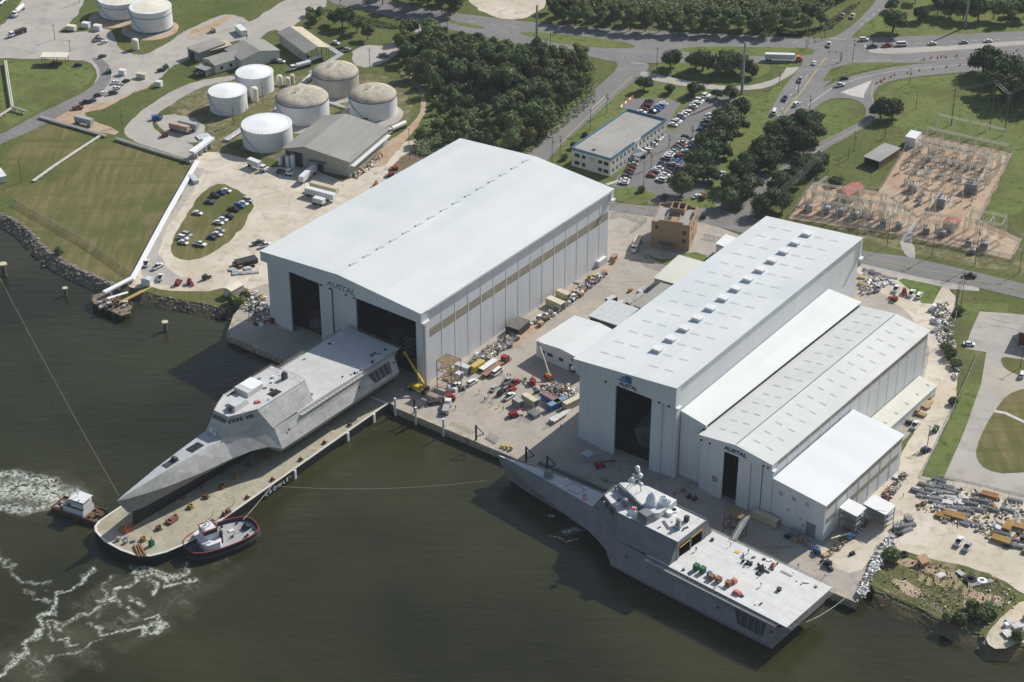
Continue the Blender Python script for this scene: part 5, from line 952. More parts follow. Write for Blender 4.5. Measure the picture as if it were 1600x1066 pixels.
# keel blocks that carry the ship
for i in range(11):
    q = L1(12+i*9, 0, 0); o = MB().box((0, 0, 0), (1.6, 4.6, .72)).obj('keel_block', WOODB, loc=(q.x, q.y, 3.52), rot=Y1); tag(o, 'timber keel block beneath the centre hull of the barge ship', 'keel block', 'keel blocks')
def bthing(name, m, x, y, fn, label, cat, rot=0):
    o = part(name, m, None, fn); o.location = BL(x, y, 3.53); o.rotation_euler = (0, 0, BY+rot); return tag(o, label, cat)
bthing('transfer_cradle', ORNG, -57, 23, lambda mb: (mb.path([(-4, -1.2, .3), (4, -1.2, .3), (4, 1.2, .3), (-4, 1.2, .3), (-4, -1.2, .3)], .25), mb.path([(-4, -1.2, .3), (-3, 0, 2), (-1, 0, .6), (1, 0, 2.1), (3, 0, 2.1), (4, 1.2, .3)], .2), mb.box((-3, 0, 0), (1.5, 2.4, 1)), mb.box((2.5, 0, 0), (1.2, 2.4, 1.4)), mb.cyl((3.5, -1, 2.3), (3.5, 1, 2.3), .35, n=8)), 'bright orange steel cradle on the barge beneath the warship bow', 'cradle', .1)
bthing('timber_pile', WOODB, -64.8, 11, lambda mb: [mb.box((rnd.uniform(-.4, .4), k*.45-1, 0), (7, .35, .35+.3*(k % 2)), rnd.uniform(-.12, .12)) for k in range(6)], 'dark timber balks stacked along the barge bow edge', 'timber stack', 1.05)
bthing('pump_box', GRN, -60.5, 10, lambda mb: mb.box((0, 0, 0), (1.6, 1.4, 1.9)).box((0, 0, 1.9), (1.2, 1, .4)).cyl((.6, .5, 1.9), (.6, .5, 2.9), .12, n=6), 'green pump unit near the timber pile on the barge bow', 'pump')
bthing('winch_set', STEEL, -64.5, 18, lambda mb: [mb.box((x, y, 0), (1.2, 1.1, h), a) or mb.cyl((x, y-.8, .8), (x, y+.8, .8), .4, n=8) for x, y, h, a in ((0, 0, 1.1, 0), (1.8, 1.5, .9, .4), (-.3, 3, 1.3, .2), (2.2, -1.5, .8, .9))], 'cluster of grey winches at the barge bow', 'winch')
bthing('hose_reels', RUST, -42, 2.6, lambda mb: [mb.cyl((x, -.8, .5), (x+.2, .8, .5), .3, n=8) or mb.box((x, 0, 0), (.5, 1.7, .4)) for x in (-4, -2.8, -1.6, -.4, .9, 2.1, 3.3)], 'row of rusty hose reels along the near edge of the barge', 'hose reels')
bthing('fairlead', RUST, -33, 1.8, lambda mb: mb.box((0, 0, 0), (3.6, 1.8, .4)).box((.8, 0, .4), (1.4, 1.4, 1.1)).cyl((-1.2, -.6, .9), (-1.2, .6, .9), .5, n=10).cyl((-1.4, .4, .4), (-1.4, .4, 2.2), .1, n=5), 'rusty capstan winch beside the tug on the barge edge', 'winch')
bthing('davit', STEEL, -37, 4.6, lambda mb: mb.path([(-3, 0, .1), (0, 0, .4), (.6, 0, 2), (1.6, .3, 2.2)], .1), 'thin bent davit frame on the tan barge deck', 'davit')
bthing('davit', STEEL, -27.5, 3.4, lambda mb: mb.path([(-2.6, 0, .1), (0, 0, .3), (.4, 0, 2.1)], .1), 'thin upright davit farther aft on the barge deck', 'davit')
bthing('equipment_box', mat('dull_red', (.2, .09, .08), .8), -47, 14, lambda mb: mb.box((0, 0, 0), (3.6, 2.6, .9)).box((.3, 0, .9), (1.8, 1.6, .5)), 'dull red equipment box on the shaded barge deck', 'equipment box')
for i, x in enumerate((-22, -9, 6, 19, 33)):
    bthing('edge_winch', RUST, x, 2.2, lambda mb: mb.box((0, 0, 0), (1.6, 1.2, .5)).cyl((0, -.6, .7), (0, .6, .7), .4, n=8).cyl((.5, .5, .3), (.5, .5, 1.7), .07, n=4), ['small rusty winch by the warship side, nearest the tug', 'second small rusty winch along the barge edge', 'small rusty winch midway along the barge edge', 'fourth small rusty winch along the barge edge', 'small rusty winch nearest the stern end of the barge'][i], 'winch')
# --- tugs
NAVYH = mat('tug_navy_hull', (.015, .02, .035), .45); RAIL = mat('tug_red_rail', (.24, .045, .045), .6); TDECK = mat('tug_deck_grey', (.31, .31, .32), .75, col2=(.38, .38, .38), scale=.3, layers=((1, (.24, .24, .25), .55, .75),)); TWH = mat('tug_white', (.66, .67, .69), .5, var=.05, scale=.5)
a, b = P(291, 862, 2), P(400, 822, 2); d = (a-b).normalized(); TL = (a-b).length; c = (a+b)/2; TY = math.atan2(d.y, d.x)
TG = thing('tugboat', 'oval navy tug with red rail, white wheelhouse and long grey aft deck', 'tugboat', (c.x, c.y, 0), TY)
def oval(k, hw, n_=36, x0=0):
    o = []
    for i in range(n_):
        t0 = 2*PI*i/n_; cx, sy = math.cos(t0), math.sin(t0); o.append((x0+TL/2*k*(abs(cx)**.85)*(1 if cx > 0 else -1), hw*(abs(sy)**.62)*(1 if sy > 0 else -1)))
    return o
HWD = 7.0
part('hull', NAVYH, TG, lambda mb: mb.prism(oval(1, HWD), -1, 2.3))
def ring(mb, pa, pb, z0, z1):
    n_ = len(pa); vs = [(x, y, z0) for x, y in pa]+[(x, y, z1) for x, y in pa]+[(x, y, z1) for x, y in pb]+[(x, y, z0) for x, y in pb]
    mb.add(vs, [(i+k*n_, (i+1) % n_+k*n_, (i+1) % n_+(k+1)*n_, i+(k+1)*n_) for k in range(3) for i in range(n_)])
part('bulwark', NAVYH, TG, lambda mb: ring(mb, oval(1, HWD), oval(.95, HWD-.6), 2.28, 3.4))
part('red_rail', RAIL, TG, lambda mb: ring(mb, oval(1.006, HWD+.1), oval(.985, HWD-.25), 3.38, 3.75))
part('fender', DARK, TG, lambda mb: ring(mb, oval(1.04, HWD+.5), oval(1.0, HWD), 1.0, 2.2))
part('deck', TDECK, TG, lambda mb: mb.sheet(oval(.955, HWD-.55), 2.45))
part('fore_deck', mat('tug_blue_deck', (.07, .09, .13), .7, var=.15), TG, lambda mb: mb.sheet([(x, y) for x, y in oval(.93, HWD-.8) if x > TL*.26], 2.5))
part('deckhouse', TWH, TG, lambda mb: (mb.prism([(TL*.3, -4), (TL*.3, 4), (TL*.26, 5), (TL*.1, 5), (TL*.06, 3.5), (TL*.06, -3.5), (TL*.1, -5), (TL*.26, -5)], 2.46, 5.0), mb.box((TL*.27, 0, 5), (3, 7.5, .5))))
part('wheelhouse', TWH, TG, lambda mb: (mb.box((TL*.17, 0, 5), (5, 4.6, 2.2)), mb.box((TL*.17, 0, 8.6), (5, 4.8, .35))))
part('wheelhouse_windows', GLASS, TG, lambda mb: mb.box((TL*.17, 0, 7.2), (4.8, 4.4, 1.4), 0, .02))
part('roof_trim', RAIL, TG, lambda mb: ring(mb, [(TL*.17+x*2.6, y*2.5) for x, y in ((-1, -1), (1, -1), (1, 1), (-1, 1))], [(TL*.17+x*2.3, y*2.2) for x, y in ((-1, -1), (1, -1), (1, 1), (-1, 1))], 8.8, 9.15))
part('mast', TWH, TG, lambda mb: (mb.cyl((TL*.15, 0, 8.9), (TL*.14, 0, 12.4), .2, .1, 6), mb.box((TL*.15, 0, 10.6), (.3, 2.4, .2)), mb.ball((TL*.17, -1.2, 9.5), .45, 8)))
for sg in (-1, 1): part('funnel', DARK, TG, lambda mb: mb.cyl((TL*.05, sg*2.4, 2.5), (TL*.04, sg*2.4, 7.2), .8, .65, 10))
part('towing_winch', DARK, TG, lambda mb: (mb.box((-TL*.36, 0, 2.5), (2.4, 2.4, .9), .3), mb.cyl((-TL*.36, -1.2, 3.5), (-TL*.36, 1.2, 3.5), .7, n=10), mb.cyl((-TL*.36, 0, 3), (-TL*.36, 0, 8.5), .14, .08, 6)))
part('bow_winch', RUST, TG, lambda mb: mb.cyl((TL*.38, -1, 3.1), (TL*.38, 1, 3.1), .55, n=10))
part('deck_fitting', DARK, TG, lambda mb: [mb.box((x*TL, y, 2.48), (.8, .5, .7)) for x, y in ((-.3, 4), (-.26, 4.6), (-.3, -4), (-.1, -5), (-.12, 2), (.4, 3), (.4, -3), (-.42, 2))])
part('hatch', TANKC, TG, lambda mb: mb.box((-TL*.17, -1.5, 2.48), (1.8, 1.3, .3)))
a, b = P(90, 783, 2), P(160, 806, 2); d = (b-a).normalized(); PL = (a-b).length; c = (a+b)/2
PB = thing('push_boat', 'small rusty push boat with white two-deck house at the barge bow', 'tugboat', (c.x, c.y, 0), math.atan2(d.y, d.x))
pbh = [(-PL/2, -3.8), (PL/2-1, -3.8), (PL/2, -3), (PL/2, 3), (PL/2-1, 3.8), (-PL/2, 3.8)]
part('hull', mat('rusty_black_hull', (.03, .025, .02), .7, col2=(.1, .06, .035), scale=.5), PB, lambda mb: mb.prism(pbh, -1, 1.3))
part('deck', mat('rusty_deck', (.06, .045, .035), .85, col2=(.16, .11, .065), scale=.5), PB, lambda mb: mb.sheet([(x*.97, y*.95) for x, y in pbh], 1.33))
part('bulwark', RUST, PB, lambda mb: (wall(mb, (-PL/2, -3.7), (PL/2-1, -3.7), 1.3, 1.9, .2), wall(mb, (-PL/2, 3.7), (PL/2-1, 3.7), 1.3, 1.9, .2), wall(mb, (-PL/2, -3.6), (-PL/2, 3.6), 1.3, 1.9, .2)))
part('deckhouse', TWH, PB, lambda mb: (mb.box((-.5, 0, 1.34), (8.6, 6, 2.4)), mb.box((1, 0, 3.7), (5.4, 4.6, 2.2)), mb.box((1, 0, 6.9), (6.2, 5.4, .25))))
part('wheelhouse_windows', GLASS, PB, lambda mb: mb.box((1, 0, 5.9), (4.6, 3.8, 1.0)))
part('blue_trim', NAVY, PB, lambda mb: mb.box((-.5, 0, 3.75), (8.4, 5.8, .2)))
part('push_knee', DARK, PB, lambda mb: (mb.box((PL/2+.3, -2, 0), (.7, .8, 3.6)), mb.box((PL/2+.3, 2, 0), (.7, .8, 3.6))))
part('mast', TWH, PB, lambda mb: (mb.cyl((0, 0, 7), (0, 0, 9.5), .12, n=5), mb.ball((0, 0, 9.5), .4, 8), mb.ball((2, -2, 7.6), .35, 8), mb.cyl((2, -2, 7), (2, -2, 7.4), .08, n=4), mb.ball((-1, 2, 7.7), .35, 8)))
part('engine_gear', STEEL, PB, lambda mb: [mb.box((x, y, 1.35), (1.3, 1.1, h), .3) for x, y, h in ((-6, -1.5, 1.2), (-5.6, 1.6, 1.5), (-7.6, .3, .8), (-8, -2.4, .6))])
part('deck_gear', RUST, PB, lambda mb: [mb.box((x, y, 1.35), (1.1, .9, h), .5) for x, y, h in ((5.5, -2, .9), (6.5, 1.5, .8), (7.5, -.5, 1.1), (5, 2.4, .7))])
# mooring lines
def line(label, pts, r=.07, m=TARPW, sag=0, cat='mooring line'):
    a, b = Vector(pts[0]), Vector(pts[-1]); q = []
    for i in range(17):
        t_ = i/16; p = a.lerp(b, t_); p.z -= sag*4*t_*(1-t_); q.append(p-a)
    o = MB().path(q, r, 4).obj('mooring_line', m); o.location = a; return tag(o, label, cat)
line('curved pale rope from the moored warship stern to the quay corner', (L2(2.8, 12.2, 7.6), P(1320, 935, 3.4)), .13, KERB, 2.6)
line('long thin cable from the river edge to the bow of the barge ship', (P(0, 435, 3), P(186, 775, 6)), .06, NETM, 1.5)
line('rope from the tug towing post up to the barge', (P(380, 812, 8), BL(-12, 0, 3.7)), .07, KERB, .3)
line('long low hawser across the basin between barge and moored warship', (BL(-12, 0, 3.8), L2(118, 0, 6)), .07, NETM, 3.2)
# ================================================================ TREES AND SHRUBS
def leafmat(name, c1, c2, extra):
    return mat(name, c1, .8, col2=c2, scale=.45, detail=4, contrast=(.4, .62), layers=((2.2, extra, .5, .72), (1.1, tuple(v*.62 for v in c1), .55, .7)), rand=.36, spec=.15)
LEAF = [leafmat('foliage_dark', (.075, .115, .048), (.13, .17, .068), (.19, .22, .09)), leafmat('foliage_mid', (.09, .125, .048), (.15, .185, .07), (.2, .22, .09)), leafmat('foliage_yellow', (.1, .115, .03), (.15, .16, .045), (.19, .18, .06)),
        leafmat('foliage_oak', (.058, .082, .038), (.1, .128, .055), (.15, .17, .075)), leafmat('foliage_reddish', (.1, .075, .04), (.15, .11, .06), (.18, .15, .08))]
BARK = mat('bark', (.09, .07, .05), .9, var=.25, scale=1)
def crown_mesh(seed, R, H, z0, nb, nl, leaf, m, flat=1.0):
    """blobs of leaf clumps over a knobbly core; every clump is a bent little face"""
    r = random.Random(seed); mb = MB(); blobs = []
    for i in range(nb):
        if i == 0: blobs.append((0, 0, z0+H*.5, R*.72)); continue
        a = r.uniform(0, 2*PI); q = R*math.sqrt(r.random())*.78; zz = z0+H*(.22+.62*r.random()*(1-.45*(q/R)**2))
        blobs.append((q*math.cos(a), q*math.sin(a), zz, R*r.uniform(.26, .46)))
    for x, y, z, br in blobs:                                   # core
        n_ = 8; vs = []; rings = 5
        for j in range(rings+1):
            t = PI*j/rings
            for i in range(n_):
                a = 2*PI*i/n_; k = br*.8*(1+r.uniform(-.16, .16)); vs.append((x+k*math.sin(t)*math.cos(a), y+k*math.sin(t)*math.sin(a), z-k*.85*flat*math.cos(t)))
        mb.add(vs, [(j*n_+i, j*n_+(i+1) % n_, (j+1)*n_+(i+1) % n_, (j+1)*n_+i) for j in range(rings) for i in range(n_)])
    tot = sum(b[3]**2 for b in blobs)
    for x, y, z, br in blobs:
        for k in range(int(nl*br*br/tot)):
            d = Vector((r.gauss(0, 1), r.gauss(0, 1), r.gauss(.25, 1))).normalized(); p = Vector((x, y, z))+Vector((d.x, d.y, d.z*.88*flat))*br*r.uniform(.78, 1.14)
            nn = (d+Vector((r.uniform(-.7, .7), r.uniform(-.7, .7), r.uniform(-.4, .7)))).normalized(); u = nn.orthogonal().normalized(); v = nn.cross(u); s = leaf*r.uniform(.55, 1.25); a = r.uniform(0, PI)
            u, v = u*math.cos(a)+v*math.sin(a), v*math.cos(a)-u*math.sin(a); b = nn*s*.3
            mb.add([p-u*s-b, p-v*s*.7, p+u*s-b, p+v*s*.7], [(0, 1, 2), (0, 2, 3)])
    return mb.mesh('crown', m)
def trunk_mesh(seed, h, r0, R):
    r = random.Random(seed); mb = MB(); mb.cyl((0, 0, -.1), (0, 0, h*.55), r0, r0*.72, 7)
    for k in range(4):
        a = k*1.57+r.uniform(-.4, .4); mb.cyl((0, 0, h*(.4+.08*k)), (R*.5*math.cos(a), R*.5*math.sin(a), h*r.uniform(.8, 1.05)), r0*.5, r0*.2, 5)
    return mb.mesh('trunk', BARK)
TREES = {}
def tree_kind(key, name, cat, R, H, z0, nb, nl, leaf, li, n_, flat=1.0):
    out = []
    for i in range(n_):
        t_ = thing(name, '', cat); link('trunk', trunk_mesh(i*7+len(TREES), z0+H*.6, R*.07, R), t_); link('crown', crown_mesh(i*13+len(TREES)*101, R, H, z0, nb, nl, leaf, LEAF[li], flat), t_); out.append(Proto(t_))
    TREES[key] = out
tree_kind('wood', 'broadleaf_tree', 'tree', 5.2, 9.5, 2.6, 11, 950, .52, 0, 4)
tree_kind('woodm', 'broadleaf_tree', 'tree', 4.8, 9, 2.6, 10, 900, .5, 1, 3)
tree_kind('woody', 'broadleaf_tree', 'tree', 3.6, 8.5, 2.4, 8, 700, .46, 2, 2)
tree_kind('woodr', 'broadleaf_tree', 'tree', 3.8, 8.5, 2.4, 9, 750, .46, 4, 1)
tree_kind('oak', 'oak_tree', 'tree', 5.0, 6.8, 1.5, 10, 1000, .46, 3, 3, .9)
tree_kind('small', 'small_tree', 'tree', 2.4, 3.6, 1.2, 6, 420, .32, 0, 2)
tree_kind('shrub', 'shrub', 'shrub', 1.9, 2.2, .1, 6, 420, .28, 1, 2, .9)
NT = [0]
def plant(key, x, y, s=1, label='', group=None, world=None):
    p = world or P(x, y); k = TREES[key]; NT[0] += 1
    sc_ = s*rnd.uniform(.94, 1.06)*(1.27 if key in ('oak', 'small') else 1)
    return k[rnd.randrange(len(k))].place((p[0], p[1], GZ+.02), rnd.uniform(0, 6.28), label, group, (sc_, sc_, sc_*rnd.uniform(.9, 1.1)))
def inside(p, poly):
    c = False; n_ = len(poly)
    for i in range(n_):
        a, b = poly[i], poly[(i+1) % n_]
        if (a[1] > p[1]) != (b[1] > p[1]) and p[0] < (b[0]-a[0])*(p[1]-a[1])/(b[1]-a[1])+a[0]: c = not c
    return c
def scatter(px, gap, seed, jit=.35):
    poly = wpts(px); r = random.Random(seed); xs = [p.x for p in poly]; ys = [p.y for p in poly]; out = []; j = 0; y = min(ys)
    while y < max(ys):
        x = min(xs)+(gap/2 if j % 2 else 0)
        while x < max(xs):
            q = (x+r.uniform(-jit, jit)*gap, y+r.uniform(-jit, jit)*gap)
            if inside(q, poly): out.append(q)
            x += gap
        y += gap*.87; j += 1
    return out
WOOD = [(618, 88), (640, 55), (675, 62), (720, 72), (790, 88), (850, 92), (905, 96), (930, 120), (925, 150), (880, 190), (825, 240), (790, 246), (740, 240), (705, 232), (655, 236), (650, 222), (685, 195), (678, 160), (662, 135), (635, 112)]
pts = scatter(WOOD, 8.8, 4); wp = wpts(WOOD); cw = sum(wp, Vector((0, 0)))/len(wp)
for p in pts:
    q = rnd.random(); pp = [(v-cw)*.8+cw for v in wp]; edge = not inside(p, [tuple(v) for v in pp]); low = P(700, 205)
    dd = (Vector(p)-low.to_2d()).length; key = 'wood' if q < .48 else ('woodm' if q < .82 else ('woody' if q < .95 else 'woodr')); s = rnd.uniform(.85, 1.25)*(.62 if dd < 42 and p[0] < low.x+25 else 1)
    side = 'northern roadside' if edge and p[1] > cw.y+25 else ('eastern roadside' if edge and p[0] > cw.x else ('western dirt-track' if edge else 'inner'))
    lab = {'wood': 'dark green', 'woodm': 'mid green', 'woody': 'yellowish green', 'woodr': 'reddish brown'}[key]+' tree '+({'inner': 'standing inside'}.get(side, 'on the '+side+' edge of'))+' the dense wood behind the big hangar'
    plant(key, 0, 0, s, lab, 'trees of the dense wood behind the big hangar', (p[0], p[1]))
def row(key, lst, label, group, s=1, jit=.12):
    for i, q in enumerate(lst):
        sc_ = (q[2] if len(q) > 2 else 1)*s; plant(key, q[0], q[1], sc_*rnd.uniform(1-jit, 1+jit), label.replace('{n}', ORD[i]), group)
row('oak', [(1158, 184, .95), (1140, 192), (1124, 198, .9), (1152, 206, .9), (1136, 216, 1.05), (1118, 212, .8), (1120, 234), (1104, 236, .9), (1110, 252, 1.1), (1130, 246, .8), (1098, 266), (1084, 262, .8), (1085, 284, .95), (1106, 282, .9), (1066, 304, 1.05)], '{n} oak from the north in the leafy row beside the staff car park', 'oak row beside the staff car park')
row('oak', [(1262, 208, 1.1), (1242, 206), (1270, 222, .95), (1222, 214), (1205, 222, .9), (1238, 226, 1.05), (1256, 240), (1218, 240, 1.1), (1198, 246), (1186, 262, 1.0), (1204, 266, .95), (1170, 270, 1.0), (1158, 290), (1142, 302, .95), (1170, 302, .85), (1160, 318, 1.0), (1140, 324, .9), (1268, 270), (1248, 276, .9), (1240, 290, .9), (1222, 304, 1.0), (1206, 322, .95), (1222, 332, .9), (1186, 336, .8), (1280, 262, .8)], '{n} oak from the north in the double row along the loop road', 'oaks between loop road and car park')
for x, y, s, lab in ((1047, 108, .95, 'round lone oak nearest the side road junction'), (1087, 110, .95, 'wide oak left of the pair on the roadside green'), (1098, 112, 1.1, 'broad oak second from left on the roadside green'), (1132, 115, 1.15, 'large oak in the middle of the roadside green'), (1144, 112, 1.05, 'large oak right of the middle on the roadside green'), (1158, 116, 1, 'oak next to the tall steel pole on the green'), (1175, 120, .75, 'small oak at the right end of the roadside green'),
                     (1006, 142, .72, 'small oak on the verge just above the office car park corner'), (1046, 146, .55, 'smallest oak on the verge above the car park'), (1084, 150, .78, 'oak on the verge above the long car rows'), (1119, 154, .45, 'bushy little oak left of the pole base'), (1142, 156, .8, 'oak at the north end of the car park beside the pole'),
                     (1395, 50, 1.35, 'big dark oak on the triangular green north of the highway'), (1438, 34, .85, 'smaller oak right of the big dark oak on the green'), (1393, 18, .65, 'small oak behind the big dark oak'), (1376, 186, .95, 'left half of the twin-crowned oak by the loop road bend'), (1394, 186, 1, 'right half of the twin-crowned oak by the loop road bend'),
                     (1535, 118, 1.4, 'large oak at the left of the dark clump inside the bend'), (1560, 128, 1.5, 'tallest oak of the dark clump above the pylons'), (1582, 122, 1.3, 'oak at the right of the dark clump above the pylons'), (1570, 160, 1.4, 'lowest oak of the dark clump, near the pylons'), (1598, 150, 1.4, 'oak of the dark clump at the picture edge'), (1548, 148, 1.3, 'oak in the middle of the dark clump'), (1604, 170, 1.3, 'oak cut by the right picture edge below the clump')):
    plant('oak', x, y, s, lab, 'standalone oaks')
row('small', [(484, 24, 1), (500, 32, 1.1), (522, 38, 1.25), (535, 42, 1.7), (546, 44, 1.5), (558, 52, 1.4), (575, 62, 1.4), (487, 40, 1.2)], '{n} small round tree on the grass triangle behind the domed tanks', 'small trees behind the tanks')
row('wood', [(575, 6, .9), (598, 8, 1), (622, 12, 1), (645, 14, 1), (668, 17, 1.1), (690, 20, 1.1), (710, 22, 1), (640, 0, 1), (670, 2, 1.1), (700, 4, 1.1), (722, 10, .9), (600, -6), (735, -8)], '{n} tree from the left in the wood at the top edge above the highway', 'trees above the highway, left wood')
row('woodm', [(868, 32, .9), (880, 38, .9), (900, 40, 1), (918, 42, 1), (938, 44, .9), (960, 45, 1), (985, 48, 1), (1008, 49, 1), (1030, 50, .9), (1055, 51, 1), (1080, 52, 1), (1105, 53, .9), (1130, 54, 1), (1155, 54, 1), (1180, 55, .9), (1205, 55, .9), (1232, 54, .85), (1258, 50, .8), (1282, 42, .75)], '{n} tree from the left in the roadside belt at the top centre', 'roadside tree belt at the top centre')
row('wood', [(862, 18), (885, 22), (910, 27), (935, 30), (962, 33), (990, 35), (1018, 36), (1048, 38), (1078, 39), (1108, 40), (1138, 41), (1168, 42), (1200, 42), (1232, 40), (1262, 34)], '{n} taller tree from the left behind the roadside belt', 'second row of the roadside belt', .85)
row('wood', [(1465, 22), (1485, 26, 1.1), (1505, 30), (1528, 32, 1.2), (1552, 30), (1575, 34, 1.1), (1600, 30), (1475, 6), (1500, 10), (1525, 10, 1.2), (1550, 8), (1580, 12), (1430, 4, .8), (1606, 8), (1590, 22)], '{n} tree from the left in the wood at the top right corner', 'trees in the top right wood')
for x, y, s, lab in ((373, 478, 2.1, 'large dark shrub on the bay corner beside the big hangar apron'), (362, 474, 1.5, 'shrub left of the large bay corner shrub'), (384, 468, 1.6, 'shrub hugging the big hangar left corner'), (90, 348, 0, ''), (92, 398, 1.4, 'low shrub among the boulders below the field'), (1395, 876, 2.2, 'bright rounded shrub above the silvery scrap heap'), (1532, 968, 2.3, 'dark tall shrub beside the concrete slab'), (1546, 958, 1.9, 'dark shrub right of the tall one by the slab'), (1518, 952, 1.6, 'dark shrub left of the tall one by the slab'), (1500, 975, 1.7, 'pale green shrub on the bank above driftwood'), (1480, 970, 1.4, 'pale green low shrub on the river bank'), (1590, 1000, 1.6, 'shrub at the picture edge beside the concrete slab'),
                     (1484, 560, 1.7, 'dark shrub on the fence line by the curved gravel lane'), (1476, 548, 1.4, 'dark shrub above the fence shrub'), (1492, 572, 1.5, 'lowest dark shrub by the curved lane'), (1498, 490, 1.4, 'shrub near the yard gate pole'), (1490, 632, 1.2, 'small shrub on the long fence'), (882, 250, 1.2, 'shrub at the lower left wall of the office'), (898, 232, 1.3, 'shrub halfway along the office back wall'), (915, 213, 1, 'upper shrub on the office back wall'), (1303, 290, 1.7, 'dark shrub beside the red roofed control house'), (1313, 286, 1.5, 'dark shrub touching the control house roof'), (1002, 300, 1.3, 'small round tree on the verge at the car park entrance'), (1066, 222, .7, 'little tree in the car park island'), (1036, 208, .7, 'tiny tree at the car park corner')):
    if s: plant('shrub', x, y, s, lab, 'shrubs')
# far marsh behind the belt: one tangled mass
def brush(px, n_, s, hz, m, label, seed):
    poly = wpts(px); r = random.Random(seed); xs = [p.x for p in poly]; ys = [p.y for p in poly]; mb = MB(); k = 0
    while k < n_:
        q = (r.uniform(min(xs), max(xs)), r.uniform(min(ys), max(ys)))
        if not inside(q, poly): continue
        k += 1; h = hz*(.4+.8*max(0, noise.noise(Vector((q[0]*.06, q[1]*.06, 3)))+.4)); z = GZ+r.uniform(0, h); nn = Vector((r.uniform(-.6, .6), r.uniform(-.6, .6), 1)).normalized(); u = nn.orthogonal().normalized(); v = nn.cross(u); c_ = Vector((q[0], q[1], z)); ss = s*r.uniform(.6, 1.3)
        mb.add([c_-u*ss, c_-v*ss*.7, c_+u*ss, c_+v*ss*.7], [(0, 1, 2), (0, 2, 3)])
    return mb.obj('undergrowth', m, kind='stuff', label=label, category='undergrowth')
MARSH = leafmat('marsh_growth', (.07, .085, .03), (.12, .13, .05), (.16, .16, .07))
brush([(850, -25), (870, 14), (960, 30), (1100, 36), (1210, 38), (1270, 28), (1320, 2), (1360, -25)], 26000, .9, 2.6, MARSH, 'pale green marsh growth behind the roadside belt', 1)
brush([(620, 110), (640, 50), (850, 86), (930, 100), (930, 160), (880, 200), (820, 248), (720, 240), (640, 240), (660, 200), (680, 170)], 14000, .7, 2.2, LEAF[1], 'undergrowth carpeting the dense wood', 2)
brush([(1180, 45), (1270, 50), (1330, 8), (1345, 5), (1300, 45), (1265, 56), (1190, 58)], 2500, .5, 1.2, MARSH, 'tall verge grass along the highway belt', 3)
brush([(1360, 900), (1380, 885), (1440, 880), (1500, 890), (1560, 905), (1590, 935), (1560, 960), (1530, 985), (1490, 970), (1440, 948), (1390, 926)], 4200, .3, .5, MARSH, 'weeds growing across the scrap lot', 4)
brush([(505, 14), (540, 20), (600, 34), (625, 42), (620, 46), (580, 42), (520, 24)], 1500, .5, 1.0, LEAF[1], 'bright green ditch growth on the grass triangle', 5)
brush([(640, 238), (700, 205), (760, 225), (720, 245), (660, 245)], 3500, .5, 3, LEAF[1], 'bushy growth at the back corner of the big hangar', 6)
# ================================================================ VEHICLES AND PEOPLE
PAINTS = {'w': ('white', (.72, .73, .74)), 's': ('silver', (.4, .41, .42)), 'k': ('black', (.012, .012, .014)), 'g': ('dark grey', (.09, .095, .1)), 'r': ('red', (.27, .03, .03)), 'm': ('maroon', (.14, .02, .03)), 'b': ('blue', (.05, .13, .32)), 'n': ('navy', (.02, .035, .09)), 't': ('beige', (.42, .37, .28)), 'y': ('yellow', (.62, .43, .05)), 'e': ('green', (.03, .16, .07)), 'o': ('orange', (.6, .17, .04))}
PM = {k: mat('paint_'+v[0].replace(' ', '_'), v[1], .3, var=.04, scale=.5, spec=.5) for k, v in PAINTS.items()}
TYRE = mat('tyre_rubber', (.018, .018, .018), .85); AGLASS = mat('car_glass', (.015, .018, .022), .08, spec=.6); LAMPR = mat('tail_lamp', (.3, .02, .02), .4)
def prof(mb, pts, w0, w1=None):
    """side profile (x, z, half-width) closed loop swept across the car"""
    n_ = len(pts); vs = [(x, -h, z) for x, z, h in pts]+[(x, h, z) for x, z, h in pts]
    mb.add(vs, [(i, (i+1) % n_, (i+1) % n_+n_, i+n_) for i in range(n_)]+[tuple(range(n_-1, -1, -1)), tuple(range(n_, 2*n_))])
VT = {  # L, W, body profile, glass (x0, x1, z0, z1, taper), roof
    'c': (4.6, 1.8, [(-2.3, .35), (-2.28, .85), (-1.9, .95), (1.1, .93), (2.15, .75), (2.3, .5), (2.28, .35)], (-1.65, 1.15, .93, 1.42, (.45, .75)), 'saloon car'),
    'u': (4.9, 1.95, [(-2.45, .4), (-2.42, 1.0), (1.15, 1.05), (2.3, .92), (2.45, .55), (2.42, .4)], (-2.35, 1.15, 1.03, 1.75, (.15, .6)), 'estate wagon'),
    't': (5.7, 2.0, [(-2.85, .55), (-2.85, 1.1), (-.7, 1.1), (1.6, 1.12), (2.7, 1.0), (2.85, .6), (2.8, .5)], (-.65, 1.25, 1.1, 1.85, (.12, .45)), 'pickup truck'),
    'v': (5.6, 2.1, [(-2.8, .4), (-2.8, 1.3), (1.9, 1.3), (2.7, 1.05), (2.8, .6), (2.75, .4)], (-2.75, 2.1, 1.29, 2.2, (.06, .35)), 'van')}
CARP = {}
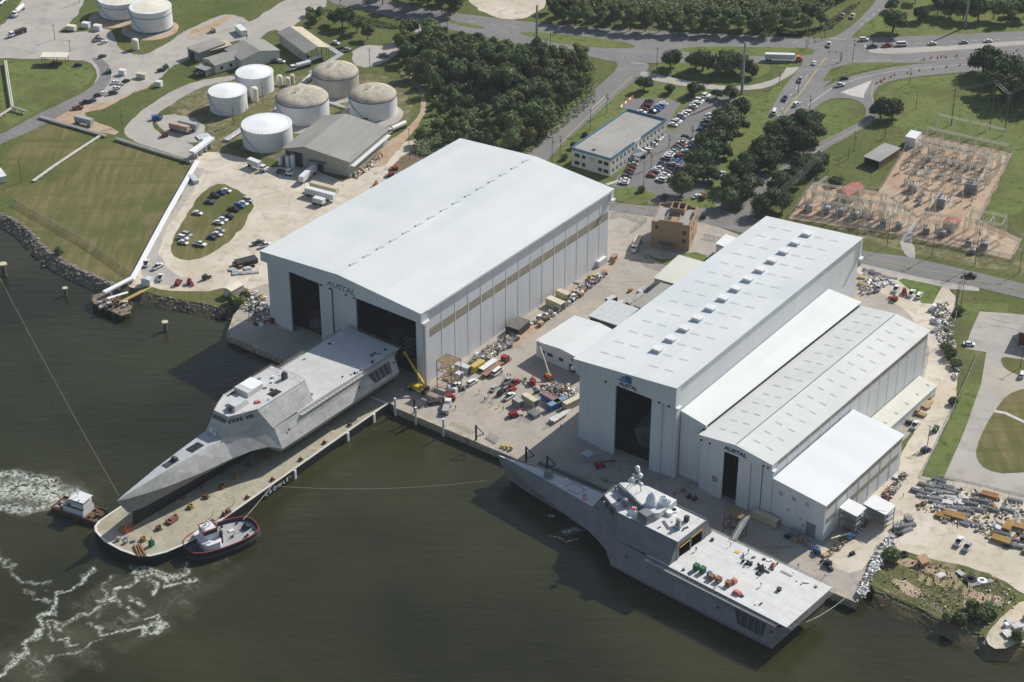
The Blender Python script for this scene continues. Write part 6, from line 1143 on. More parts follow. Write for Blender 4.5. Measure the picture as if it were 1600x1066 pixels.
def vehicle(kind, col):
    if (kind, col) in CARP: return CARP[kind, col]
    L_, W_, pr, (gx0, gx1, gz0, gz1, (ta, tf)), nm = VT[kind]; t_ = thing({'c': 'parked_car', 'u': 'parked_car', 't': 'pickup_truck', 'v': 'parked_van'}[kind], '', {'c': 'car', 'u': 'car', 't': 'pickup truck', 'v': 'van'}[kind])
    h = W_/2
    def body(mb):
        prof(mb, [(x, z, h*(.97 if z > .9 else 1)) for x, z in pr], h)
        mb.prism([(gx0+ta*.9, -h*.72), (gx1-tf*.9, -h*.72), (gx1-tf*.9, h*.72), (gx0+ta*.9, h*.72)], gz1-.02, gz1+.06)
        if kind == 't': mb.cur = 1; mb.box((-1.8, 0, 1.101), (1.95, 1.6, .01))
    part('body', [PM[col], DARK], t_, body)
    def gl(mb):
        vs = [(gx0, -h*.9, gz0), (gx1, -h*.9, gz0), (gx1, h*.9, gz0), (gx0, h*.9, gz0), (gx0+ta, -h*.74, gz1), (gx1-tf, -h*.74, gz1), (gx1-tf, h*.74, gz1), (gx0+ta, h*.74, gz1)]
        mb.add(vs, [(4, 5, 6, 7), (0, 1, 5, 4), (1, 2, 6, 5), (2, 3, 7, 6), (3, 0, 4, 7)])
    part('windows', AGLASS, t_, gl)
    wm_ = MB()
    wm_.cyl((0, -.13, 0), (0, .13, 0), .36, n=12); wme = wm_.mesh('wheel', TYRE)
    for x in (L_*.31, -L_*.3):
        for sg in (-1, 1): link('wheel', wme, t_, (x, sg*(h-.1), .36))
    CARP[kind, col] = Proto(t_); return CARP[kind, col]
def yaw_px(a, b): d = P(*b)-P(*a); return math.atan2(d.y, d.x)
def car(code, x, y, yaw, label, group=None, z=0.24):
    p = P(x, y); return vehicle(code[0], code[1]).place((p.x, p.y, GZ+z), yaw, label, group)
def carname(code): return PAINTS[code[1]][0]+' '+VT[code[0]][4]
def carrow(A, B, codes, desc, group, ang=None, z=.24, wob=.05):
    """codes: one two-letter code per bay, '-' leaves the bay empty"""
    a, b = P(*A), P(*B); codes = codes.split(); n_ = len(codes); yaw = math.atan2((b-a).y, (b-a).x)+PI/2 if ang is None else ang; cnt = {}; k = 0
    for i, c_ in enumerate(codes):
        if c_ == '-': continue
        p = a.lerp(b, i/max(1, n_-1)); k += 1
        vehicle(c_[0], c_[1]).place((p.x+rnd.uniform(-.25, .25), p.y+rnd.uniform(-.25, .25), GZ+z), yaw+rnd.uniform(-wob, wob)+(PI if rnd.random() < .4 else 0), carname(c_)+', '+ORD[i]+' bay of '+desc, group)
G1 = 'cars parked in the office car park'
carrow((1052, 197), (1103, 150), 'cw us cw cn ts cw uw cm cg cw ts cw uw cs tw cw'.replace('ts', 'us'), 'the long row beside the grassy car park island', G1)
carrow((1097, 204), (1110, 182), 'cb cn ug cs cw', 'the short row under the oaks', G1)
carrow((1003, 177), (1015, 160), 'cw cm um ck cn', 'the inner row above the office roof', G1)
carrow((1021, 176), (1037, 164), 'cn cb cb us cw', 'the upper row opposite, with blue cars', G1)
carrow((1003, 245), (1032, 213), 'cn ck uw cs cg cw us cw uw cw', 'the row along the office walkway', G1)
carrow((974, 288), (989, 259), 'cw cw ug ck cm cm cs', 'the near row below the office entrance', G1)
carrow((1041, 249), (1072, 218), 'us cw cw cs cn cg cm cw cs uk', 'the left middle row', G1)
carrow((1055, 256), (1088, 222), 'cb cb uk cr ug cw cn cs ck cg cw', 'the right middle row', G1)
carrow((1018, 276), (1036, 258), 'cr ug cs cw cn ck', 'the lower left middle row', G1)
carrow((1032, 283), (1058, 255), 'uw cs cw cg cn uk cs cn', 'the lower right middle row', G1)
for code, x, y, a, lab in (('cw', 1089, 309, (1, -.35), 'white saloon alone under the lowest oak'), ('um', 1099, 310, (.4, -1), 'maroon wagon beside the white saloon under the lowest oak'), ('cm', 1117, 274, (1, -.6), 'maroon car in the small car park between oak rows'), ('tw', 1127, 275, (1, -.6), 'white pickup in the small car park between oak rows'), ('tm', 1038, 310, (1, -1), 'maroon pickup turning at the brick building corner'), ('uk', 1100, 339, (.2, -1), 'black wagon on the street by the brick building')):
    car(code, x, y, yaw_px((x, y), (x+a[0]*10, y+a[1]*10)), lab, 'cars near the brick building')
G2 = 'cars parked on the grass island'; AI = yaw_px((340, 330), (352, 333))
for i, (c_, x, y) in enumerate((('cw', 354, 300), ('cn', 346, 303), ('uk', 337, 308), ('cn', 328, 318), ('cw', 309, 335), ('us', 388, 315), ('cw', 381, 320), ('ub', 375, 324), ('tk', 366, 329), ('tk', 356, 341), ('cw', 349, 345), ('cw', 342, 350), ('cs', 344, 362), ('cw', 340, 368), ('cn', 332, 373), ('us', 293, 369), ('uw', 287, 374), ('cw', 287, 381), ('tw', 313, 384))):
    car(c_, x, y, AI+rnd.uniform(-.1, .1), carname(c_)+', '+('topmost of the back left cluster', 'second of the back left cluster', 'third of the back left cluster', 'lowest of the back left cluster', 'alone at the left edge', 'topmost of the right cluster', 'second of the right cluster', 'third of the right cluster', 'lowest of the right cluster', 'top of the middle trio', 'middle of the middle trio', 'bottom of the middle trio', 'top of the lower trio', 'middle of the lower trio', 'bottom of the lower trio', 'top of the near left trio', 'middle of the near left trio', 'bottom of the near left trio', 'alone at the near end')[i]+' on the grass island', G2, .18)
for c_, x, y, a, lab in (('tw', 229, 414, (.3, -1), 'white pickup beside the foot of the white pipeline'), ('tw', 247, 419, (.9, -.5), 'white pickup crossing the gravel near the pipeline foot'), ('tw', 251, 436, (.3, -1), 'white work truck by the jetty approach'), ('tg', 404, 382, (1, -.2), 'grey pickup close to the big hangar left wall'),
                        ('tw', 415, 386, (1, -.3), 'white pickup next to the big hangar left wall'),
                        ('tk', 1237, 56, (1, 0), 'dark pickup waiting left of the crossing'), ('tw', 1295, 72, (.15, -1), 'white pickup turning in the middle of the crossing'), ('uw', 1350, 64, (1, 0), 'white wagon leaving the crossing on the upper carriageway'), ('tk', 1363, 75, (1, -.04), 'dark pickup beside the concrete median tip'), ('tr', 1386, 73.5, (1, -.04), 'red pickup in the queue on the highway'), ('vw', 1409, 72, (1, -.04), 'white van behind the red pickup'), ('cw', 1457, 70, (1, -.06), 'white car with a gap behind the van on the highway'), ('cs', 1506, 68, (1, -.06), 'silver car second from the right on the highway'), ('cw', 1544, 66, (1, -.06), 'white car farthest right on the highway'),
                        ('cw', 1272, 100.5, (.4, -1), 'white car just below the crossing'), ('ts', 1250, 127, (.25, -1), 'silver pickup heading down beside the road pole'), ('tn', 1226.5, 156, (.2, -1), 'dark wagon on the left lane below the crossing'), ('vw', 1210, 178, (.4, -1), 'white van where the side road ends'), ('uw', 1245, 165, (1, -.6), 'white wagon near the side road end, right lane'), ('ck', 1319, 124.5, (1, -.15), 'black car on the ramp beside the white island'), ('tw', 1312, 135.5, (1, -.2), 'white pickup on the ramp beside the island tip'), ('ts', 1316.5, 27, (.5, -1), 'grey pickup on the road leaving north, left lane'), ('tw', 1332, 27.5, (.5, -1), 'white pickup on the road leaving north, right lane'),
                        ('tk', 1515, 433.5, (1, .12), 'black pickup alone on the street behind the hangars'), ('cw', 1514, 540, (1, .1), 'white car parked on the lane beside the fence corner'), ('uw', 1597, 588, (.5, -1), 'white wagon at the right edge beside the small lawn'), ('uw', 1596, 533, (.6, -1), 'white wagon beside the dark red building'),
                        ('tw', 1400, 454, (.7, -1), 'white pickup left in the gravel bays behind the hangar'), ('tw', 1424, 461, (.7, -1), 'white pickup next to the red lift in the gravel bays'), ('uw', 1436, 464, (.6, -1), 'white wagon rightmost in the gravel bays'), ('vs', 1374, 451, (.7, -1), 'silver work van among the pipe racks behind the hangar'), ('tw', 1430, 667, (.8, -1), 'white pickup on the pale lane beside the long extension'), ('tw', 1451, 0, (1, 0), ''), ('tw', 1498, 849, (.6, -1), 'white pickup with open bed in the storage yard, left of two'), ('ts', 1511, 857, (.6, -1), 'silver pickup in the storage yard, right of two'),
                        ('cw', 180, 130.5, (1, -.4), 'white car top of the dirt car row'), ('ck', 197, 129, (1, -.4), 'black car beside the top of the dirt car row'), ('cs', 187, 135, (1, -.4), 'silver car second in the dirt car row'), ('cw', 182, 140, (1, -.3), 'white car third in the dirt car row'), ('ug', 177, 147.5, (1, -.2), 'dark grey wagon in the dirt car row'), ('cw', 162, 148, (1, -.5), 'white car in the middle of the dirt car row'), ('ck', 153, 151, (1, -.4), 'black car left of the middle white car'), ('cn', 144, 160, (1, -.4), 'navy car in the lower part of the dirt row'), ('tk', 133, 162.5, (1, -.3), 'black pickup in the lower part of the dirt row'), ('tr', 122, 171, (1, -.1), 'bright red pickup at the lower end of the dirt row'),
                        ('cw', 162, 68, (1, -.3), 'white car among machinery below the striped tanks'), ('ts', 155, 64, (1, -.3), 'silver pickup beside machinery below the striped tanks'), ('cn', 122, 103.5, (1, -.1), 'blue car behind the canopy by the yard road bend'), ('ck', 252, 112, (1, -.2), 'black car near the green machine on the dirt lot'), ('cg', 160, 90, (1, -.3), 'small dark cart crossing the paved yard'),
                        ('cw', 386, 68, (1, 0), 'white car behind the wide office block'), ('cw', 396, 68, (1, 0), 'second white car behind the wide office block'), ('ck', 404, 75, (1, .5), 'black car right of the wide office block'), ('cw', 452, 50, (1, 0), 'white car above the loading shed'), ('tw', 460, 51, (1, .1), 'white pickup above the loading shed'), ('ck', 468, 54, (1, .2), 'black car above the loading shed'), ('cw', 525, 69, (1, .3), 'white car at the bend of the pipe walkway'), ('tk', 534, 79, (1, .2), 'black pickup at the end of the pipe walkway'), ('ts', 541, 81, (1, -.3), 'silver pickup at the end of the pipe walkway'), ('tg', 600, 89, (1, .1), 'grey pickup beside the wood on the asphalt'), ('ck', 430, 98, (1, -.1), 'black car between wide office and loading shed'), ('cw', 439, 98, (1, .1), 'white car between wide office and loading shed'), ('cw', 314, 116, (1, -.3), 'white car under the small carport'),
                        ('ts', 571, 190, (1, .2), 'grey pickup parked against the right-hand domed tank')):
    if lab: car(c_, x, y, yaw_px((x, y), (x+a[0]*10, y+a[1]*10)), lab)
G3 = 'vehicles gathered in the main yard'
for c_, x, y, a, lab in (('vw', 777, 584, (1, -.75), 'long white van beside the flatbed lorry in the yard'), ('uw', 738, 600, (1, -.6), 'white wagon alone in front of the white cabins'), ('tw', 711, 606, (1, -.6), 'white pickup at the foot of the rusty scaffold tower'), ('cs', 772, 609, (1, -1.1), 'silver car leftmost in the yard cluster'), ('uk', 784, 615, (1, -.9), 'black wagon in the yard cluster'), ('ts', 793, 598, (1, -.7), 'silver pickup at the top of the yard cluster'), ('tr', 804, 601, (1, -.6), 'red pickup in the yard cluster'), ('tw', 796, 622, (1, -.7), 'white pickup at the bottom of the yard cluster'), ('cr', 800, 612, (1, -.8), 'small red car squeezed between pickups in the cluster')):
    car(c_, x, y, yaw_px((x, y), (x+a[0]*10, y+a[1]*10)), lab, G3, .12)
# lorries, trailers, tankers
def lorry(label, x, y, yaw, L_, cab, box, tanker=False, flat=False, cabside=1, group=None, h=2.7, cat='lorry', nocab=False):
    p = P(x, y); t_ = thing('lorry' if not nocab else 'box_trailer', label, cat if not nocab else 'trailer', (p.x, p.y, GZ+.12), yaw, group)
    if tanker: part('tank', box, t_, lambda mb: mb.cyl((-L_/2, 0, 2.1), (L_/2, 0, 2.1), 1.15, n=16))
    elif flat: part('flatbed', box, t_, lambda mb: mb.box((0, 0, 1.1), (L_, 2.5, .3)))
    else:
        part('box_body', box, t_, lambda mb: mb.box((0, 0, 1.1), (L_, 2.5, h)))
        part('side_rib', SEAMD, t_, lambda mb: [mb.box((-L_/2+L_*(k+.5)/10, sg*1.27, 1.25), (.09, .03, h-.3)) for k in range(10) for sg in (-1, 1)])
        part('rear_door', SKYL, t_, lambda mb: mb.box((-cabside*(L_/2+.01), 0, 1.25), (.04, 2.2, h-.3)))
    part('chassis', DARK, t_, lambda mb: mb.box((0, 0, .75), (L_*.96, .9, .35)))
    if not nocab:
        part('cab', cab, t_, lambda mb: (mb.box((cabside*(L_/2+1.9), 0, .7), (2.2, 2.4, 2.1), 0, .06), mb.box((cabside*(L_/2+3.5), 0, .6), (1.3, 2.0, 1.2), 0, .05)))
        part('cab_window', AGLASS, t_, lambda mb: mb.box((cabside*(L_/2+2.0), 0, 1.9), (2.15, 2.44, .6)))
    xs = [-cabside*L_*.42, -cabside*L_*.32]+([cabside*(L_/2+1.2), cabside*(L_/2+3.3)] if not nocab else [cabside*L_*.3])
    for wx in xs:
        for sg in (-1, 1): part('wheel', TYRE, t_, lambda mb: mb.cyl((wx, sg*.9, .5), (wx, sg*1.2, .5), .5, n=12))
    return t_
CREAM = mat('cream_paint', (.58, .54, .4), .6, var=.08, scale=.5); BUFF = mat('buff_container', (.5, .44, .31), .65, col2=(.56, .5, .37), scale=.5)
lorry('white articulated lorry with an orange cab waiting below the crossing', 1218, 95, yaw_px((1210, 95), (1230, 95.5)), 15, PM['o'], TANKW)
lorry('white tanker lorry by the corner of the grey warehouse', 623, 203, yaw_px((628, 196), (606, 206)), 9, PM['w'], TANKW, tanker=True)
lorry('white tanker under the pipe walkway, upper one', 494, 96, yaw_px((500, 93), (486, 98)), 8, PM['w'], TANKW, tanker=True)
lorry('white tanker under the pipe walkway, lower one', 474, 106, yaw_px((480, 104), (465, 108)), 8, PM['w'], TANKW, tanker=True)
lorry('white tanker lorry at the far left of the paved yard', 31, 19, yaw_px((36, 12), (20, 27)), 9, PM['w'], TANKW, tanker=True)
lorry('black tipper lorry with white cab on the paved yard', 32, 53, yaw_px((40, 49), (18, 57)), 7, PM['w'], DARK, h=1.3)
lorry('white delivery lorry on grass at the warehouse left corner', 398, 262, yaw_px((390, 257), (410, 265)), 7, PM['w'], TANKW)
lorry('white lorry cab with flat bed near the loading bay', 440, 271, yaw_px((430, 268), (448, 272)), 4, PM['w'], DARK, flat=True)
lorry('white box trailer backed up to the warehouse dock', 481, 279, yaw_px((468, 292), (494, 268)), 13, None, TANKW, nocab=True, cabside=-1)
lorry('ribbed white box trailer in the gravel yard', 501, 310, yaw_px((476, 304), (526, 317)), 15, None, TANKW, nocab=True)
lorry('tan box trailer behind the ribbed white one', 507, 301, yaw_px((476, 304), (526, 317)), 14, None, BUFF, nocab=True)
lorry('short white box trailer in front of the ribbed one', 499, 320, yaw_px((476, 304), (526, 317)), 5.2, None, TANKW, nocab=True, h=2.2)
lorry('grey box trailer beside the pipe rack corner', 132, 195, yaw_px((115, 190), (150, 199)), 10, None, SKYL, nocab=True)
lorry('orange-topped box trailer on the small container pad', 281, 206, yaw_px((265, 202), (298, 210)), 10.5, None, mat('orange_container', (.42, .22, .12), .7, col2=(.45, .42, .4), scale=.3), nocab=True)
lorry('grey box trailer behind the orange one', 295, 202, yaw_px((265, 202), (298, 210)), 10.5, None, SKYL, nocab=True)
lorry('flatbed lorry with a red cab in the yard', 770, 580, yaw_px((755, 588), (792, 560)), 12, PM['r'], mat('rusty_bed', (.3, .16, .1), .8, var=.2), flat=True)
lorry('white truck with red gear at the quay edge', 697, 644, yaw_px((700, 652), (706, 634)), 4.5, PM['w'], SKYL, h=.9, cabside=1)
lorry('red and white tow lorry with a dark low bed by the basin', 681, 630, yaw_px((668, 631), (692, 627)), 6.5, PM['r'], DARK, flat=True)
lorry('white flat lorry by the brick building gate', 996, 384, yaw_px((1000, 376), (993, 390)), 6.5, PM['w'], CREAM, h=2.2, cabside=1)
lorry('red trailer rack leaning beside the flatbed lorry', 763, 574, yaw_px((750, 580), (770, 566)), 9, None, TANKW, flat=True, nocab=True)
for i, (x, y, k, lab) in enumerate(((170, 115, 'e', 'dark green agricultural tank cart on the paved yard'), (260, 107, 'e', 'bright green machine on the dirt lot'), (250, 187, 'b', 'blue tractor unit at the container pad'), (258, 214, 'r', 'red digger on the container pad'), (278, 445, 'r', 'red compressor set left on the shore gravel'), (297, 444, 'r', 'red compressor set in the middle of the shore gravel'), (321, 437, 'k', 'black loader with a blue sheet on the shore gravel'), (618, 265, 'o', 'orange machine topmost behind the big hangar'), (611, 276, 'r', 'red machine in the middle behind the big hangar'), (588, 291, 'o', 'orange machine lowest behind the big hangar'), (1413, 459, 'r', 'red scissor lift in the gravel bays'), (1397, 470, 'r', 'rusty red arm attachment on the gravel'), (152, 62, 'k', 'dark loader below the striped tanks'), (333, 51, 't', 'beige roller on the dirt patch'), (1276, 864, 'b', 'blue cart on the quay near the annex'), (1293, 884, 'k', 'black cart at the end of the quay'), (1444, 707, 'n', 'dark blue cart beside the fence pole'), (1461, 674, 'e', 'yellow-green cart on the fence verge'))):
    p = P(x, y); t_ = thing('work_machine', lab, 'machine', (p.x, p.y, GZ+.13), rnd.uniform(0, 6)); t_['group'] = 'work machines around the yard'
    part('body', PM[k], t_, lambda mb: (mb.box((0, 0, .5), (2.6, 1.5, .8)), mb.box((-.9, 0, 1.3), (.9, 1.2, .8), 0, .1), mb.cyl((1.2, .4, 1), (2.4, .4, .4), .14, n=6), mb.cyl((1.2, -.4, 1), (2.4, -.4, .4), .14, n=6), mb.box((2.5, 0, .2), (.4, 1.7, .6))))
    part('cage', DARK, t_, lambda mb: (mb.box((.2, 0, 2.1), (1.2, 1.2, .1)), [mb.cyl((.2+a, b, 1.2), (.2+a, b, 2.1), .05, n=4) for a in (-.55, .55) for b in (-.55, .55)]))
    for wx in (-.8, .9):
        for sg in (-1, 1): part('wheel', TYRE, t_, lambda mb: mb.cyl((wx, sg*.65, .5), (wx, sg*.95, .5), .5, n=10))
# mobile crane
p = P(655, 612); CR = thing('mobile_crane', 'yellow mobile crane with its telescopic boom raised beside the open hangar door', 'crane', (p.x, p.y, GZ+.12), yaw_px((640, 606), (672, 616)))
part('chassis', YELL, CR, lambda mb: (mb.box((0, 0, 1.0), (8, 2.6, .7)), mb.box((-.5, 0, 1.7), (4, 2.4, .9), 0, .05), mb.box((1.6, -.8, 2.6), (1.6, 1, 1.2), 0, .1)))
part('counterweight', DARK, CR, lambda mb: mb.box((3.2, 0, 1.7), (1.4, 2.5, 1.1)))
for wx in (-2.8, 2.6):
    for sg in (-1, 1): part('wheel', TYRE, CR, lambda mb: mb.cyl((wx, sg*1.0, .85), (wx, sg*1.6, .85), .85, n=14))
bm_ = part('boom', YELL, CR, lambda mb: (mb.cyl((2.5, .4, 3.0), (-3.5, 1.5, 9.4), .5, .42, 4), mb.cyl((-3.5, 1.5, 9.4), (-7.2, 2.2, 13.4), .36, .3, 4), mb.box((-7.3, 2.2, 13.2), (.9, .8, .8))))
part('hoist_rope', DARK, bm_, lambda mb: (mb.cyl((-7.4, 2.2, 13.2), (-7.4, 2.2, 7), .05, n=4), mb.ball((-7.4, 2.2, 6.8), .35, 8)))
def boomlift(label, x, y, yaw, pts, col, cat='boom lift'):
    p = P(x, y); t_ = thing('boom_lift', label, cat, (p.x, p.y, GZ+.12), yaw)
    part('base', PM[col], t_, lambda mb: (mb.box((0, 0, .4), (3.4, 2.2, .8)), mb.box((-.2, 0, 1.2), (2.4, 1.7, .8))))
    for wx in (-1.2, 1.2):
        for sg in (-1, 1): part('wheel', TYRE, t_, lambda mb: mb.cyl((wx, sg*.9, .5), (wx, sg*1.25, .5), .5, n=10))
    bo_ = part('boom', CREAM if col != 'r' else PM['r'], t_, lambda mb: [mb.cyl(a, b, .3, .24, 4) for a, b in zip(pts[:-1], pts[1:])])
    e = pts[-1]; part('basket', DARK, bo_, lambda mb: (mb.box((e[0], e[1], e[2]-.2), (1.8, .9, .15)), [mb.cyl((e[0]+a, e[1]+b, e[2]-.2), (e[0]+a, e[1]+b, e[2]+.9), .05, n=4) for a in (-.9, .9) for b in (-.45, .45)], mb.path([(e[0]-.9, e[1]-.45, e[2]+.9), (e[0]+.9, e[1]-.45, e[2]+.9), (e[0]+.9, e[1]+.45, e[2]+.9), (e[0]-.9, e[1]+.45, e[2]+.9)], .05, 4)))
    return t_
boomlift('orange boom lift with long cream boom slanting to the yard office', 857, 592, yaw_px((857, 592), (845, 578)), [(-1, 0, 2), (5, 0, 7.5), (9, 0, 10.4)], 'o')
boomlift('red truss boom lift standing in the yard, lower section folded', 832, 600, yaw_px((832, 606), (834, 590)), [(-1, 0, 1.8), (4, 0, 4), (6.5, 0, 3.4)], 'r')
boomlift('folded red lift beside the grey container', 802, 651, yaw_px((795, 652), (812, 648)), [(-1.5, .2, 1.8), (3, .2, 2.3), (4.5, .2, 1.5)], 'r')
boomlift('low red lift at the left bay of the big hangar', 428, 503, .6, [(-1, 0, 1.8), (2.5, 0, 2.2)], 'r')
boomlift('red lift in the shade before the tall hangar doorway', 937, 730, .3, [(-1, 0, 1.8), (3.5, 0, 1.9), (5, 0, 1.6)], 'r')
boomlift('blue boom lift beside the annex stair canopies', 1326, 842, yaw_px((1326, 842), (1308, 852)), [(-1, 0, 1.8), (5, 0, 3.4), (9, 0, 4.2)], 'b')
# ---------------------------------------------------------------- people: one skinned figure per pose
SKIN = mat('skin', (.36, .2, .14), .6); HIVIS = mat('hi_vis', (.5, .62, .08), .7); SHIRTB = mat('dark_workwear', (.03, .04, .07), .8); JEANS = mat('work_trousers', (.035, .045, .07), .85); KHAKI = mat('khaki_trousers', (.22, .18, .12), .85); SHIRTW = mat('white_shirt', (.62, .62, .62), .8); BOOT = mat('boots', (.03, .025, .02), .8); HATW = mat('hard_hat_white', (.75, .75, .74), .4)
def figure(stride, arm, mats):
    J = [(0, 0, .93), (0, 0, 1.12), (0, 0, 1.38), (0, 0, 1.5), (.01, 0, 1.6), (.02, 0, 1.72)]; R = [.15, .13, .15, .055, .09, .075]; E_ = [(0, 1), (1, 2), (2, 3), (3, 4), (4, 5)]
    def add(par, pts, rs):
        k = par
        for q, r_ in zip(pts, rs): J.append(q); R.append(r_); E_.append((k, len(J)-1)); k = len(J)-1
    for sg in (-1, 1):
        s = stride*sg; add(0, [(s*.1, sg*.1, .86), (s*.5, sg*.11, .48), (s*.9-.05, sg*.11, .09), (s*.9+.14, sg*.12, .04)], [.105, .065, .045, .045])
        a = -arm*sg; add(2, [(0, sg*.18, 1.4), (a*.4, sg*.25, 1.12), (a+.06, sg*.24, .9), (a+.1, sg*.23, .8)], [.07, .048, .036, .035])
    me = bpy.data.meshes.new('fig'); me.from_pydata(J, E_, []); o = bpy.data.objects.new('fig', me); COL.objects.link(o)
    sk_ = o.modifiers.new('s', 'SKIN'); 
    for v, r_ in zip(me.skin_vertices[0].data, R): v.radius = (r_, r_)
    me.skin_vertices[0].data[0].use_root = True; sb = o.modifiers.new('u', 'SUBSURF'); sb.levels = 1; sb.render_levels = 1
    out = bpy.data.meshes.new_from_object(o.evaluated_get(bpy.context.evaluated_depsgraph_get())); bpy.data.objects.remove(o)
    out.name = 'person_body'; out.materials.clear(); [out.materials.append(m) for m in mats]
    for f_ in out.polygons: z = f_.center.z; f_.material_index = 3 if z < .12 else (1 if z < .92 else (0 if z < 1.47 and (abs(f_.center.y) < .3 and z > .86) else 2)); f_.use_smooth = True
    return out
PEO = []
hat = MB().lathe((.02, 0, 1.69), [(.135, 0), (.14, .02), (.115, .03), (.105, .09), (.06, .13), (.01, .145)], 12).mesh('hard_hat', HATW)
for nm, st_, ar, ms in (('hi-vis vest and dark trousers', .28, .2, [HIVIS, JEANS, SKIN, BOOT]), ('dark workwear', .06, .05, [SHIRTB, JEANS, SKIN, BOOT]), ('white shirt and khaki trousers', .22, .15, [SHIRTW, KHAKI, SKIN, BOOT]), ('dark shirt and khaki trousers', .1, .28, [SHIRTB, KHAKI, SKIN, BOOT])):
    t_ = thing('person', '', 'person'); link('body', figure(st_, ar, ms), t_); link('hard_hat', hat, t_); PEO.append((nm, Proto(t_)))
WHERE = [(720, 612, 'walking between the white pickup and the white wagon'), (726, 614, 'behind the one walking by the white wagon'), (749.5, 615, 'alone in the open middle of the yard'), (757, 626, 'in the knot nearest the basin'), (760, 627, 'in the middle of the knot'), (763, 622, 'at the back of the knot'), (769.5, 627, 'standing just left of the white pickup'), (768, 635, 'in front of the knot of people'), (780, 637, 'walking toward the red folded lift'), (786, 642, 'next to the red folded lift'), (793, 589, 'beside the silver pickup, left'), (797, 590, 'beside the silver pickup, right'), (784, 585, 'behind the long white van'), (799, 565, 'near the red lorry cab'), (816, 653, 'left of the steel cage'), (853.5, 668, 'walking in front of the slipway boat, left'), (876, 669, 'walking in front of the slipway boat, right'), (864, 664, 'bending over beside the slipway boat'),
         (628, 614, 'by the crane outriggers, left'), (633, 612, 'by the crane outriggers, right'), (918, 505, 'near the white trailer in the cross alley'), (910, 518, 'walking down the cross alley'), (921, 517, 'behind the one walking down the alley'), (940, 498, 'next to the flat trailer in the alley'), (1289, 902, 'at the quay end by the ship stern'), (1411, 777, 'alone on the pale track below the annex'), (1129, 822, 'on the quay beside the moored ship'), (1054, 775, 'on the quay before the fabrication hangar'), (712, 640, 'guiding the tow lorry'), (667, 622, 'beside the tow lorry bed'), (1357, 463, 'by the pipe racks behind the hangar'), (737, 587, 'by the white cabins'), (884, 478, 'at the cable drums along the hangar wall'), (1247, 887, 'leaning on the quay rail near the stern')]
for i, (x, y, w_) in enumerate(WHERE):
    nm, pr = PEO[(i*3+i//4) % 4]; p = P(x, y); pr.place((p.x, p.y, GZ+.12), rnd.uniform(0, 6.28), 'person in '+nm+' '+w_, 'workers on foot in the yard', 1.03)
for i, (s_, y_) in enumerate(((37, -9.5), (30.5, -10.3), (24, -6.5), (17.5, 1.5), (28, 10.4), (44, 0))):
    nm, pr = PEO[(i*2+1) % 4]; q = L2(s_, y_, 10.05); pr.place(tuple(q), rnd.uniform(0, 6.28), 'person in '+nm+' '+['near the gangway foot on the flight deck', 'at the quay-side rail of the flight deck', 'among the exercise machines', 'in the middle of the flight deck', 'near the red cover at the port edge', 'at the ship hangar door'][i], 'crew on the flight deck', 1.03)
# ================================================================ CARGO, STACKS AND SCRAP
def solo(name, label, cat, x, y, yaw, m, fn, group=None, z=.12, tagit=True):
    p = P(x, y); mb = MB(); fn(mb); o = mb.obj(name, m, None, loc=(p.x, p.y, GZ+z), rot=yaw); return tag(o, label, cat, group)
def container(label, x, y, yaw, L_, m, roofm=None, W_=2.5, h=2.6, cat='container'):
    p = P(x, y); t_ = thing('shipping_container' if cat == 'container' else 'site_cabin', label, cat, (p.x, p.y, GZ+.12), yaw)
    part('body', m, t_, lambda mb: mb.box((0, 0, 0), (L_, W_, h)))
    part('rib', DARK if 0 else m, t_, lambda mb: [mb.box((-L_/2+L_*(k+.5)/16, sg*(W_/2+.03), .15), (.16, .07, h-.3)) for k in range(16) for sg in (-1, 1)])
    part('door', SEAMD, t_, lambda mb: mb.box((L_/2+.02, 0, .15), (.05, W_-.4, h-.3)))
    if roofm: part('roof', roofm, t_, lambda mb: mb.box((0, 0, h+.005), (L_*.98, W_*.98, .06)))
    return t_
YA = yaw_px((848, 632), (869, 645)); YB = YA+PI/2
container('dark blue container with dull red roof, largest in the yard', 861, 630, YA, 9, BLU, mat('faded_red_roof', (.3, .13, .1), .8, col2=(.2, .17, .2), scale=.25))
container('light blue container alongside the red-roofed one', 871, 636, YB, 9, BLU, mat('light_blue_roof', (.17, .28, .36), .7, var=.1))
container('buff container above the folded red lift', 828, 630, YA, 7, BUFF, CREAM)
container('buff container against the tall hangar left corner', 894, 634, YB, 8, BUFF, CREAM)
container('small grey container left of the buff one', 809, 634, YA, 4, STEEL, SKYL)
container('white cabin behind the scaffold tower, nearer one', 712, 590, YB*0+yaw_px((706, 592), (720, 597)), 5.5, TANKW, TRIM, cat='cabin')
container('grey-white cabin behind the scaffold tower, farther one', 723, 580, yaw_px((706, 592), (720, 597)), 6, SKYL, SKYP, cat='cabin')
container('yellow container by the flatbed lorry', 746, 577, yaw_px((740, 582), (756, 572)), 6.5, YELL, mat('faded_yellow', (.5, .38, .1), .7, var=.1))
container('cream container lying among crates along the big hangar wall', 868, 480, yaw_px((860, 478), (882, 488)), 8, CREAM, CREAM, 3.2, 3.2)
container('pale cabin beyond the cream container on the hangar wall', 880, 465, yaw_px((872, 462), (890, 470)), 6, CREAM, BUFF)
container('long white container at the far end of the hangar wall', 938, 413, yaw_px((930, 418), (946, 406)), 6, TANKW, TRIM)
container('dark flat container trailer in the cross alley', 955, 474, yaw_px((950, 476), (962, 470)), 4.5, DARK, SKYP)
container('tan cabin by the annex front wall', 1196, 815, -math.radians(38.3), 10, BUFF, CREAM)
STK = {}
def proto(key, name, cat, m, fn): 
    mb = MB(); fn(mb); o = mb.obj(name, m); tag(o, '', cat); STK[key] = Proto(o)
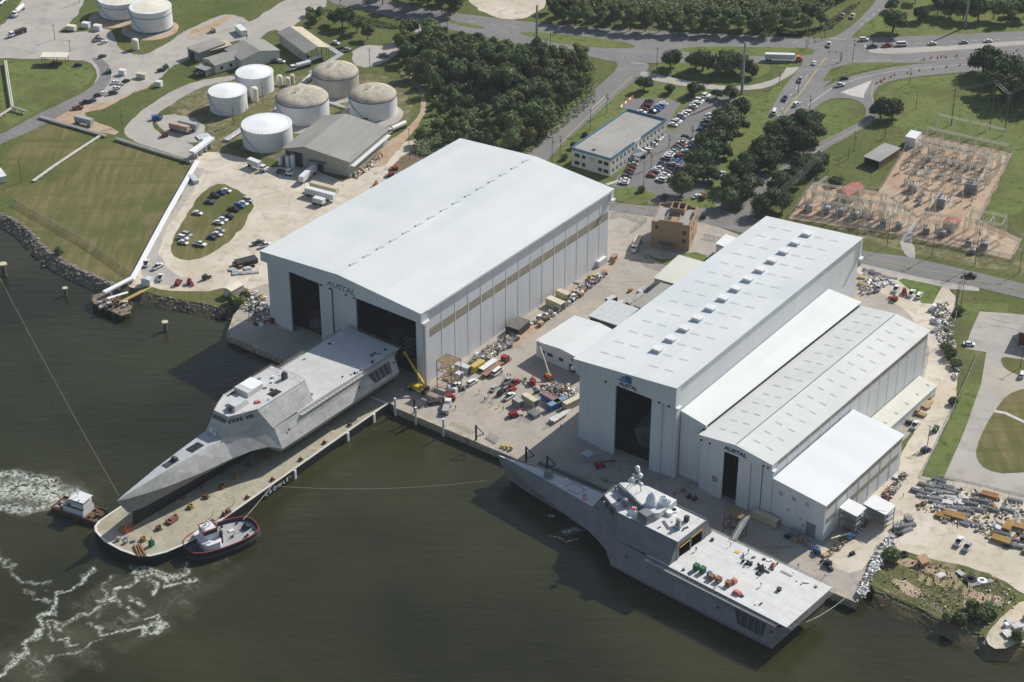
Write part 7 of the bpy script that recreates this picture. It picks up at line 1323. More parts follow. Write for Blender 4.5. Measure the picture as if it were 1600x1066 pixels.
PIPEG = mat('grey_pipes', (.3, .3, .31), .6, var=.25, scale=.6, rand=.2); TIMB = mat('sawn_timber', (.42, .31, .17), .8, var=.2, scale=.6, rand=.2); OCHRE = mat('ochre_steel', (.38, .22, .07), .7, var=.2, rand=.15); PALEM = mat('pale_metal', (.5, .5, .49), .6, var=.25, scale=.8, rand=.25); CRT = mat('crate_board', (.34, .25, .14), .85, var=.2, scale=.8, rand=.3); DKM = mat('dark_equipment', (.06, .06, .065), .7, var=.4, scale=.8, rand=.4)
proto('pipes', 'pipe_bundle', 'pipe bundle', PIPEG, lambda mb: [mb.cyl((-3, -.9+.36*k+.18*j, .18+.3*j), (3, -.9+.36*k+.18*j, .18+.3*j), .16, n=6) for j in range(3) for k in range(6-j)])
proto('longpipes', 'pipe_bundle', 'pipe bundle', PALEM, lambda mb: [mb.cyl((-4.5, -.9+.36*k+.18*j, .18+.3*j), (4.5, -.9+.36*k+.18*j, .18+.3*j), .16, n=6) for j in range(2) for k in range(6-j)])
proto('beams', 'beam_stack', 'beam stack', OCHRE, lambda mb: [mb.box((0, -1.2+.6*k, .05+.45*j), (6, .4, .34)) for j in range(3) for k in range(5)])
proto('timber', 'timber_stack', 'timber stack', TIMB, lambda mb: [mb.box((rnd.uniform(-.2, .2), -.9+.3*k, .1+.28*j), (4.2, .26, .24)) for j in range(3) for k in range(7)])
proto('crate', 'crate', 'crate', CRT, lambda mb: (mb.box((0, 0, .12), (1.9, 1.5, 1.3)), [mb.box((x, 0, 0), (.15, 1.5, .12)) for x in (-.8, 0, .8)], [mb.box((x, sg*.78, .12), (.14, .06, 1.3)) for x in (-.88, 0, .88) for sg in (-1, 1)], mb.box((0, 0, 1.42), (2.0, 1.6, .08))))
proto('frames', 'propped_timber', 'timber', mat('pale_timber', (.55, .45, .25), .8, var=.15, rand=.15), lambda mb: [mb.add([(-1.8, k*.5, .1), (-1.8, k*.5+.3, .1), (1.6, k*.5+.3, .9), (1.6, k*.5, .9), (-1.8, k*.5, .02), (-1.8, k*.5+.3, .02), (1.6, k*.5+.3, .8), (1.6, k*.5, .8)], [(0, 3, 2, 1), (4, 5, 6, 7), (0, 1, 5, 4), (1, 2, 6, 5), (2, 3, 7, 6), (3, 0, 4, 7)]) for k in range(2)])
proto('white', 'wrapped_pallet', 'pallet', TARPW, lambda mb: (mb.box((0, 0, .15), (1.7, 1.3, 1.0), 0, .12), mb.box((0, 0, 0), (1.8, 1.4, .12))))
proto('dark', 'equipment_skid', 'equipment', DKM, lambda mb: (mb.box((0, 0, 0), (2.4, 1.4, .3)), mb.box((.3, 0, .3), (1.3, 1.0, .9)), mb.cyl((-.8, -.5, .8), (-.8, .5, .8), .4, n=8), mb.cyl((.9, .3, 1.2), (.9, .3, 1.8), .1, n=6)))
proto('plates', 'plate_stack', 'plate stack', PALEM, lambda mb: [mb.box((rnd.uniform(-.15, .15), rnd.uniform(-.15, .15), .1*k), (3.2, 2.0, .07), rnd.uniform(-.05, .05)) for k in range(7)])
proto('drum', 'cable_drum', 'cable drum', CRT, lambda mb: (mb.cyl((0, -.5, .8), (0, -.38, .8), .8, n=14), mb.cyl((0, .38, .8), (0, .5, .8), .8, n=14), mb.cyl((0, -.4, .8), (0, .4, .8), .45, n=12)))
proto('cage', 'stillage_cage', 'cage', PIPEG, lambda mb: ([mb.box((x, y, 0), (.12, .12, 2)) for x in (-1.5, 0, 1.5) for y in (-1, 1)], [mb.box((0, y, z), (3.1, .1, .1)) for y in (-1, 1) for z in (.1, .7, 1.3, 1.9)], [mb.box((x, 0, z), (.1, 2, .1)) for x in (-1.5, 1.5) for z in (.1, .7, 1.3, 1.9)], mb.box((0, 0, .2), (2.8, 1.8, .9))))
KW = {'pipes': 'grey pipe bundle', 'longpipes': 'long pale pipe bundle', 'beams': 'ochre steel beam stack', 'timber': 'sawn timber stack', 'crate': 'brown wooden crate', 'white': 'white wrapped pallet', 'dark': 'dark equipment skid', 'plates': 'stack of pale metal plates', 'drum': 'wooden cable drum', 'cage': 'grey stillage cage', 'frames': 'pale yellow timber frame'}
def stack(k, x, y, yaw, where, world=None, s=1, z=.13):
    p = world or P(x, y); STK[k].place((p[0], p[1], GZ+z), yaw, KW[k]+' '+where, KW[k]+'s '+where, s)
def yard(px, gap, seed, kinds, where, yaw, jit=.3, keep=1, z=.13, s=(.8, 1.15)):
    r = random.Random(seed)
    for q in scatter(px, gap, seed, jit):
        if r.random() > keep: continue
        k = r.choice(kinds.split()); stack(k, 0, 0, yaw+r.choice((0, 0, PI/2))*(0 if 'pipe' in k and r.random() < .8 else 1)+r.uniform(-.15, .15), where, (q[0], q[1]), r.uniform(*s), z)
HY = -math.radians(36.7)
yard([(735, 560), (760, 548), (800, 522), (812, 530), (775, 556), (745, 575)], 3.1, 1, 'crate white white dark plates drum cage', 'in the heap by the near end of the hangar wall', HY+.8, .4)
yard([(826, 506), (850, 492), (905, 448), (930, 428), (945, 432), (915, 458), (880, 485), (845, 510), (830, 514)], 3.3, 2, 'crate dark longpipes white drum plates crate', 'along the middle of the big hangar wall', HY+PI/2, .35, .85)
yard([(950, 405), (965, 400), (965, 410), (950, 420)], 3, 3, 'crate dark drum', 'by the far corner of the big hangar', HY, .4)
yard([(835, 612), (860, 606), (895, 612), (905, 622), (880, 622), (858, 615), (838, 620)], 2.7, 4, 'dark dark longpipes plates cage crate', 'in the crowded patch above the blue container', YA, .4)
yard([(700, 606), (722, 600), (722, 612), (708, 620)], 2.6, 5, 'dark longpipes white', 'around the foot of the corner scaffold', HY, .4)
yard([(905, 495), (930, 482), (985, 455), (1010, 440), (1020, 450), (990, 470), (950, 500), (920, 512)], 5.2, 6, 'dark timber plates crate longpipes', 'in the cross alley between the sheds', HY+PI/2, .35, .6)
yard([(378, 470), (392, 458), (412, 468), (420, 505), (405, 515), (385, 492)], 3.2, 7, 'crate dark white drum', 'at the left flank of the big hangar', HY, .4, .8)
yard([(352, 420), (372, 408), (402, 412), (402, 425), (372, 432)], 3.4, 8, 'dark longpipes crate plates', 'on the gravel above the guard hut', .3, .3, .8)
yard([(1345, 420), (1370, 425), (1400, 436), (1385, 448), (1365, 452), (1345, 445)], 3.6, 9, 'longpipes pipes timber plates white', 'in the racks behind the hangars', HY+.25, .2, .95)
yard([(1455, 480), (1478, 472), (1480, 500), (1470, 525), (1458, 515)], 3.2, 10, 'crate white pipes dark timber', 'beside the fabrication hangar back corner', HY, .4, .85)
yard([(1444, 750), (1475, 752), (1515, 768), (1535, 800), (1505, 806), (1470, 795), (1425, 782)], 3.9, 11, 'longpipes pipes plates longpipes pipes', 'in the upper rows of the storage yard', HY+.25, .14, .95)
yard([(1520, 770), (1570, 778), (1612, 790), (1612, 822), (1560, 812), (1530, 798)], 5.0, 12, 'pipes plates dark pipes beams', 'in the right rows of the storage yard', HY+.2, .18, .85)
yard([(1455, 800), (1500, 806), (1530, 818), (1525, 828), (1480, 816), (1455, 808)], 3.8, 13, 'beams pipes beams timber', 'in the ochre row of the storage yard', HY+.1, .12, 1)
yard([(1535, 822), (1580, 818), (1612, 830), (1612, 866), (1570, 858), (1545, 846)], 4.2, 14, 'pipes beams plates dark beams', 'in the lower right of the storage yard', HY+.2, .15, .8)
yard([(1395, 818), (1420, 812), (1422, 828), (1402, 842), (1390, 838)], 2.6, 15, 'dark dark cage pipes', 'in the dark heap by the bright shrub', .4, .4, 1)
yard([(1312, 838), (1330, 808), (1370, 775), (1412, 735), (1418, 745), (1372, 795), (1345, 822), (1320, 848)], 3.5, 16, 'dark crate timber plates white', 'along the annex outer wall', -math.radians(38.3)+PI/2, .35, .8)
yard([(1430, 640), (1455, 612), (1468, 612), (1440, 650), (1415, 668)], 3.2, 17, 'crate dark timber', 'along the long extension', HY, .4, .7)
yard([(1230, 830), (1278, 850), (1275, 862), (1225, 842)], 3, 18, 'dark crate cage', 'against the annex front wall', -math.radians(38.3), .3, .8)
yard([(1060, 765), (1090, 778), (1088, 784), (1056, 772)], 3.2, 19, 'dark drum', 'before the lean-to front', HY, .3, .8)
yard([(1440, 905), (1480, 890), (1530, 900), (1580, 915), (1590, 935), (1550, 925), (1500, 912)], 5, 20, 'longpipes white plates timber dark', 'scattered over the scrap lot', .4, .4, .35, .2)
yard([(1550, 985), (1575, 972), (1610, 965), (1612, 992), (1575, 1002)], 3.6, 21, 'dark white crate plates', 'on the concrete slab at the corner', .4, .35, .75, .2)
yard([(1280, 860), (1330, 845), (1345, 870), (1310, 905), (1290, 895)], 8, 22, 'dark crate timber', 'on the quay end beside the annex', .4, .35, .5)
yard([(625, 638), (640, 640), (760, 688), (800, 708), (790, 708), (700, 672)], 9, 23, 'dark crate', 'along the basin edge of the yard', HY, .25, .6)
for i, (x, y) in enumerate(((1440, 905), (1452, 911), (1464, 908), (1474, 914), (1484, 912), (1492, 905), (1496, 916), (1508, 926), (1516, 918), (1520, 930))):
    for dx in (0, 3): stack('frames', x+dx, y+dx*.6, .9+.25*(i % 3), 'propped in the leaning row on the grass lot', None, rnd.uniform(.8, 1.1), .2)
def heap(name, label, px, n_, mats, seed, s=(.5, 1.6), h=1.6, cat='scrap heap'):
    poly = wpts(px); r = random.Random(seed); xs = [p.x for p in poly]; ys = [p.y for p in poly]; mb = MB(); k = 0
    while k < n_:
        q = (r.uniform(min(xs), max(xs)), r.uniform(min(ys), max(ys)))
        if not inside(q, poly): continue
        k += 1; mb.cur = r.randrange(len(mats)); a, b, c_ = r.uniform(*s), r.uniform(*s)*.6, r.uniform(.1, .5)
        o = MB().box((0, 0, 0), (a, b, c_)) if r.random() < .7 else MB().cyl((-a, 0, 0), (a, 0, 0), r.uniform(.06, .2), n=5)
        R_ = Matrix.Rotation(r.uniform(0, 6.3), 3, 'Z') @ Matrix.Rotation(r.uniform(-.5, .5), 3, 'X') @ Matrix.Rotation(r.uniform(-.5, .5), 3, 'Y'); z = GZ+.15+r.uniform(0, h)*max(0, 1-.0*k)
        mb.add([R_ @ Vector(v)+Vector((q[0], q[1], z)) for v in o.v], o.f)
    return mb.obj(name, mats, kind='stuff', label=label, category=cat)
heap('scrap_heap', 'silvery white scrap heap beside the quay corner', [(1352, 905), (1362, 880), (1378, 850), (1395, 838), (1398, 858), (1380, 880), (1362, 905), (1350, 938), (1338, 930)], 620, [TARPW, PALEM, STEEL, TANKC], 1)
heap('scrap_heap', 'heap of offcuts along the near half of the big hangar wall', [(738, 562), (770, 540), (805, 520), (812, 530), (770, 560), (745, 575)], 420, [TARPW, PALEM, CRT, STEEL, BUFF, DKM], 2, h=1.2)
heap('scrap_heap', 'heap of offcuts along the far half of the big hangar wall', [(828, 505), (860, 488), (910, 445), (945, 425), (948, 432), (905, 465), (850, 506)], 480, [TARPW, PALEM, CRT, STEEL, DKM, RUST], 3, h=1.0)
heap('scrap_heap', 'jumble of steelwork above the blue container', [(838, 605), (870, 598), (905, 610), (905, 624), (880, 622), (845, 618)], 220, [RUST, PALEM, CRT, TARPW, STEEL], 4, h=1.0)
heap('debris', 'driftwood and debris strewn along the scrap lot', [(1400, 880), (1440, 875), (1560, 905), (1600, 940), (1560, 970), (1530, 985), (1480, 960), (1420, 930), (1380, 915)], 170, [CRT, RUST, PALEM, MUD], 5, s=(.4, 1.1), h=.3)
heap('scrap_heap', 'dark jumble along the outer wall of the annex', [(1290, 868), (1320, 840), (1360, 800), (1405, 745), (1418, 742), (1385, 790), (1340, 835), (1300, 868)], 320, [DKM, CRT, PALEM, RUST], 6, h=1.1)
heap('scrap_heap', 'jumble of goods at the left flank of the big hangar', [(380, 470), (395, 455), (415, 465), (422, 500), (405, 512), (388, 490)], 200, [DKM, CRT, PALEM, STEEL, TARPW], 7, h=1.1)
heap('scrap_heap', 'mixed parts in the racks behind the hangars', [(1345, 440), (1375, 430), (1392, 442), (1370, 458), (1345, 462)], 220, [PALEM, TARPW, CRT, STEEL], 8, h=.8)
heap('scrap_heap', 'parts piled at the fabrication hangar back corner', [(1456, 478), (1482, 470), (1488, 520), (1500, 580), (1492, 600), (1478, 560), (1462, 520)], 300, [PALEM, TARPW, CRT, STEEL, DKM], 9, h=.9)
heap('scrap_heap', 'parts lying in the storage yard', [(1432, 765), (1450, 750), (1530, 770), (1612, 792), (1612, 870), (1560, 850), (1520, 830), (1460, 812), (1428, 790)], 420, [PALEM, STEEL, DKM, OCHRE], 10, h=.5)
heap('scrap_heap', 'parts among the beams along the warehouse side wall', [(553, 272), (575, 258), (596, 240), (600, 244), (580, 264), (558, 280)], 130, [TARPW, CRT, RUST, TANKC], 11, h=1)
# quay furniture
for i, (x, y, lab) in enumerate(((616, 636, 'white mooring post at the inner corner of the basin'), (648, 650, 'white mooring post second along the basin wall'), (691, 668, 'white mooring post below the white truck'))):
    solo('mooring_post', lab, 'post', x, y, 0, TARPW, lambda mb: (mb.cyl((.5, -1.1, -4), (.5, -1.1, 4.5), .45, n=10), mb.box((.5, -.5, .5), (.5, 1.2, .3))), 'white posts of the basin wall', 0)
for i, (x, y, lab) in enumerate(((744, 688, 'black triangular davit on the basin wall by the steel racks'), (822, 722, 'black triangular davit beside the warship bow'), (855, 736, 'black triangular davit behind the warship gun turret'), (648, 645, 'black davit leaning over the quay near the tow lorry'))):
    solo('quay_davit', lab, 'davit', x, y, HY, DARK, lambda mb: (mb.box((0, 0, -3), (.55, .55, 9.5)), mb.cyl((0, 0, 6.2), (3.6, 0, 4.2), .2, n=4), mb.cyl((3.6, 0, 4.2), (.2, 0, 1.6), .2, n=4)), 'black quay davits', 0)
for i in range(9):
    a, b = P(705, 664), P(738, 678); q = a.lerp(b, i/8); o = MB().path([(0, 0, 0), (0, .5, .9), (0, 1.2, .9), (0, 1.6, .1)], .09, 5).obj('bollard_hoop', YELL, loc=(q.x, q.y, GZ+.1), rot=HY); tag(o, 'yellow hoop in the row along the basin edge', 'hoop', 'yellow hoops along the basin edge')
solo('awning', 'pale blue square awning in the shade before the tall hangar', 'awning', 918, 718, YA, mat('awning_blue', (.45, .5, .68), .6), lambda mb: (mb.box((0, 0, 2.4), (3.4, 3.4, .12)), [mb.cyl((x, y, 0), (x, y, 2.4), .06, n=4) for x in (-1.5, 1.5) for y in (-1.5, 1.5)]))
solo('slipway_boat', 'pointed bare metal hull section lying in the yard', 'hull section', 873, 655, yaw_px((862, 662), (890, 646)), PALEM, lambda mb: mb.add([(-4, -1.6, 1.3), (4, -1, 1.3), (6.5, 0, 1.5), (4, 1, 1.3), (-4, 1.6, 1.3), (-4, -1.2, .3), (4, -.5, .3), (4, .5, .3), (-4, 1.2, .3)], [(0, 1, 2, 3, 4), (0, 5, 6, 1), (1, 6, 2), (2, 7, 3), (6, 7, 2), (3, 7, 8, 4), (4, 8, 5, 0)]))
solo('steel_cage', 'tall grey steel cage beside the folded red lift', 'cage', 834, 650, YA, PIPEG, lambda mb: ([mb.box((x, y, 0), (.14, .14, 2.8)) for x in (-2, -.7, .7, 2) for y in (-1.4, 1.4)], [mb.box((0, y, z), (4.1, .08, .08)) for y in (-1.4, 1.4) for z in (.2, .8, 1.4, 2, 2.7)], mb.box((0, 0, .1), (3.8, 2.6, 1.2))))
solo('pipe_stand', 'low steel pipe frame beside the basin davit', 'frame', 769, 688, YA, PIPEG, lambda mb: ([mb.cyl((x, -1.2, 0), (x, 1.2, 1.2), .07, n=4) for x in (-2.4, -1.6, -.8, 0, .8, 1.6, 2.4)], [mb.cyl((-2.6, y, z), (2.6, y, z), .08, n=4) for y, z in ((-1.2, .1), (1.2, 1.2), (0, .6))]))
solo('yellow_buoy', 'yellow and grey fender set at the quay edge', 'fender', 799, 703, 0, YELL, lambda mb: (mb.ball((0, 0, .8), .8, 10), mb.ball((-1.6, .6, .7), .7, 10), mb.cyl((-2.4, 1, .5), (-3.8, 1.8, .5), .4, n=8)))
for x, y, lab in ((944, 750, 'pale green unit left of two in the shade'), (952, 753, 'pale green unit right of two in the shade')): solo('pump_unit', lab, 'pump unit', x, y, .4, mat('pale_green', (.25, .38, .28), .6), lambda mb: mb.box((0, 0, .2), (1.9, 1.5, 1.1), 0, .1).cyl((-.6, -.8, .3), (-.6, .8, .3), .3, n=8).cyl((.6, -.8, .3), (.6, .8, .3), .3, n=8), 'green pump units')
solo('crane_track', 'dark recessed rail trench in the quay beside the warship foredeck', 'rail track', 905, 752, HY, DARK, lambda mb: (mb.box((0, -.8, 0), (36, .25, .06)), mb.box((0, 1.6, 0), (36, .25, .06)), mb.box((0, .4, -.03), (36, 1.2, .04))), z=.1)
for x, y, r_, lab in ((1412, 868, 1.5, 'large black tyre beside the bright shrub'), (1516, 908, 2.1, 'largest black tyre on the grass lot'), (1534, 910, 1.6, 'pale round tank beside the largest tyre')):
    solo('old_tyre' if 'tyre' in lab[:19] else 'round_tank', lab, 'tyre' if 'black' in lab else 'tank', x, y, 0, TYRE if 'black' in lab else TARPW, lambda mb: mb.lathe((0, 0, 0), [(r_*.5, 0), (r_, .1), (r_, .7), (r_*.5, .8), (r_*.45, .4), (r_*.5, .01)], 18), None, .2)
solo('leaning_shed', 'little tumbledown shed with a white roof panel on the grass lot', 'shed', 1442, 882, .5, CRT, lambda mb: (mb.box((0, 0, 0), (3, 2.4, 1.6)), mb.add([(-1.8, -1.6, 1.7), (1.8, -1.6, 1.7), (1.8, 1.6, 2.7), (-1.8, 1.6, 2.7)], [(0, 1, 2, 3)])), None, .2)
for i, (x, y, s) in enumerate(((1040, 385, 1), (1047, 386, 1))): solo('red_machine', ['red plant stored under the brick building canopy', 'orange plant beside it under the brick building canopy'][i], 'machine', x-8+i*3, y-1+i, .2, [REDP, ORNG][i], lambda mb: (mb.box((0, 0, .3), (2.6, 1.5, 1)), mb.cyl((-1.6, 0, 1), (1.6, .4, 1.5), .15, n=6), mb.cyl((-.9, -.8, .4), (-.9, .8, .4), .4, n=8)))
# ================================================================ POLES, FENCES, PIPES, SUBSTATION, JETTY, FOAM
WOODP = mat('pole_wood', (.16, .12, .09), .9, var=.2, scale=.8); PSTEEL = mat('pole_steel', (.3, .31, .31), .5, .2, var=.1)
def hgt(x, y, yt): p = P(x, y); b = (533-yt)/FOC; return HC+p.y*(-ST+b*CT)/(CT+b*ST)-GZ
def pole(x, y, yt, label, m=WOODP, r=.17, arms=1, yaw=.6, name='utility_pole', group='utility poles', lamp=False):
    p = P(x, y); h = hgt(x, y, yt); t_ = thing(name, label, 'utility pole' if name == 'utility_pole' else 'pole', (p.x, p.y, GZ+.05), yaw, group)
    part('shaft', m, t_, lambda mb: mb.cyl((0, 0, 0), (0, 0, h), r, r*.65, 8))
    for k in range(arms): part('crossarm', m, t_, lambda mb: mb.box((0, 0, h-.8-1.2*k), (2.4, .14, .14)))
    if arms: part('insulator', TRIM, t_, lambda mb: [mb.cyl((x_, 0, h-.66), (x_, 0, h-.4), .07, n=6) for x_ in (-1.1, -.4, .4, 1.1)])
    if arms and rnd.random() < .4: part('transformer', STEEL, t_, lambda mb: mb.cyl((.4, .3, h-3.4), (.4, .3, h-2.2), .3, n=8))
    if lamp: part('street_lamp', STEEL, t_, lambda mb: (mb.cyl((0, 0, h-.5), (2.4, 0, h), .06, n=5), mb.box((2.6, 0, h-.1), (.7, .25, .12))))
    return t_, h
PL = [(862.5, 254, 213, 'left of two poles rising behind the big hangar roof'), (875, 256, 211, 'right of two poles rising behind the big hangar roof'), (922, 204, 170, 'on the side road verge, nearer the office'), (948, 178, 146, 'on the side road verge, farther up'), (1026, 110, 74, 'at the side road junction'), (860, 76, 45, 'next to the tall steel pole by the wood'), (853, 75, 60, 'short one beside the wood'), (1005, 301, 252, 'on the verge at the car park entrance'), (1081, 220, 196, 'in the car park island'),
      (1421, 131, 107, 'inside the loop road bend'), (1431, 170, 147, 'on the lawn above the pylons'), (1332, 97, 62, 'on the green triangle by the ramp'), (1313, 97, 82, 'short one on the green triangle'), (1288, 60, 42, 'at the north-west corner of the crossing'), (1260, 75, 62, 'at the west corner of the crossing'), (1382, 216, 200, 'by the substation track'), (1334, 237, 205, 'on the lawn beside the loop road, leaning lamp'), (1325, 250, 230, 'with a lamp in the grass by the loop road'), (1293, 272, 236, 'behind the flat-roofed relay house drive'), (1265, 172, 148, 'below the white island by the ramp'), (1247, 147, 120, 'in the middle of the side road'), (1217, 134, 110, 'on the service road verge'),
      (1339, 369, 327, 'first on the street verge from the tall hangar'), (1386, 385, 336, 'second on the street verge from the tall hangar'), (1456, 400, 349, 'third on the street verge, before the near substation bay'), (1523, 415, 357, 'fourth on the street verge, before the gantry frames'), (1592, 427, 390, 'last on the street verge at the picture edge'), (1501, 481, 437, 'tallest at the yard gate'), (1493, 486, 452, 'left one at the yard gate'), (1480, 535, 495, 'inside the yard by the fence shrubs'), (1449, 697, 664, 'on the pale lane beside the fence'), (1594, 575, 540, 'beside the small lawn at the right edge'), (110, 80, 62, 'on the paved yard above the canopy'), (34, 285, 248, 'at the corner of the left mown field'), (191, 195, 170, 'on the grass below the dirt car row'),
      (578, 109, 75, 'beside the rear domed tank'), (640, 250, 200, 'behind the big hangar back left corner'), (532, 15, -8, 'on the highway verge at the top'), (699, 46, 24, 'on the highway median'), (365, 195, 163, 'in front of the leftmost farm tank'), (411, 163, 129, 'between two plain farm tanks'), (518, 152, 131, 'in front of the grey-walled tank'), (455, 262, 236, 'at the warehouse bay corner'), (480, 36, 12, 'among the small round trees'), (386, 72, 48, 'behind the wide office block'), (376, 86, 62, 'by the tan shed'), (86, 62, 38, 'on the paved yard by the small camp huts'), (124, 5, -20, 'at the top left corner'), (1017, 262, 236, 'lamp mast in the middle of the car park'), (1045, 232, 210, 'in the centre of the car park')]
for x, y, yt, w_ in PL: pole(x, y, yt, 'wooden utility pole '+w_, arms=1 if rnd.random() < .75 else 2, yaw=-.6+rnd.uniform(-.1, .1), lamp='lamp' in w_)
pole(838.5, 76, 8, 'tall grey steel transmission pole at the corner of the wood', PSTEEL, .75, 0, name='transmission_pole', group='tall steel poles')
pole(1159, 147, 66, 'tall grey steel transmission pole between the oaks', PSTEEL, .75, 0, name='transmission_pole', group='tall steel poles')
pole(1508, 43, -25, 'tall grey steel transmission pole at the top right', PSTEEL, .7, 0, name='transmission_pole', group='tall steel poles')
TP = []
for x, y, yt, lab in ((1486, 195, 137, 'leftmost of three guyed wooden pylon poles above the substation'), (1546, 202, 125, 'middle of three guyed wooden pylon poles above the substation'), (1569, 210, 145, 'rightmost of three guyed wooden pylon poles above the substation')):
    t_, h = pole(x, y, yt, lab, WOODP, .28, 2, .2, 'pylon_pole', 'guyed pylon poles'); TP.append((P(x, y), h))
    part('guy_wire', STEEL, t_, lambda mb: [mb.cyl((0, 0, h*.92), (a, b, .1), .05, n=4) for a, b in ((-11, -2), (-9, -5), (8, 3))])
def wires(pts, label, off=(0,), r=.035, sag=.6):
    o = pts[0]; mb = MB()
    for k in off:
        for a, b in zip(pts[:-1], pts[1:]):
            d = (b-a).normalized(); n_ = Vector((-d.y, d.x, 0))*k; q = []
            for i in range(7): t_ = i/6; p = a.lerp(b, t_)+n_-o; p.z -= sag*4*t_*(1-t_); q.append(p)
            mb.path(q, r, 3)
    w_ = mb.obj('power_line', STEEL, loc=o); return tag(w_, label, 'power line', 'overhead lines')
def topof(x, y, yt): p = P(x, y); p.z += hgt(x, y, yt)-.5; return p
wires([topof(1339, 369, 327), topof(1386, 385, 336), topof(1456, 400, 349), topof(1523, 415, 357), topof(1592, 427, 390)], 'overhead line along the street verge poles', (-1, 0, 1))
wires([topof(1486, 195, 137), topof(1546, 202, 125), topof(1569, 210, 145), topof(1640, 190, 100)], 'overhead line between the guyed pylon poles', (-1, 1), .045)
wires([P(1215, 330)+Vector((0, 0, 9)), P(1262, 290)+Vector((0, 0, 10)), P(1290, 262)+Vector((0, 0, 13))], 'bundle of pale cables rising over the oak tops to the substation', (-1.5, -.5, .5, 1.5), .07)
wires([topof(862.5, 254, 213), topof(922, 204, 170), topof(948, 178, 146), topof(1026, 110, 74)], 'overhead line beside the side road', (-.8, .8))
# traffic lights, sign masts, cones
for i, (x, y, lab) in enumerate(((1262, 76, 'signal mast on the west side of the crossing'), (1290, 62, 'signal mast on the north side of the crossing'), (1314, 98, 'signal mast on the south side of the crossing'))):
    p = P(x, y); t_ = thing('traffic_signal', lab, 'traffic light', (p.x, p.y, GZ+.2), i*1.6); part('mast', STEEL, t_, lambda mb: (mb.cyl((0, 0, 0), (0, 0, 6), .12, n=6), mb.cyl((0, 0, 5.8), (7, 0, 6.1), .09, n=5)))
    for k in (3, 6.6): part('signal_head', DARK, t_, lambda mb: mb.box((k, 0, 5.2), (.35, .35, 1.1)))
cone = MB(); cone.lathe((0, 0, 0), [(.28, 0), (.26, .05), (.1, .75), (.02, .8)], 10).box((0, 0, 0), (.6, .6, .05)); CP = Proto(tag(cone.obj('traffic_cone', PM['o']), '', 'cone'))
for i, (x, y) in enumerate(((1376, 127.5), (1382, 124), (1392, 121), (1398, 118), (1418, 115), (1437, 111), (1458, 109), (1479, 106), (1500, 103), (1444, 94), (1455, 91.5), (1465, 91), (1471, 90), (1478, 90), (1495, 88), (1525, 90), (1556, 85), (1572, 82.5), (1589, 80), (1370, 131), (1378, 129))):
    p = P(x, y); CP.place((p.x, p.y, GZ+.3), 0, 'orange traffic cone in the line along the closed ramp lane', 'cones on the ramp', 1.5)
for i in range(6):
    a, b = P(971, 168), P(987, 154); q = a.lerp(b, i/5); o = MB().prism([(-1.4, -.35), (1.4, -.35), (1.4, .35), (-1.4, .35)], 0, .5).box((0, 0, .5), (2.7, .3, .5)).obj('road_barrier', [TARPW, ORNG][i % 2], loc=(q.x, q.y, GZ+.2), rot=math.atan2((b-a).y, (b-a).x)); tag(o, ['white', 'orange'][i % 2]+' road barrier in the line behind the office', 'barrier', 'road barriers behind the office')
# fences: posts, rail and wire mesh
WIRE = bpy.data.materials.new('chain_link'); WIRE.use_nodes = True; t = WIRE.node_tree; tr_ = t.nodes.new('ShaderNodeBsdfTransparent'); mx = t.nodes.new('ShaderNodeMixShader'); mx.inputs[0].default_value = .3
t.nodes['Principled BSDF'].inputs['Base Color'].default_value = (.3, .31, .3, 1); t.links.new(tr_.outputs[0], mx.inputs[1]); t.links.new(t.nodes['Principled BSDF'].outputs[0], mx.inputs[2]); t.links.new(mx.outputs[0], t.nodes['Material Output'].inputs['Surface'])
def fence(px, label, h=2.2, step=4, group=None):
    pts = [P(*q) for q in px]; o = pts[0]; t_ = thing('chain_link_fence', label, 'fence', (o.x, o.y, GZ+.1)); k_ = 0
    part('mesh_panel', WIRE, t_, lambda mb: [mb.quad(a-o, b-o, b-o+Vector((0, 0, h)), a-o+Vector((0, 0, h))) for a, b in zip(pts[:-1], pts[1:])])
    part('top_rail', STEEL, t_, lambda mb: [mb.cyl(a-o+Vector((0, 0, h)), b-o+Vector((0, 0, h)), .07, n=4) for a, b in zip(pts[:-1], pts[1:])])
    for a, b in zip(pts[:-1], pts[1:]):
        n_ = max(1, int((b-a).length/step))
        for i in range(n_):
            if k_ < 90: q = a.lerp(b, i/n_)-o; part('post', STEEL, t_, lambda mb: mb.cyl((q.x, q.y, 0), (q.x, q.y, h+.1), .07, n=5)); k_ += 1
fence([(22, 318), (80, 352), (130, 380), (175, 410), (205, 432)], 'chain-link fence along the foot of the mown field')
fence([(1530, 553), (1500, 620), (1470, 685), (1442, 742), (1470, 752), (1530, 765), (1600, 782)], 'chain-link fence between gravel lane and the right-hand road')
fence([(1505, 438), (1492, 505), (1476, 535)], 'short fence by the yard gate')
fence([(1232, 343), (1272, 284), (1372, 302), (1404, 252), (1432, 207), (1584, 240), (1531, 345), (1598, 374), (1583, 407), (1425, 374), (1360, 356), (1232, 343)], 'chain-link fence round the whole substation', 2.4, 6)
fence([(1000, 396), (1015, 412), (1048, 424)], 'dark fence curving round the brick building lawn')
fence([(1100, 372), (1130, 378), (1142, 382)], 'iron railing between brick building yard and street', 1.8, 2)
fence([(955, 340), (978, 336), (1010, 348), (985, 366)], 'fence round the small compound at the hangar back corner')
fence([(800, 262), (700, 300)][:0] or [(600, 300), (640, 272), (700, 232)], 'fence behind the big hangar left side')
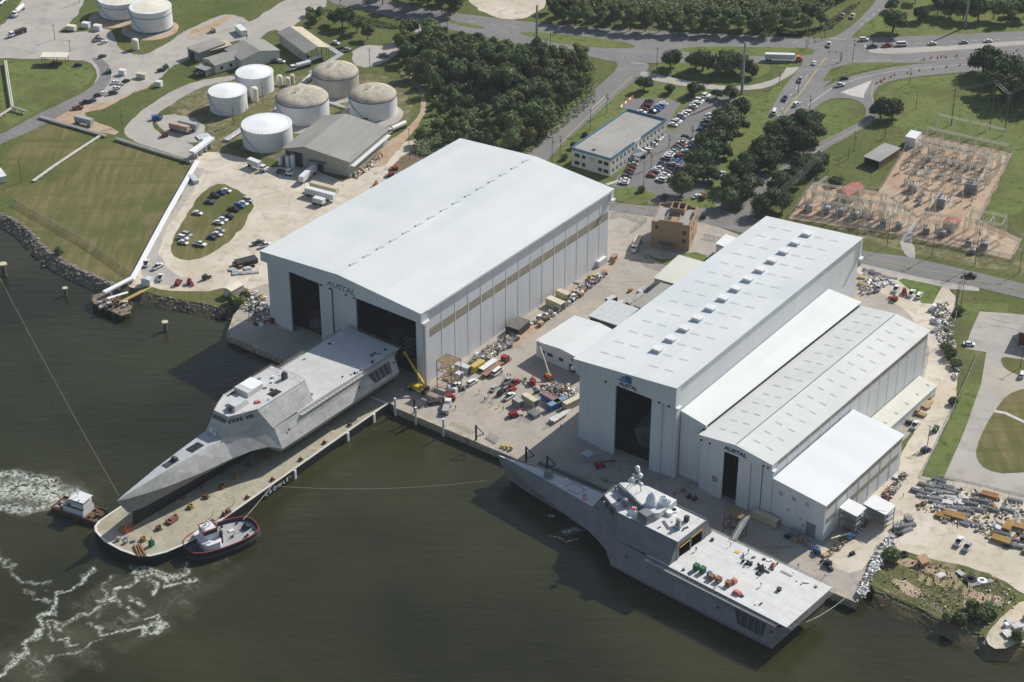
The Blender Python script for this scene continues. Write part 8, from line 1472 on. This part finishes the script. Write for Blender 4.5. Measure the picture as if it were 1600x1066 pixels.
# low walls, pipe racks and the white pipeline
def rack(px, label, w_, h, m, z0=.4, name='pipe_rack', legs=True, cat='pipe rack', n_=1):
    pts = [P(*q) for q in px]; o = pts[0]; t_ = thing(name, label, cat, (o.x, o.y, GZ+.1))
    for i, (a, b) in enumerate(zip(pts[:-1], pts[1:])):
        c_ = (a+b)/2-o; yaw = math.atan2((b-a).y, (b-a).x); L_ = (b-a).length
        if n_ == 1: part('casing', m, t_, lambda mb: mb.box((c_.x, c_.y, z0+.003*i), (L_+w_*.5, w_, h), yaw))
        else:
            d = (b-a).normalized(); nn = Vector((-d.y, d.x, 0))
            for k in range(n_): part('pipe', m, t_, lambda mb: mb.cyl(a-o+nn*(k-(n_-1)/2)*w_/n_+Vector((0, 0, z0+h/2)), b-o+nn*(k-(n_-1)/2)*w_/n_+Vector((0, 0, z0+h/2)), h*.42, n=8))
        if legs:
            for j in range(min(30, int(L_/5)+1)): q = a.lerp(b, (j+.5)/(int(L_/5)+1))-o; part('support', KERB, t_, lambda mb: mb.box((q.x, q.y, -.05), (.5, w_*.8, z0+.05), yaw))
rack([(308, 257), (262, 338), (234, 390), (214, 428), (206, 442)], 'long white casing pipeline running from the tank farm down to the jetty', 2.1, .7, TARPW, .9, 'pipeline', cat='pipeline')
rack([(206, 442), (165, 463)], 'white pipeline section crossing onto the jetty head', 2.0, .7, TARPW, 1.6, 'pipeline', cat='pipeline')
rack([(62, 185), (110, 199), (166, 215)], 'double pipe rack dividing the two left-hand fields', 2.2, .7, KERB, .5, n_=3)
rack([(157, 214), (120, 238), (84, 262), (52, 285)], 'pipe run heading down between the mown fields', 1.7, .6, KERB, .3, n_=3)
rack([(181, 219), (240, 238), (300, 256)], 'pipe rack along the top edge of the big mown field', 1.8, .8, mat('rack_grey', (.4, .39, .37), .7, var=.1), .5, n_=3)
rack([(302, 250), (331, 229)], 'raised white pipe bridge over the gravel road', 3, 1.2, TARPW, 3.4, 'pipe_bridge', cat='pipe bridge')
rack([(353, 222), (400, 190), (430, 178), (455, 150), (490, 118)], 'bundle of pipes threading between the farm tanks', 3.4, .8, PALEM, .5, n_=4)
rack([(510, 161), (545, 172)], 'pair of pipes linking two domed tanks', 2, .6, TARPW, .5, n_=2)
rack([(9, 100), (14, 135), (20, 172), (42, 179)], 'white pipe bent round the left-hand lawn', 1.6, .8, KERB, 1.2, n_=2)
rack([(20, 172), (-10, 192)], 'white pipe leaving by the left picture edge', 1.2, .6, KERB, 1.0)
rack([(0, 10), (18, -4)], 'white pipe at the top left corner', 1.6, .6, TARPW, 1.0, n_=2)
# truck scale canopy frame, small huts upper left
for i, (x, y, sx, sy, sz, m, lab) in enumerate(((112, 47, 5, 2.6, 2.4, TANKC, 'cream site hut left of the small camp'), (135, 43, 4, 2.6, 2.6, TRIM, 'white site hut in the middle of the small camp'), (153, 47, 4, 2.8, 2.6, TRIM, 'white site hut right of the small camp'), (192, 117, 3.4, 2.4, 2.6, TRIM, 'white camper box on the dirt lot'), (222, 122, 5, 2.4, 2.4, CREAM, 'cream van body on the dirt lot'), (249, 135, 3, 2.4, 2.6, TRIM, 'small white box van body on the grass'), (242, 187, 2.4, 2, 2, BLU, 'blue tank box by the container pad'), (0, 280, 4, 9, 3, TRIM, 'white shed cut by the left picture edge'), (377, 52, 3.2, 9, 3, TRIM, 'long white trailer shed above the offices'), (318, 215, 6, 5, .5, SKYP, 'flat pale slab roof beside the pipe bridge'), (324, 224, 4, 3, 2.2, TRIM, 'white pump house under the pipe bridge'), (303, 283, 2.4, 7, 1.6, SKYP, 'narrow glazed vessel skid beside the pipeline'), (385, 412, 9, 4, 1.8, DARK, 'dark open skip on the gravel above the hut'), (372, 415, 4, 3, 1.2, RUST, 'rusty skip left of the dark one'))):
    solo('site_hut', lab, 'hut', x, y, -.35 if i < 6 else .5, m, lambda mb: (mb.box((0, 0, 0), (sx, sy, sz)), mb.box((0, 0, sz), (sx+.3, sy+.3, .12)), mb.box((0, -sy/2-.02, .2), (sx*.25, .06, sz*.7))))
# jetty
JW = mat('jetty_timber', (.14, .11, .08), .9, col2=(.24, .2, .15), scale=.6); p = P(180, 468, 0); J_ = thing('jetty', 'dark timber jetty head with yellow gangway where the pipeline ends', 'jetty', (p.x, p.y, 0))
o = Vector((p.x, p.y, 0))
part('deck', JW, J_, lambda mb: mb.prism([tuple((P(x, y, 2.6)-o)[:2]) for x, y in ((143, 463), (166, 455), (206, 478), (203, 490), (190, 494), (146, 474))], 2.2, 2.75))
for i, (x, y) in enumerate(((145, 466), (145, 474), (155, 478), (165, 482), (176, 486), (188, 491), (203, 488), (206, 478), (168, 458))): part('pile', JW, J_, lambda mb: (lambda q: mb.cyl((q.x, q.y, -2), (q.x, q.y, 3.4), .4, n=8))(P(x, y, 2)-o))
for _ in range(14): q = P(rnd.uniform(152, 198), rnd.uniform(467, 482), 2.7)-o; part('pump_unit', [PALEM, DARK, RUST][_ % 3], J_, lambda mb: mb.box((q.x, q.y, 2.75), (rnd.uniform(1, 2.4), rnd.uniform(.8, 1.6), rnd.uniform(.5, 1.6)), rnd.random()*3))
part('gangway', mat('yellow_gangway', (.36, .28, .09), .8, var=.15), J_, lambda mb: (lambda a, b: mb.box(((a.x+b.x)/2, (a.y+b.y)/2, 2.8), ((b-a).length, 1.8, .25), math.atan2((b-a).y, (b-a).x)))(P(240, 447, 2.6)-o, P(184, 476, 2.6)-o))
part('walkway', TARPW, J_, lambda mb: (lambda a, b: mb.box(((a.x+b.x)/2, (a.y+b.y)/2, 2.9), ((b-a).length, 1.4, .2), math.atan2((b-a).y, (b-a).x)))(P(200, 458, 2.6)-o, P(168, 468, 2.6)-o))
for x, y, s, lab in ((103, 462, 1, 'black timber dolphin nearest the jetty'), (259, 517, 1.15, 'black timber dolphin in open water below the bay'), (7, 430, 1.5, 'thick black dolphin at the left picture edge'), (105, 432, .35, 'small stump standing in the water below the bank'), (69, 419, .3, 'tiny stump in the water near the bank')):
    p = P(x, y, 0); o_ = MB(); [o_.cyl((a*s*.5, b*s*.5, -2), (a*s*.3, b*s*.3, 3.4*s), .42*s, n=8) for a, b in ((-1, -1), (1, -1), (0, 1), (0, 0))]; o_.cur = 1; o_.cyl((0, 0, 3.3*s), (0, 0, 3.7*s), 1.15*s, n=10)
    tag(o_.obj('mooring_dolphin', [JW, BUFF], loc=p), lab, 'dolphin', 'mooring dolphins')
# ---------- substation
LAT = mat('substation_cream_steel', (.52, .49, .42), .6, var=.12, scale=.6); GREYE = mat('switchgear_grey', (.4, .41, .42), .6, var=.15); PORC = mat('porcelain', (.34, .27, .2), .4)
def strut(mb, a, b, r=.09): mb.cyl(a, b, r, n=4)
def gantry(label, A, B, h, bays, dep=0, m=LAT):
    a, b = P(*A), P(*B); L_ = (b-a).length; t_ = thing('substation_gantry', label, 'gantry', (a.x, a.y, GZ+.1), math.atan2((b-a).y, (b-a).x), 'cream gantries of the substation')
    rows_ = (0, dep) if dep else (0,)
    for y in rows_:
        for i in range(bays+1):
            x = L_*i/bays
            def f(mb):
                for dx, dy in ((-.35, -.35), (.35, -.35), (.35, .35), (-.35, .35)): strut(mb, (x+dx*1.5, y+dy*1.5, 0), (x+dx*.6, y+dy*.6, h), .085)
                for k in range(5): strut(mb, (x-.45, y-.4, h*k/5), (x+.4, y-.35, h*(k+1)/5), .05); strut(mb, (x+.45, y+.4, h*k/5), (x-.4, y+.35, h*(k+1)/5), .05)
            part('column', m, t_, f)
        def g(mb):
            for dz in (0, .8): strut(mb, (0, y-.3, h-dz), (L_, y-.3, h-dz), .075); strut(mb, (0, y+.3, h-dz), (L_, y+.3, h-dz), .075)
            n_ = int(L_/1.4)
            for k in range(n_): strut(mb, (L_*k/n_, y-.3, h-.8*(k % 2)), (L_*(k+1)/n_, y-.3, h-.8*((k+1) % 2)), .045)
        part('beam', m, t_, g)
    if dep: part('cross_beam', m, t_, lambda mb: [strut(mb, (L_*i/bays, 0, h), (L_*i/bays, dep, h), .08) or strut(mb, (L_*i/bays, 0, h-.8), (L_*i/bays, dep, h-.8), .06) for i in range(bays+1)])
    part('insulator_string', PORC, t_, lambda mb: [mb.cyl((L_*(k+.5)/(bays*3), y, h-.8), (L_*(k+.5)/(bays*3), y, h-2.0), .1, n=5) for k in range(bays*3) for y in rows_])
GA = [((1446, 226), (1572, 254), 9, 5, 0, 'uppermost but one gantry row of the substation'), ((1428, 248), (1556, 274), 8, 6, 5, 'wide double gantry across the substation middle'), ((1268, 326), (1412, 349), 9, 8, 0, 'middle gantry of the left substation bay'), ((1340, 322), (1350, 348), 8, 2, 0, 'cross gantry in the left substation bay'), ((1375, 328), (1385, 354), 8, 2, 0, 'cross gantry near the drive in the left bay'), ((1262, 336), (1418, 362), 8, 7, 7, 'front double gantry of the left substation bay'), ((1270, 312), (1405, 334), 8.5, 6, 0, 'rear gantry of the left substation bay'), ((1257, 322), (1290, 298), 7, 2, 0, 'end gantry at the left tip of the substation'), ((1437, 366), (1487, 374), 8, 2, 6, 'double gantry behind the drive in the near bay'), ((1505, 372), (1560, 384), 10, 3, 9, 'tall cage-like gantry in the lower right bay'), ((1462, 208), (1566, 232), 10, 4, 0, 'tall gantry along the top edge of the substation'), ((1440, 236), (1560, 262), 7, 5, 0, 'second gantry row from the top of the substation'), ((1432, 262), (1545, 284), 7, 5, 0, 'third gantry row in the middle of the substation'), ((1425, 282), (1520, 300), 6, 4, 0, 'fourth gantry row in the middle of the substation'), ((1412, 300), (1452, 330), 7, 3, 0, 'slanting gantry between upper yard and near bays'), ((1448, 350), (1470, 318), 8, 2, 0, 'gantry leading down beside the large transformer'), ((1530, 300), (1548, 262), 7, 2, 0, 'short gantry at the right edge of the yard')]
for A, B, h, b_, d_, lab in GA: gantry(lab, A, B, h, b_, d_)
def xfmr(x, y, s, lab, yaw=-.35):
    p = P(x, y); t_ = thing('transformer', lab, 'transformer', (p.x, p.y, GZ+.1), yaw, 'grey transformers of the substation')
    part('tank', GREYE, t_, lambda mb: mb.box((0, 0, .3), (3.4*s, 2.2*s, 2.6*s)))
    part('radiator', GREYE, t_, lambda mb: [mb.box((-1.5*s+k*.42*s, sg*1.45*s, .5), (.12*s, .6*s, 2.1*s)) for k in range(8) for sg in (-1, 1)])
    for k in (-1, 0, 1): part('bushing', PORC, t_, lambda mb: mb.cyl((k*s, 0, .3+2.6*s), (k*1.2*s, 0, 1.7+2.8*s), .16*s, .08*s, 6))
    part('conservator', GREYE, t_, lambda mb: mb.cyl((-1.6*s, .6*s, 3.4*s), (.4*s, .6*s, 3.4*s), .35*s, n=8))
for x, y, s, lab in ((1517, 300, 1.6, 'triple-bodied transformer in the right middle of the yard'), (1468, 322, 1.5, 'big transformer with grey radiators in the yard centre'), (1426, 298, 1.2, 'transformer left of the yard centre'), (1264, 329, 1, 'small transformer at the left end bay'), (1290, 332, 1.1, 'first white transformer of the front bay'), (1312, 336, 1.1, 'second white transformer of the front bay'), (1334, 341, 1.1, 'third white transformer of the front bay'), (1380, 352, .8, 'box transformer near the middle of the front bay'), (1404, 357, .8, 'box transformer at the right of the front bay'), (1447, 364, .9, 'box transformer in the near bay, left'), (1472, 369, .8, 'box transformer in front of the red hut'), (1513, 383, .8, 'box transformer under the tall gantry, left'), (1537, 388, 1, 'box transformer under the tall gantry, right'), (1519, 396, .7, 'green-grey box outside the fence corner')): xfmr(x, y, s, lab)
mb = MB(); mb.box((0, 0, 0), (1.5, .5, .12)); [mb.cyl((k*.6, 0, .1), (k*.6, 0, 2.6), .1, n=5) for k in (-1, 0, 1)]; mb.cyl((-1, 0, 2.6), (1, .3, 2.9), .06, n=4); mb.cur = 1; [mb.cyl((k*.6, 0, 1.7), (k*.6, 0, 2.7), .17, .1, 6) for k in (-1, 0, 1)]
SWP = Proto(tag(mb.obj('disconnect_switch', [LAT, PORC]), '', 'switch'))
for i, q in enumerate(scatter([(1436, 216), (1575, 244), (1530, 318), (1500, 330), (1415, 300), (1400, 275)], 6.2, 9, .22)):
    SWP.place((q[0], q[1], GZ+.1), rnd.choice((-.35, 1.2)), 'post-mounted switch among the gantry rows of the substation', 'disconnect switches', rnd.uniform(.9, 1.5))
mb = MB(); mb.box((0, 0, 0), (1.9, 1.2, .3)); mb.box((0, 0, .3), (1.2, .9, 1.5)); mb.cur = 1; [mb.cyl((k*.4, 0, 1.8), (k*.7, 0, 3.1), .14, .07, 6) for k in (-1, 0, 1)]
BRP = Proto(tag(mb.obj('circuit_breaker', [GREYE, PORC]), '', 'circuit breaker'))
for i, (x, y) in enumerate(((1436, 240), (1452, 252), (1458, 246), (1478, 255), (1490, 258), (1500, 262), (1512, 266), (1524, 262), (1535, 268), (1442, 262), (1430, 272), (1470, 275), (1486, 280), (1500, 284), (1418, 312), (1436, 312), (1436, 320), (1442, 305), (1300, 326), (1325, 330), (1350, 338), (1362, 342))): p = P(x, y); BRP.place((p.x, p.y, GZ+.1), rnd.uniform(-.5, -.2), 'grey circuit breaker with three bushings in the substation', 'circuit breakers', rnd.uniform(1, 1.5))
# ---------- foam of the two tugs
import numpy as np
def fmat(name, col, foamy):
    fm = bpy.data.materials.new(name); fm.use_nodes = True; t = fm.node_tree; N = t.nodes; L = t.links
    b = N['Principled BSDF']; b.inputs['Base Color'].default_value = (*col, 1); b.inputs['Roughness'].default_value = .6; tc = N.new('ShaderNodeTexCoord')
    def att(n_): a = N.new('ShaderNodeAttribute'); a.attribute_name = n_; return a.outputs['Fac']
    def nse(s_, d_, dist=0):
        n_ = N.new('ShaderNodeTexNoise'); n_.inputs['Scale'].default_value = s_; n_.inputs['Detail'].default_value = d_; n_.inputs['Distortion'].default_value = dist; L.new(tc.outputs['Object'], n_.inputs['Vector']); return n_.outputs['Fac']
    def mth(op, a, b_, c_=None, cl=False):
        m_ = N.new('ShaderNodeMath'); m_.operation = op; m_.use_clamp = cl
        for i, v in enumerate((a, b_, c_)):
            if v is None: continue
            if hasattr(v, 'is_output'): L.new(v, m_.inputs[i])
            else: m_.inputs[i].default_value = v
        return m_.outputs[0]
    ridge = lambda s_, k, dist: mth('MULTIPLY_ADD', mth('ABSOLUTE', mth('SUBTRACT', nse(s_, 5, dist), .5), None), -k, 1, True)
    if foamy:
        brk = mth('MULTIPLY_ADD', nse(.75, 9, 1.0), 4.6, -1.75, True); st_ = mth('MULTIPLY', mth('MULTIPLY', att('dens'), 1.15), brk, cl=True)
        lace = mth('MULTIPLY', mth('MAXIMUM', ridge(.1, 34, 2.2), mth('MULTIPLY', ridge(.24, 26, 1.8), .7)), mth('MULTIPLY_ADD', nse(.1, 3), 6, -3.0, True)); al = mth('MAXIMUM', st_, mth('MULTIPLY', mth('MULTIPLY', lace, att('wide')), .38), cl=True)
    else: al = mth('MULTIPLY', att('wide'), mth('MULTIPLY_ADD', nse(.05, 5, .8), 1.6, -.35, True), cl=True)
    tr_ = N.new('ShaderNodeBsdfTransparent'); mx = N.new('ShaderNodeMixShader'); L.new(al, mx.inputs[0]); L.new(tr_.outputs[0], mx.inputs[1]); L.new(b.outputs[0], mx.inputs[2]); L.new(mx.outputs[0], N['Material Output'].inputs['Surface']); return fm
FM = fmat('white_foam', (.5, .52, .46), True); SILT = fmat('stirred_silt', (.085, .09, .045), False)
def foam(lines, area, label, step=.5, amp=1.6, silt=True):
    """lines: (pixels, half-width m, strength); area: broad lacy patches in the same form; the sheet lies on the river"""
    def prep(ls): return [(a, b_, w_, s_) for px, w_, s_ in ls for pts in [[P(x, y, 0) for x, y in px]] for a, b_ in zip(pts[:-1], pts[1:])]
    A, B = prep(lines), prep(area); al = A+B; xs = [p.x for s_ in al for p in s_[:2]]; ys = [p.y for s_ in al for p in s_[:2]]; m_ = max(s_[2] for s_ in al)+4
    X, Y = np.meshgrid(np.arange(min(xs)-m_, max(xs)+m_, step), np.arange(min(ys)-m_, max(ys)+m_, step))
    def val(S, wx, wy, pw):
        best = np.zeros_like(X)
        for a, b_, w_, s_ in S:
            dx, dy = b_.x-a.x, b_.y-a.y; t_ = np.clip(((wx-a.x)*dx+(wy-a.y)*dy)/(dx*dx+dy*dy+1e-9), 0, 1); d = np.hypot(wx-a.x-dx*t_, wy-a.y-dy*t_); best = np.maximum(best, s_*np.clip(1-(d/w_)**pw, 0, 1))
        return best
    wx = X+amp*(np.sin(Y*.42+np.sin(X*.3)*2)+.4*np.sin(Y*.9+X*.6)+.12*np.sin(Y*2.6-X*1.7)); wy = Y+amp*(np.sin(X*.38+np.sin(Y*.27)*2+1)+.4*np.sin(X*1.0-Y*.7)+.12*np.sin(X*2.9+Y*1.3))
    D = val(A, wx, wy, 1.2) if A else np.zeros_like(X); W_ = val(B, X+(wx-X)*2, Y+(wy-Y)*2, 2); M = np.maximum(D, W_) > 0
    q = M[:-1, :-1] | M[1:, :-1] | M[:-1, 1:] | M[1:, 1:]; ny, nx = X.shape; idx = -np.ones((ny, nx), int); use = np.zeros((ny, nx), bool)
    for a, b_ in ((0, 0), (0, 1), (1, 0), (1, 1)): use[a:ny-1+a, b_:nx-1+b_] |= q
    idx[use] = np.arange(use.sum()); j, i = np.nonzero(q); F = np.stack([idx[j, i], idx[j, i+1], idx[j+1, i+1], idx[j+1, i]], 1).tolist()
    for nm, mt, z, cat in (('foam', FM, .05, 'foam'), ('silt_plume', SILT, .025, 'silt'))[:2 if silt else 1]:
        me = bpy.data.meshes.new(nm); me.from_pydata(list(zip(X[use].tolist(), Y[use].tolist(), [z]*int(use.sum()))), [], F); me.materials.append(mt)
        for k, v in (('dens', D), ('wide', W_)): a_ = me.attributes.new(k, 'FLOAT', 'POINT'); a_.data.foreach_set('value', v[use].astype(np.float32))
        me.update(); link(nm, me, None, kind='stuff', label=label if nm == 'foam' else 'paler stirred water under the foam', category=cat)
foam([([(102, 780), (70, 772), (30, 766), (-30, 766)], 8, 1.1), ([(100, 772), (75, 752), (40, 744), (-10, 741)], 3.4, .95), ([(95, 790), (40, 796), (-30, 792)], 3.6, .9), ([(108, 783), (96, 780)], 4, 1.2)], [([(100, 778), (50, 770), (-40, 768)], 15, 1)], 'white churned wake behind the small push boat', .5, .8)
foam([([(152, 893), (140, 898), (121, 912), (93, 929), (85, 940), (78, 951), (72, 967), (61, 982), (49, 997), (47, 1012), (34, 1023), (15, 1039), (0, 1050), (-20, 1060)], 1.5, 1), ([(216, 891), (212, 906), (193, 917), (178, 931), (163, 940)], 1.5, 1.0), ([(163, 940), (182, 948), (201, 955), (207, 970)], 1.1, .8), ([(212, 891), (243, 893), (266, 902), (296, 887)], 1.7, .9), ([(235, 913), (250, 923)], 1.6, 1), ([(250, 905), (266, 910), (300, 908)], 1.6, 1), ([(225, 900), (250, 902), (280, 896)], 2, .8),
      ([(102, 982), (93, 968), (83, 974), (78, 989), (82, 1003), (99, 1005), (114, 1005)], 1.0, .8), ([(93, 968), (114, 967), (137, 963), (152, 951), (146, 936)], 1.3, .7), ([(148, 982), (167, 991), (190, 986), (212, 987), (235, 986), (254, 974), (252, 959), (228, 970)], 1.3, .95), ([(0, 864), (15, 879), (34, 906), (61, 913), (76, 917)], 1.3, .65), ([(34, 924), (57, 932), (76, 938)], .9, .6), ([(57, 1031), (76, 1031), (114, 1020), (144, 1008), (154, 999)], 1.0, .6), ([(170, 902), (168, 917), (150, 950)], .9, .6), ([(215, 935), (230, 940)], 1.8, .8)],
     [([(290, 898), (240, 915), (200, 945), (140, 985), (90, 1010), (30, 1050)], 17, .9), ([(270, 930), (230, 970), (170, 985)], 12, .8)], 'lacy streaks of foam below the barge bow and oval tug')
foam([([(885, 832), (900, 826)], 2.2, 1.1), ([(856, 806), (862, 804)], 1.2, .9), ([(862, 838), (885, 846), (902, 842)], .7, .8)], [([(885, 832), (900, 828)], 5, .8)], 'small patch of foam from a discharge under the moored warship bow', .4, .5, False)
# ================================================================ AIR
hb = MB(); hb.box((0, 1300, -6), (5200, 3900, 430)); hz = hb.obj('haze', bpy.data.materials.new('haze_air'), kind='stuff', label='thin summer haze over the whole shipyard', category='haze')
hm = hz.data.materials[0]; hm.use_nodes = True; n_ = hm.node_tree; n_.nodes.remove(n_.nodes['Principled BSDF']); pv = n_.nodes.new('ShaderNodeVolumePrincipled')
pv.inputs['Color'].default_value = (.78, .86, 1, 1); pv.inputs['Density'].default_value = .00004; pv.inputs['Anisotropy'].default_value = .1
n_.links.new(pv.outputs[0], n_.nodes['Material Output'].inputs['Volume'])
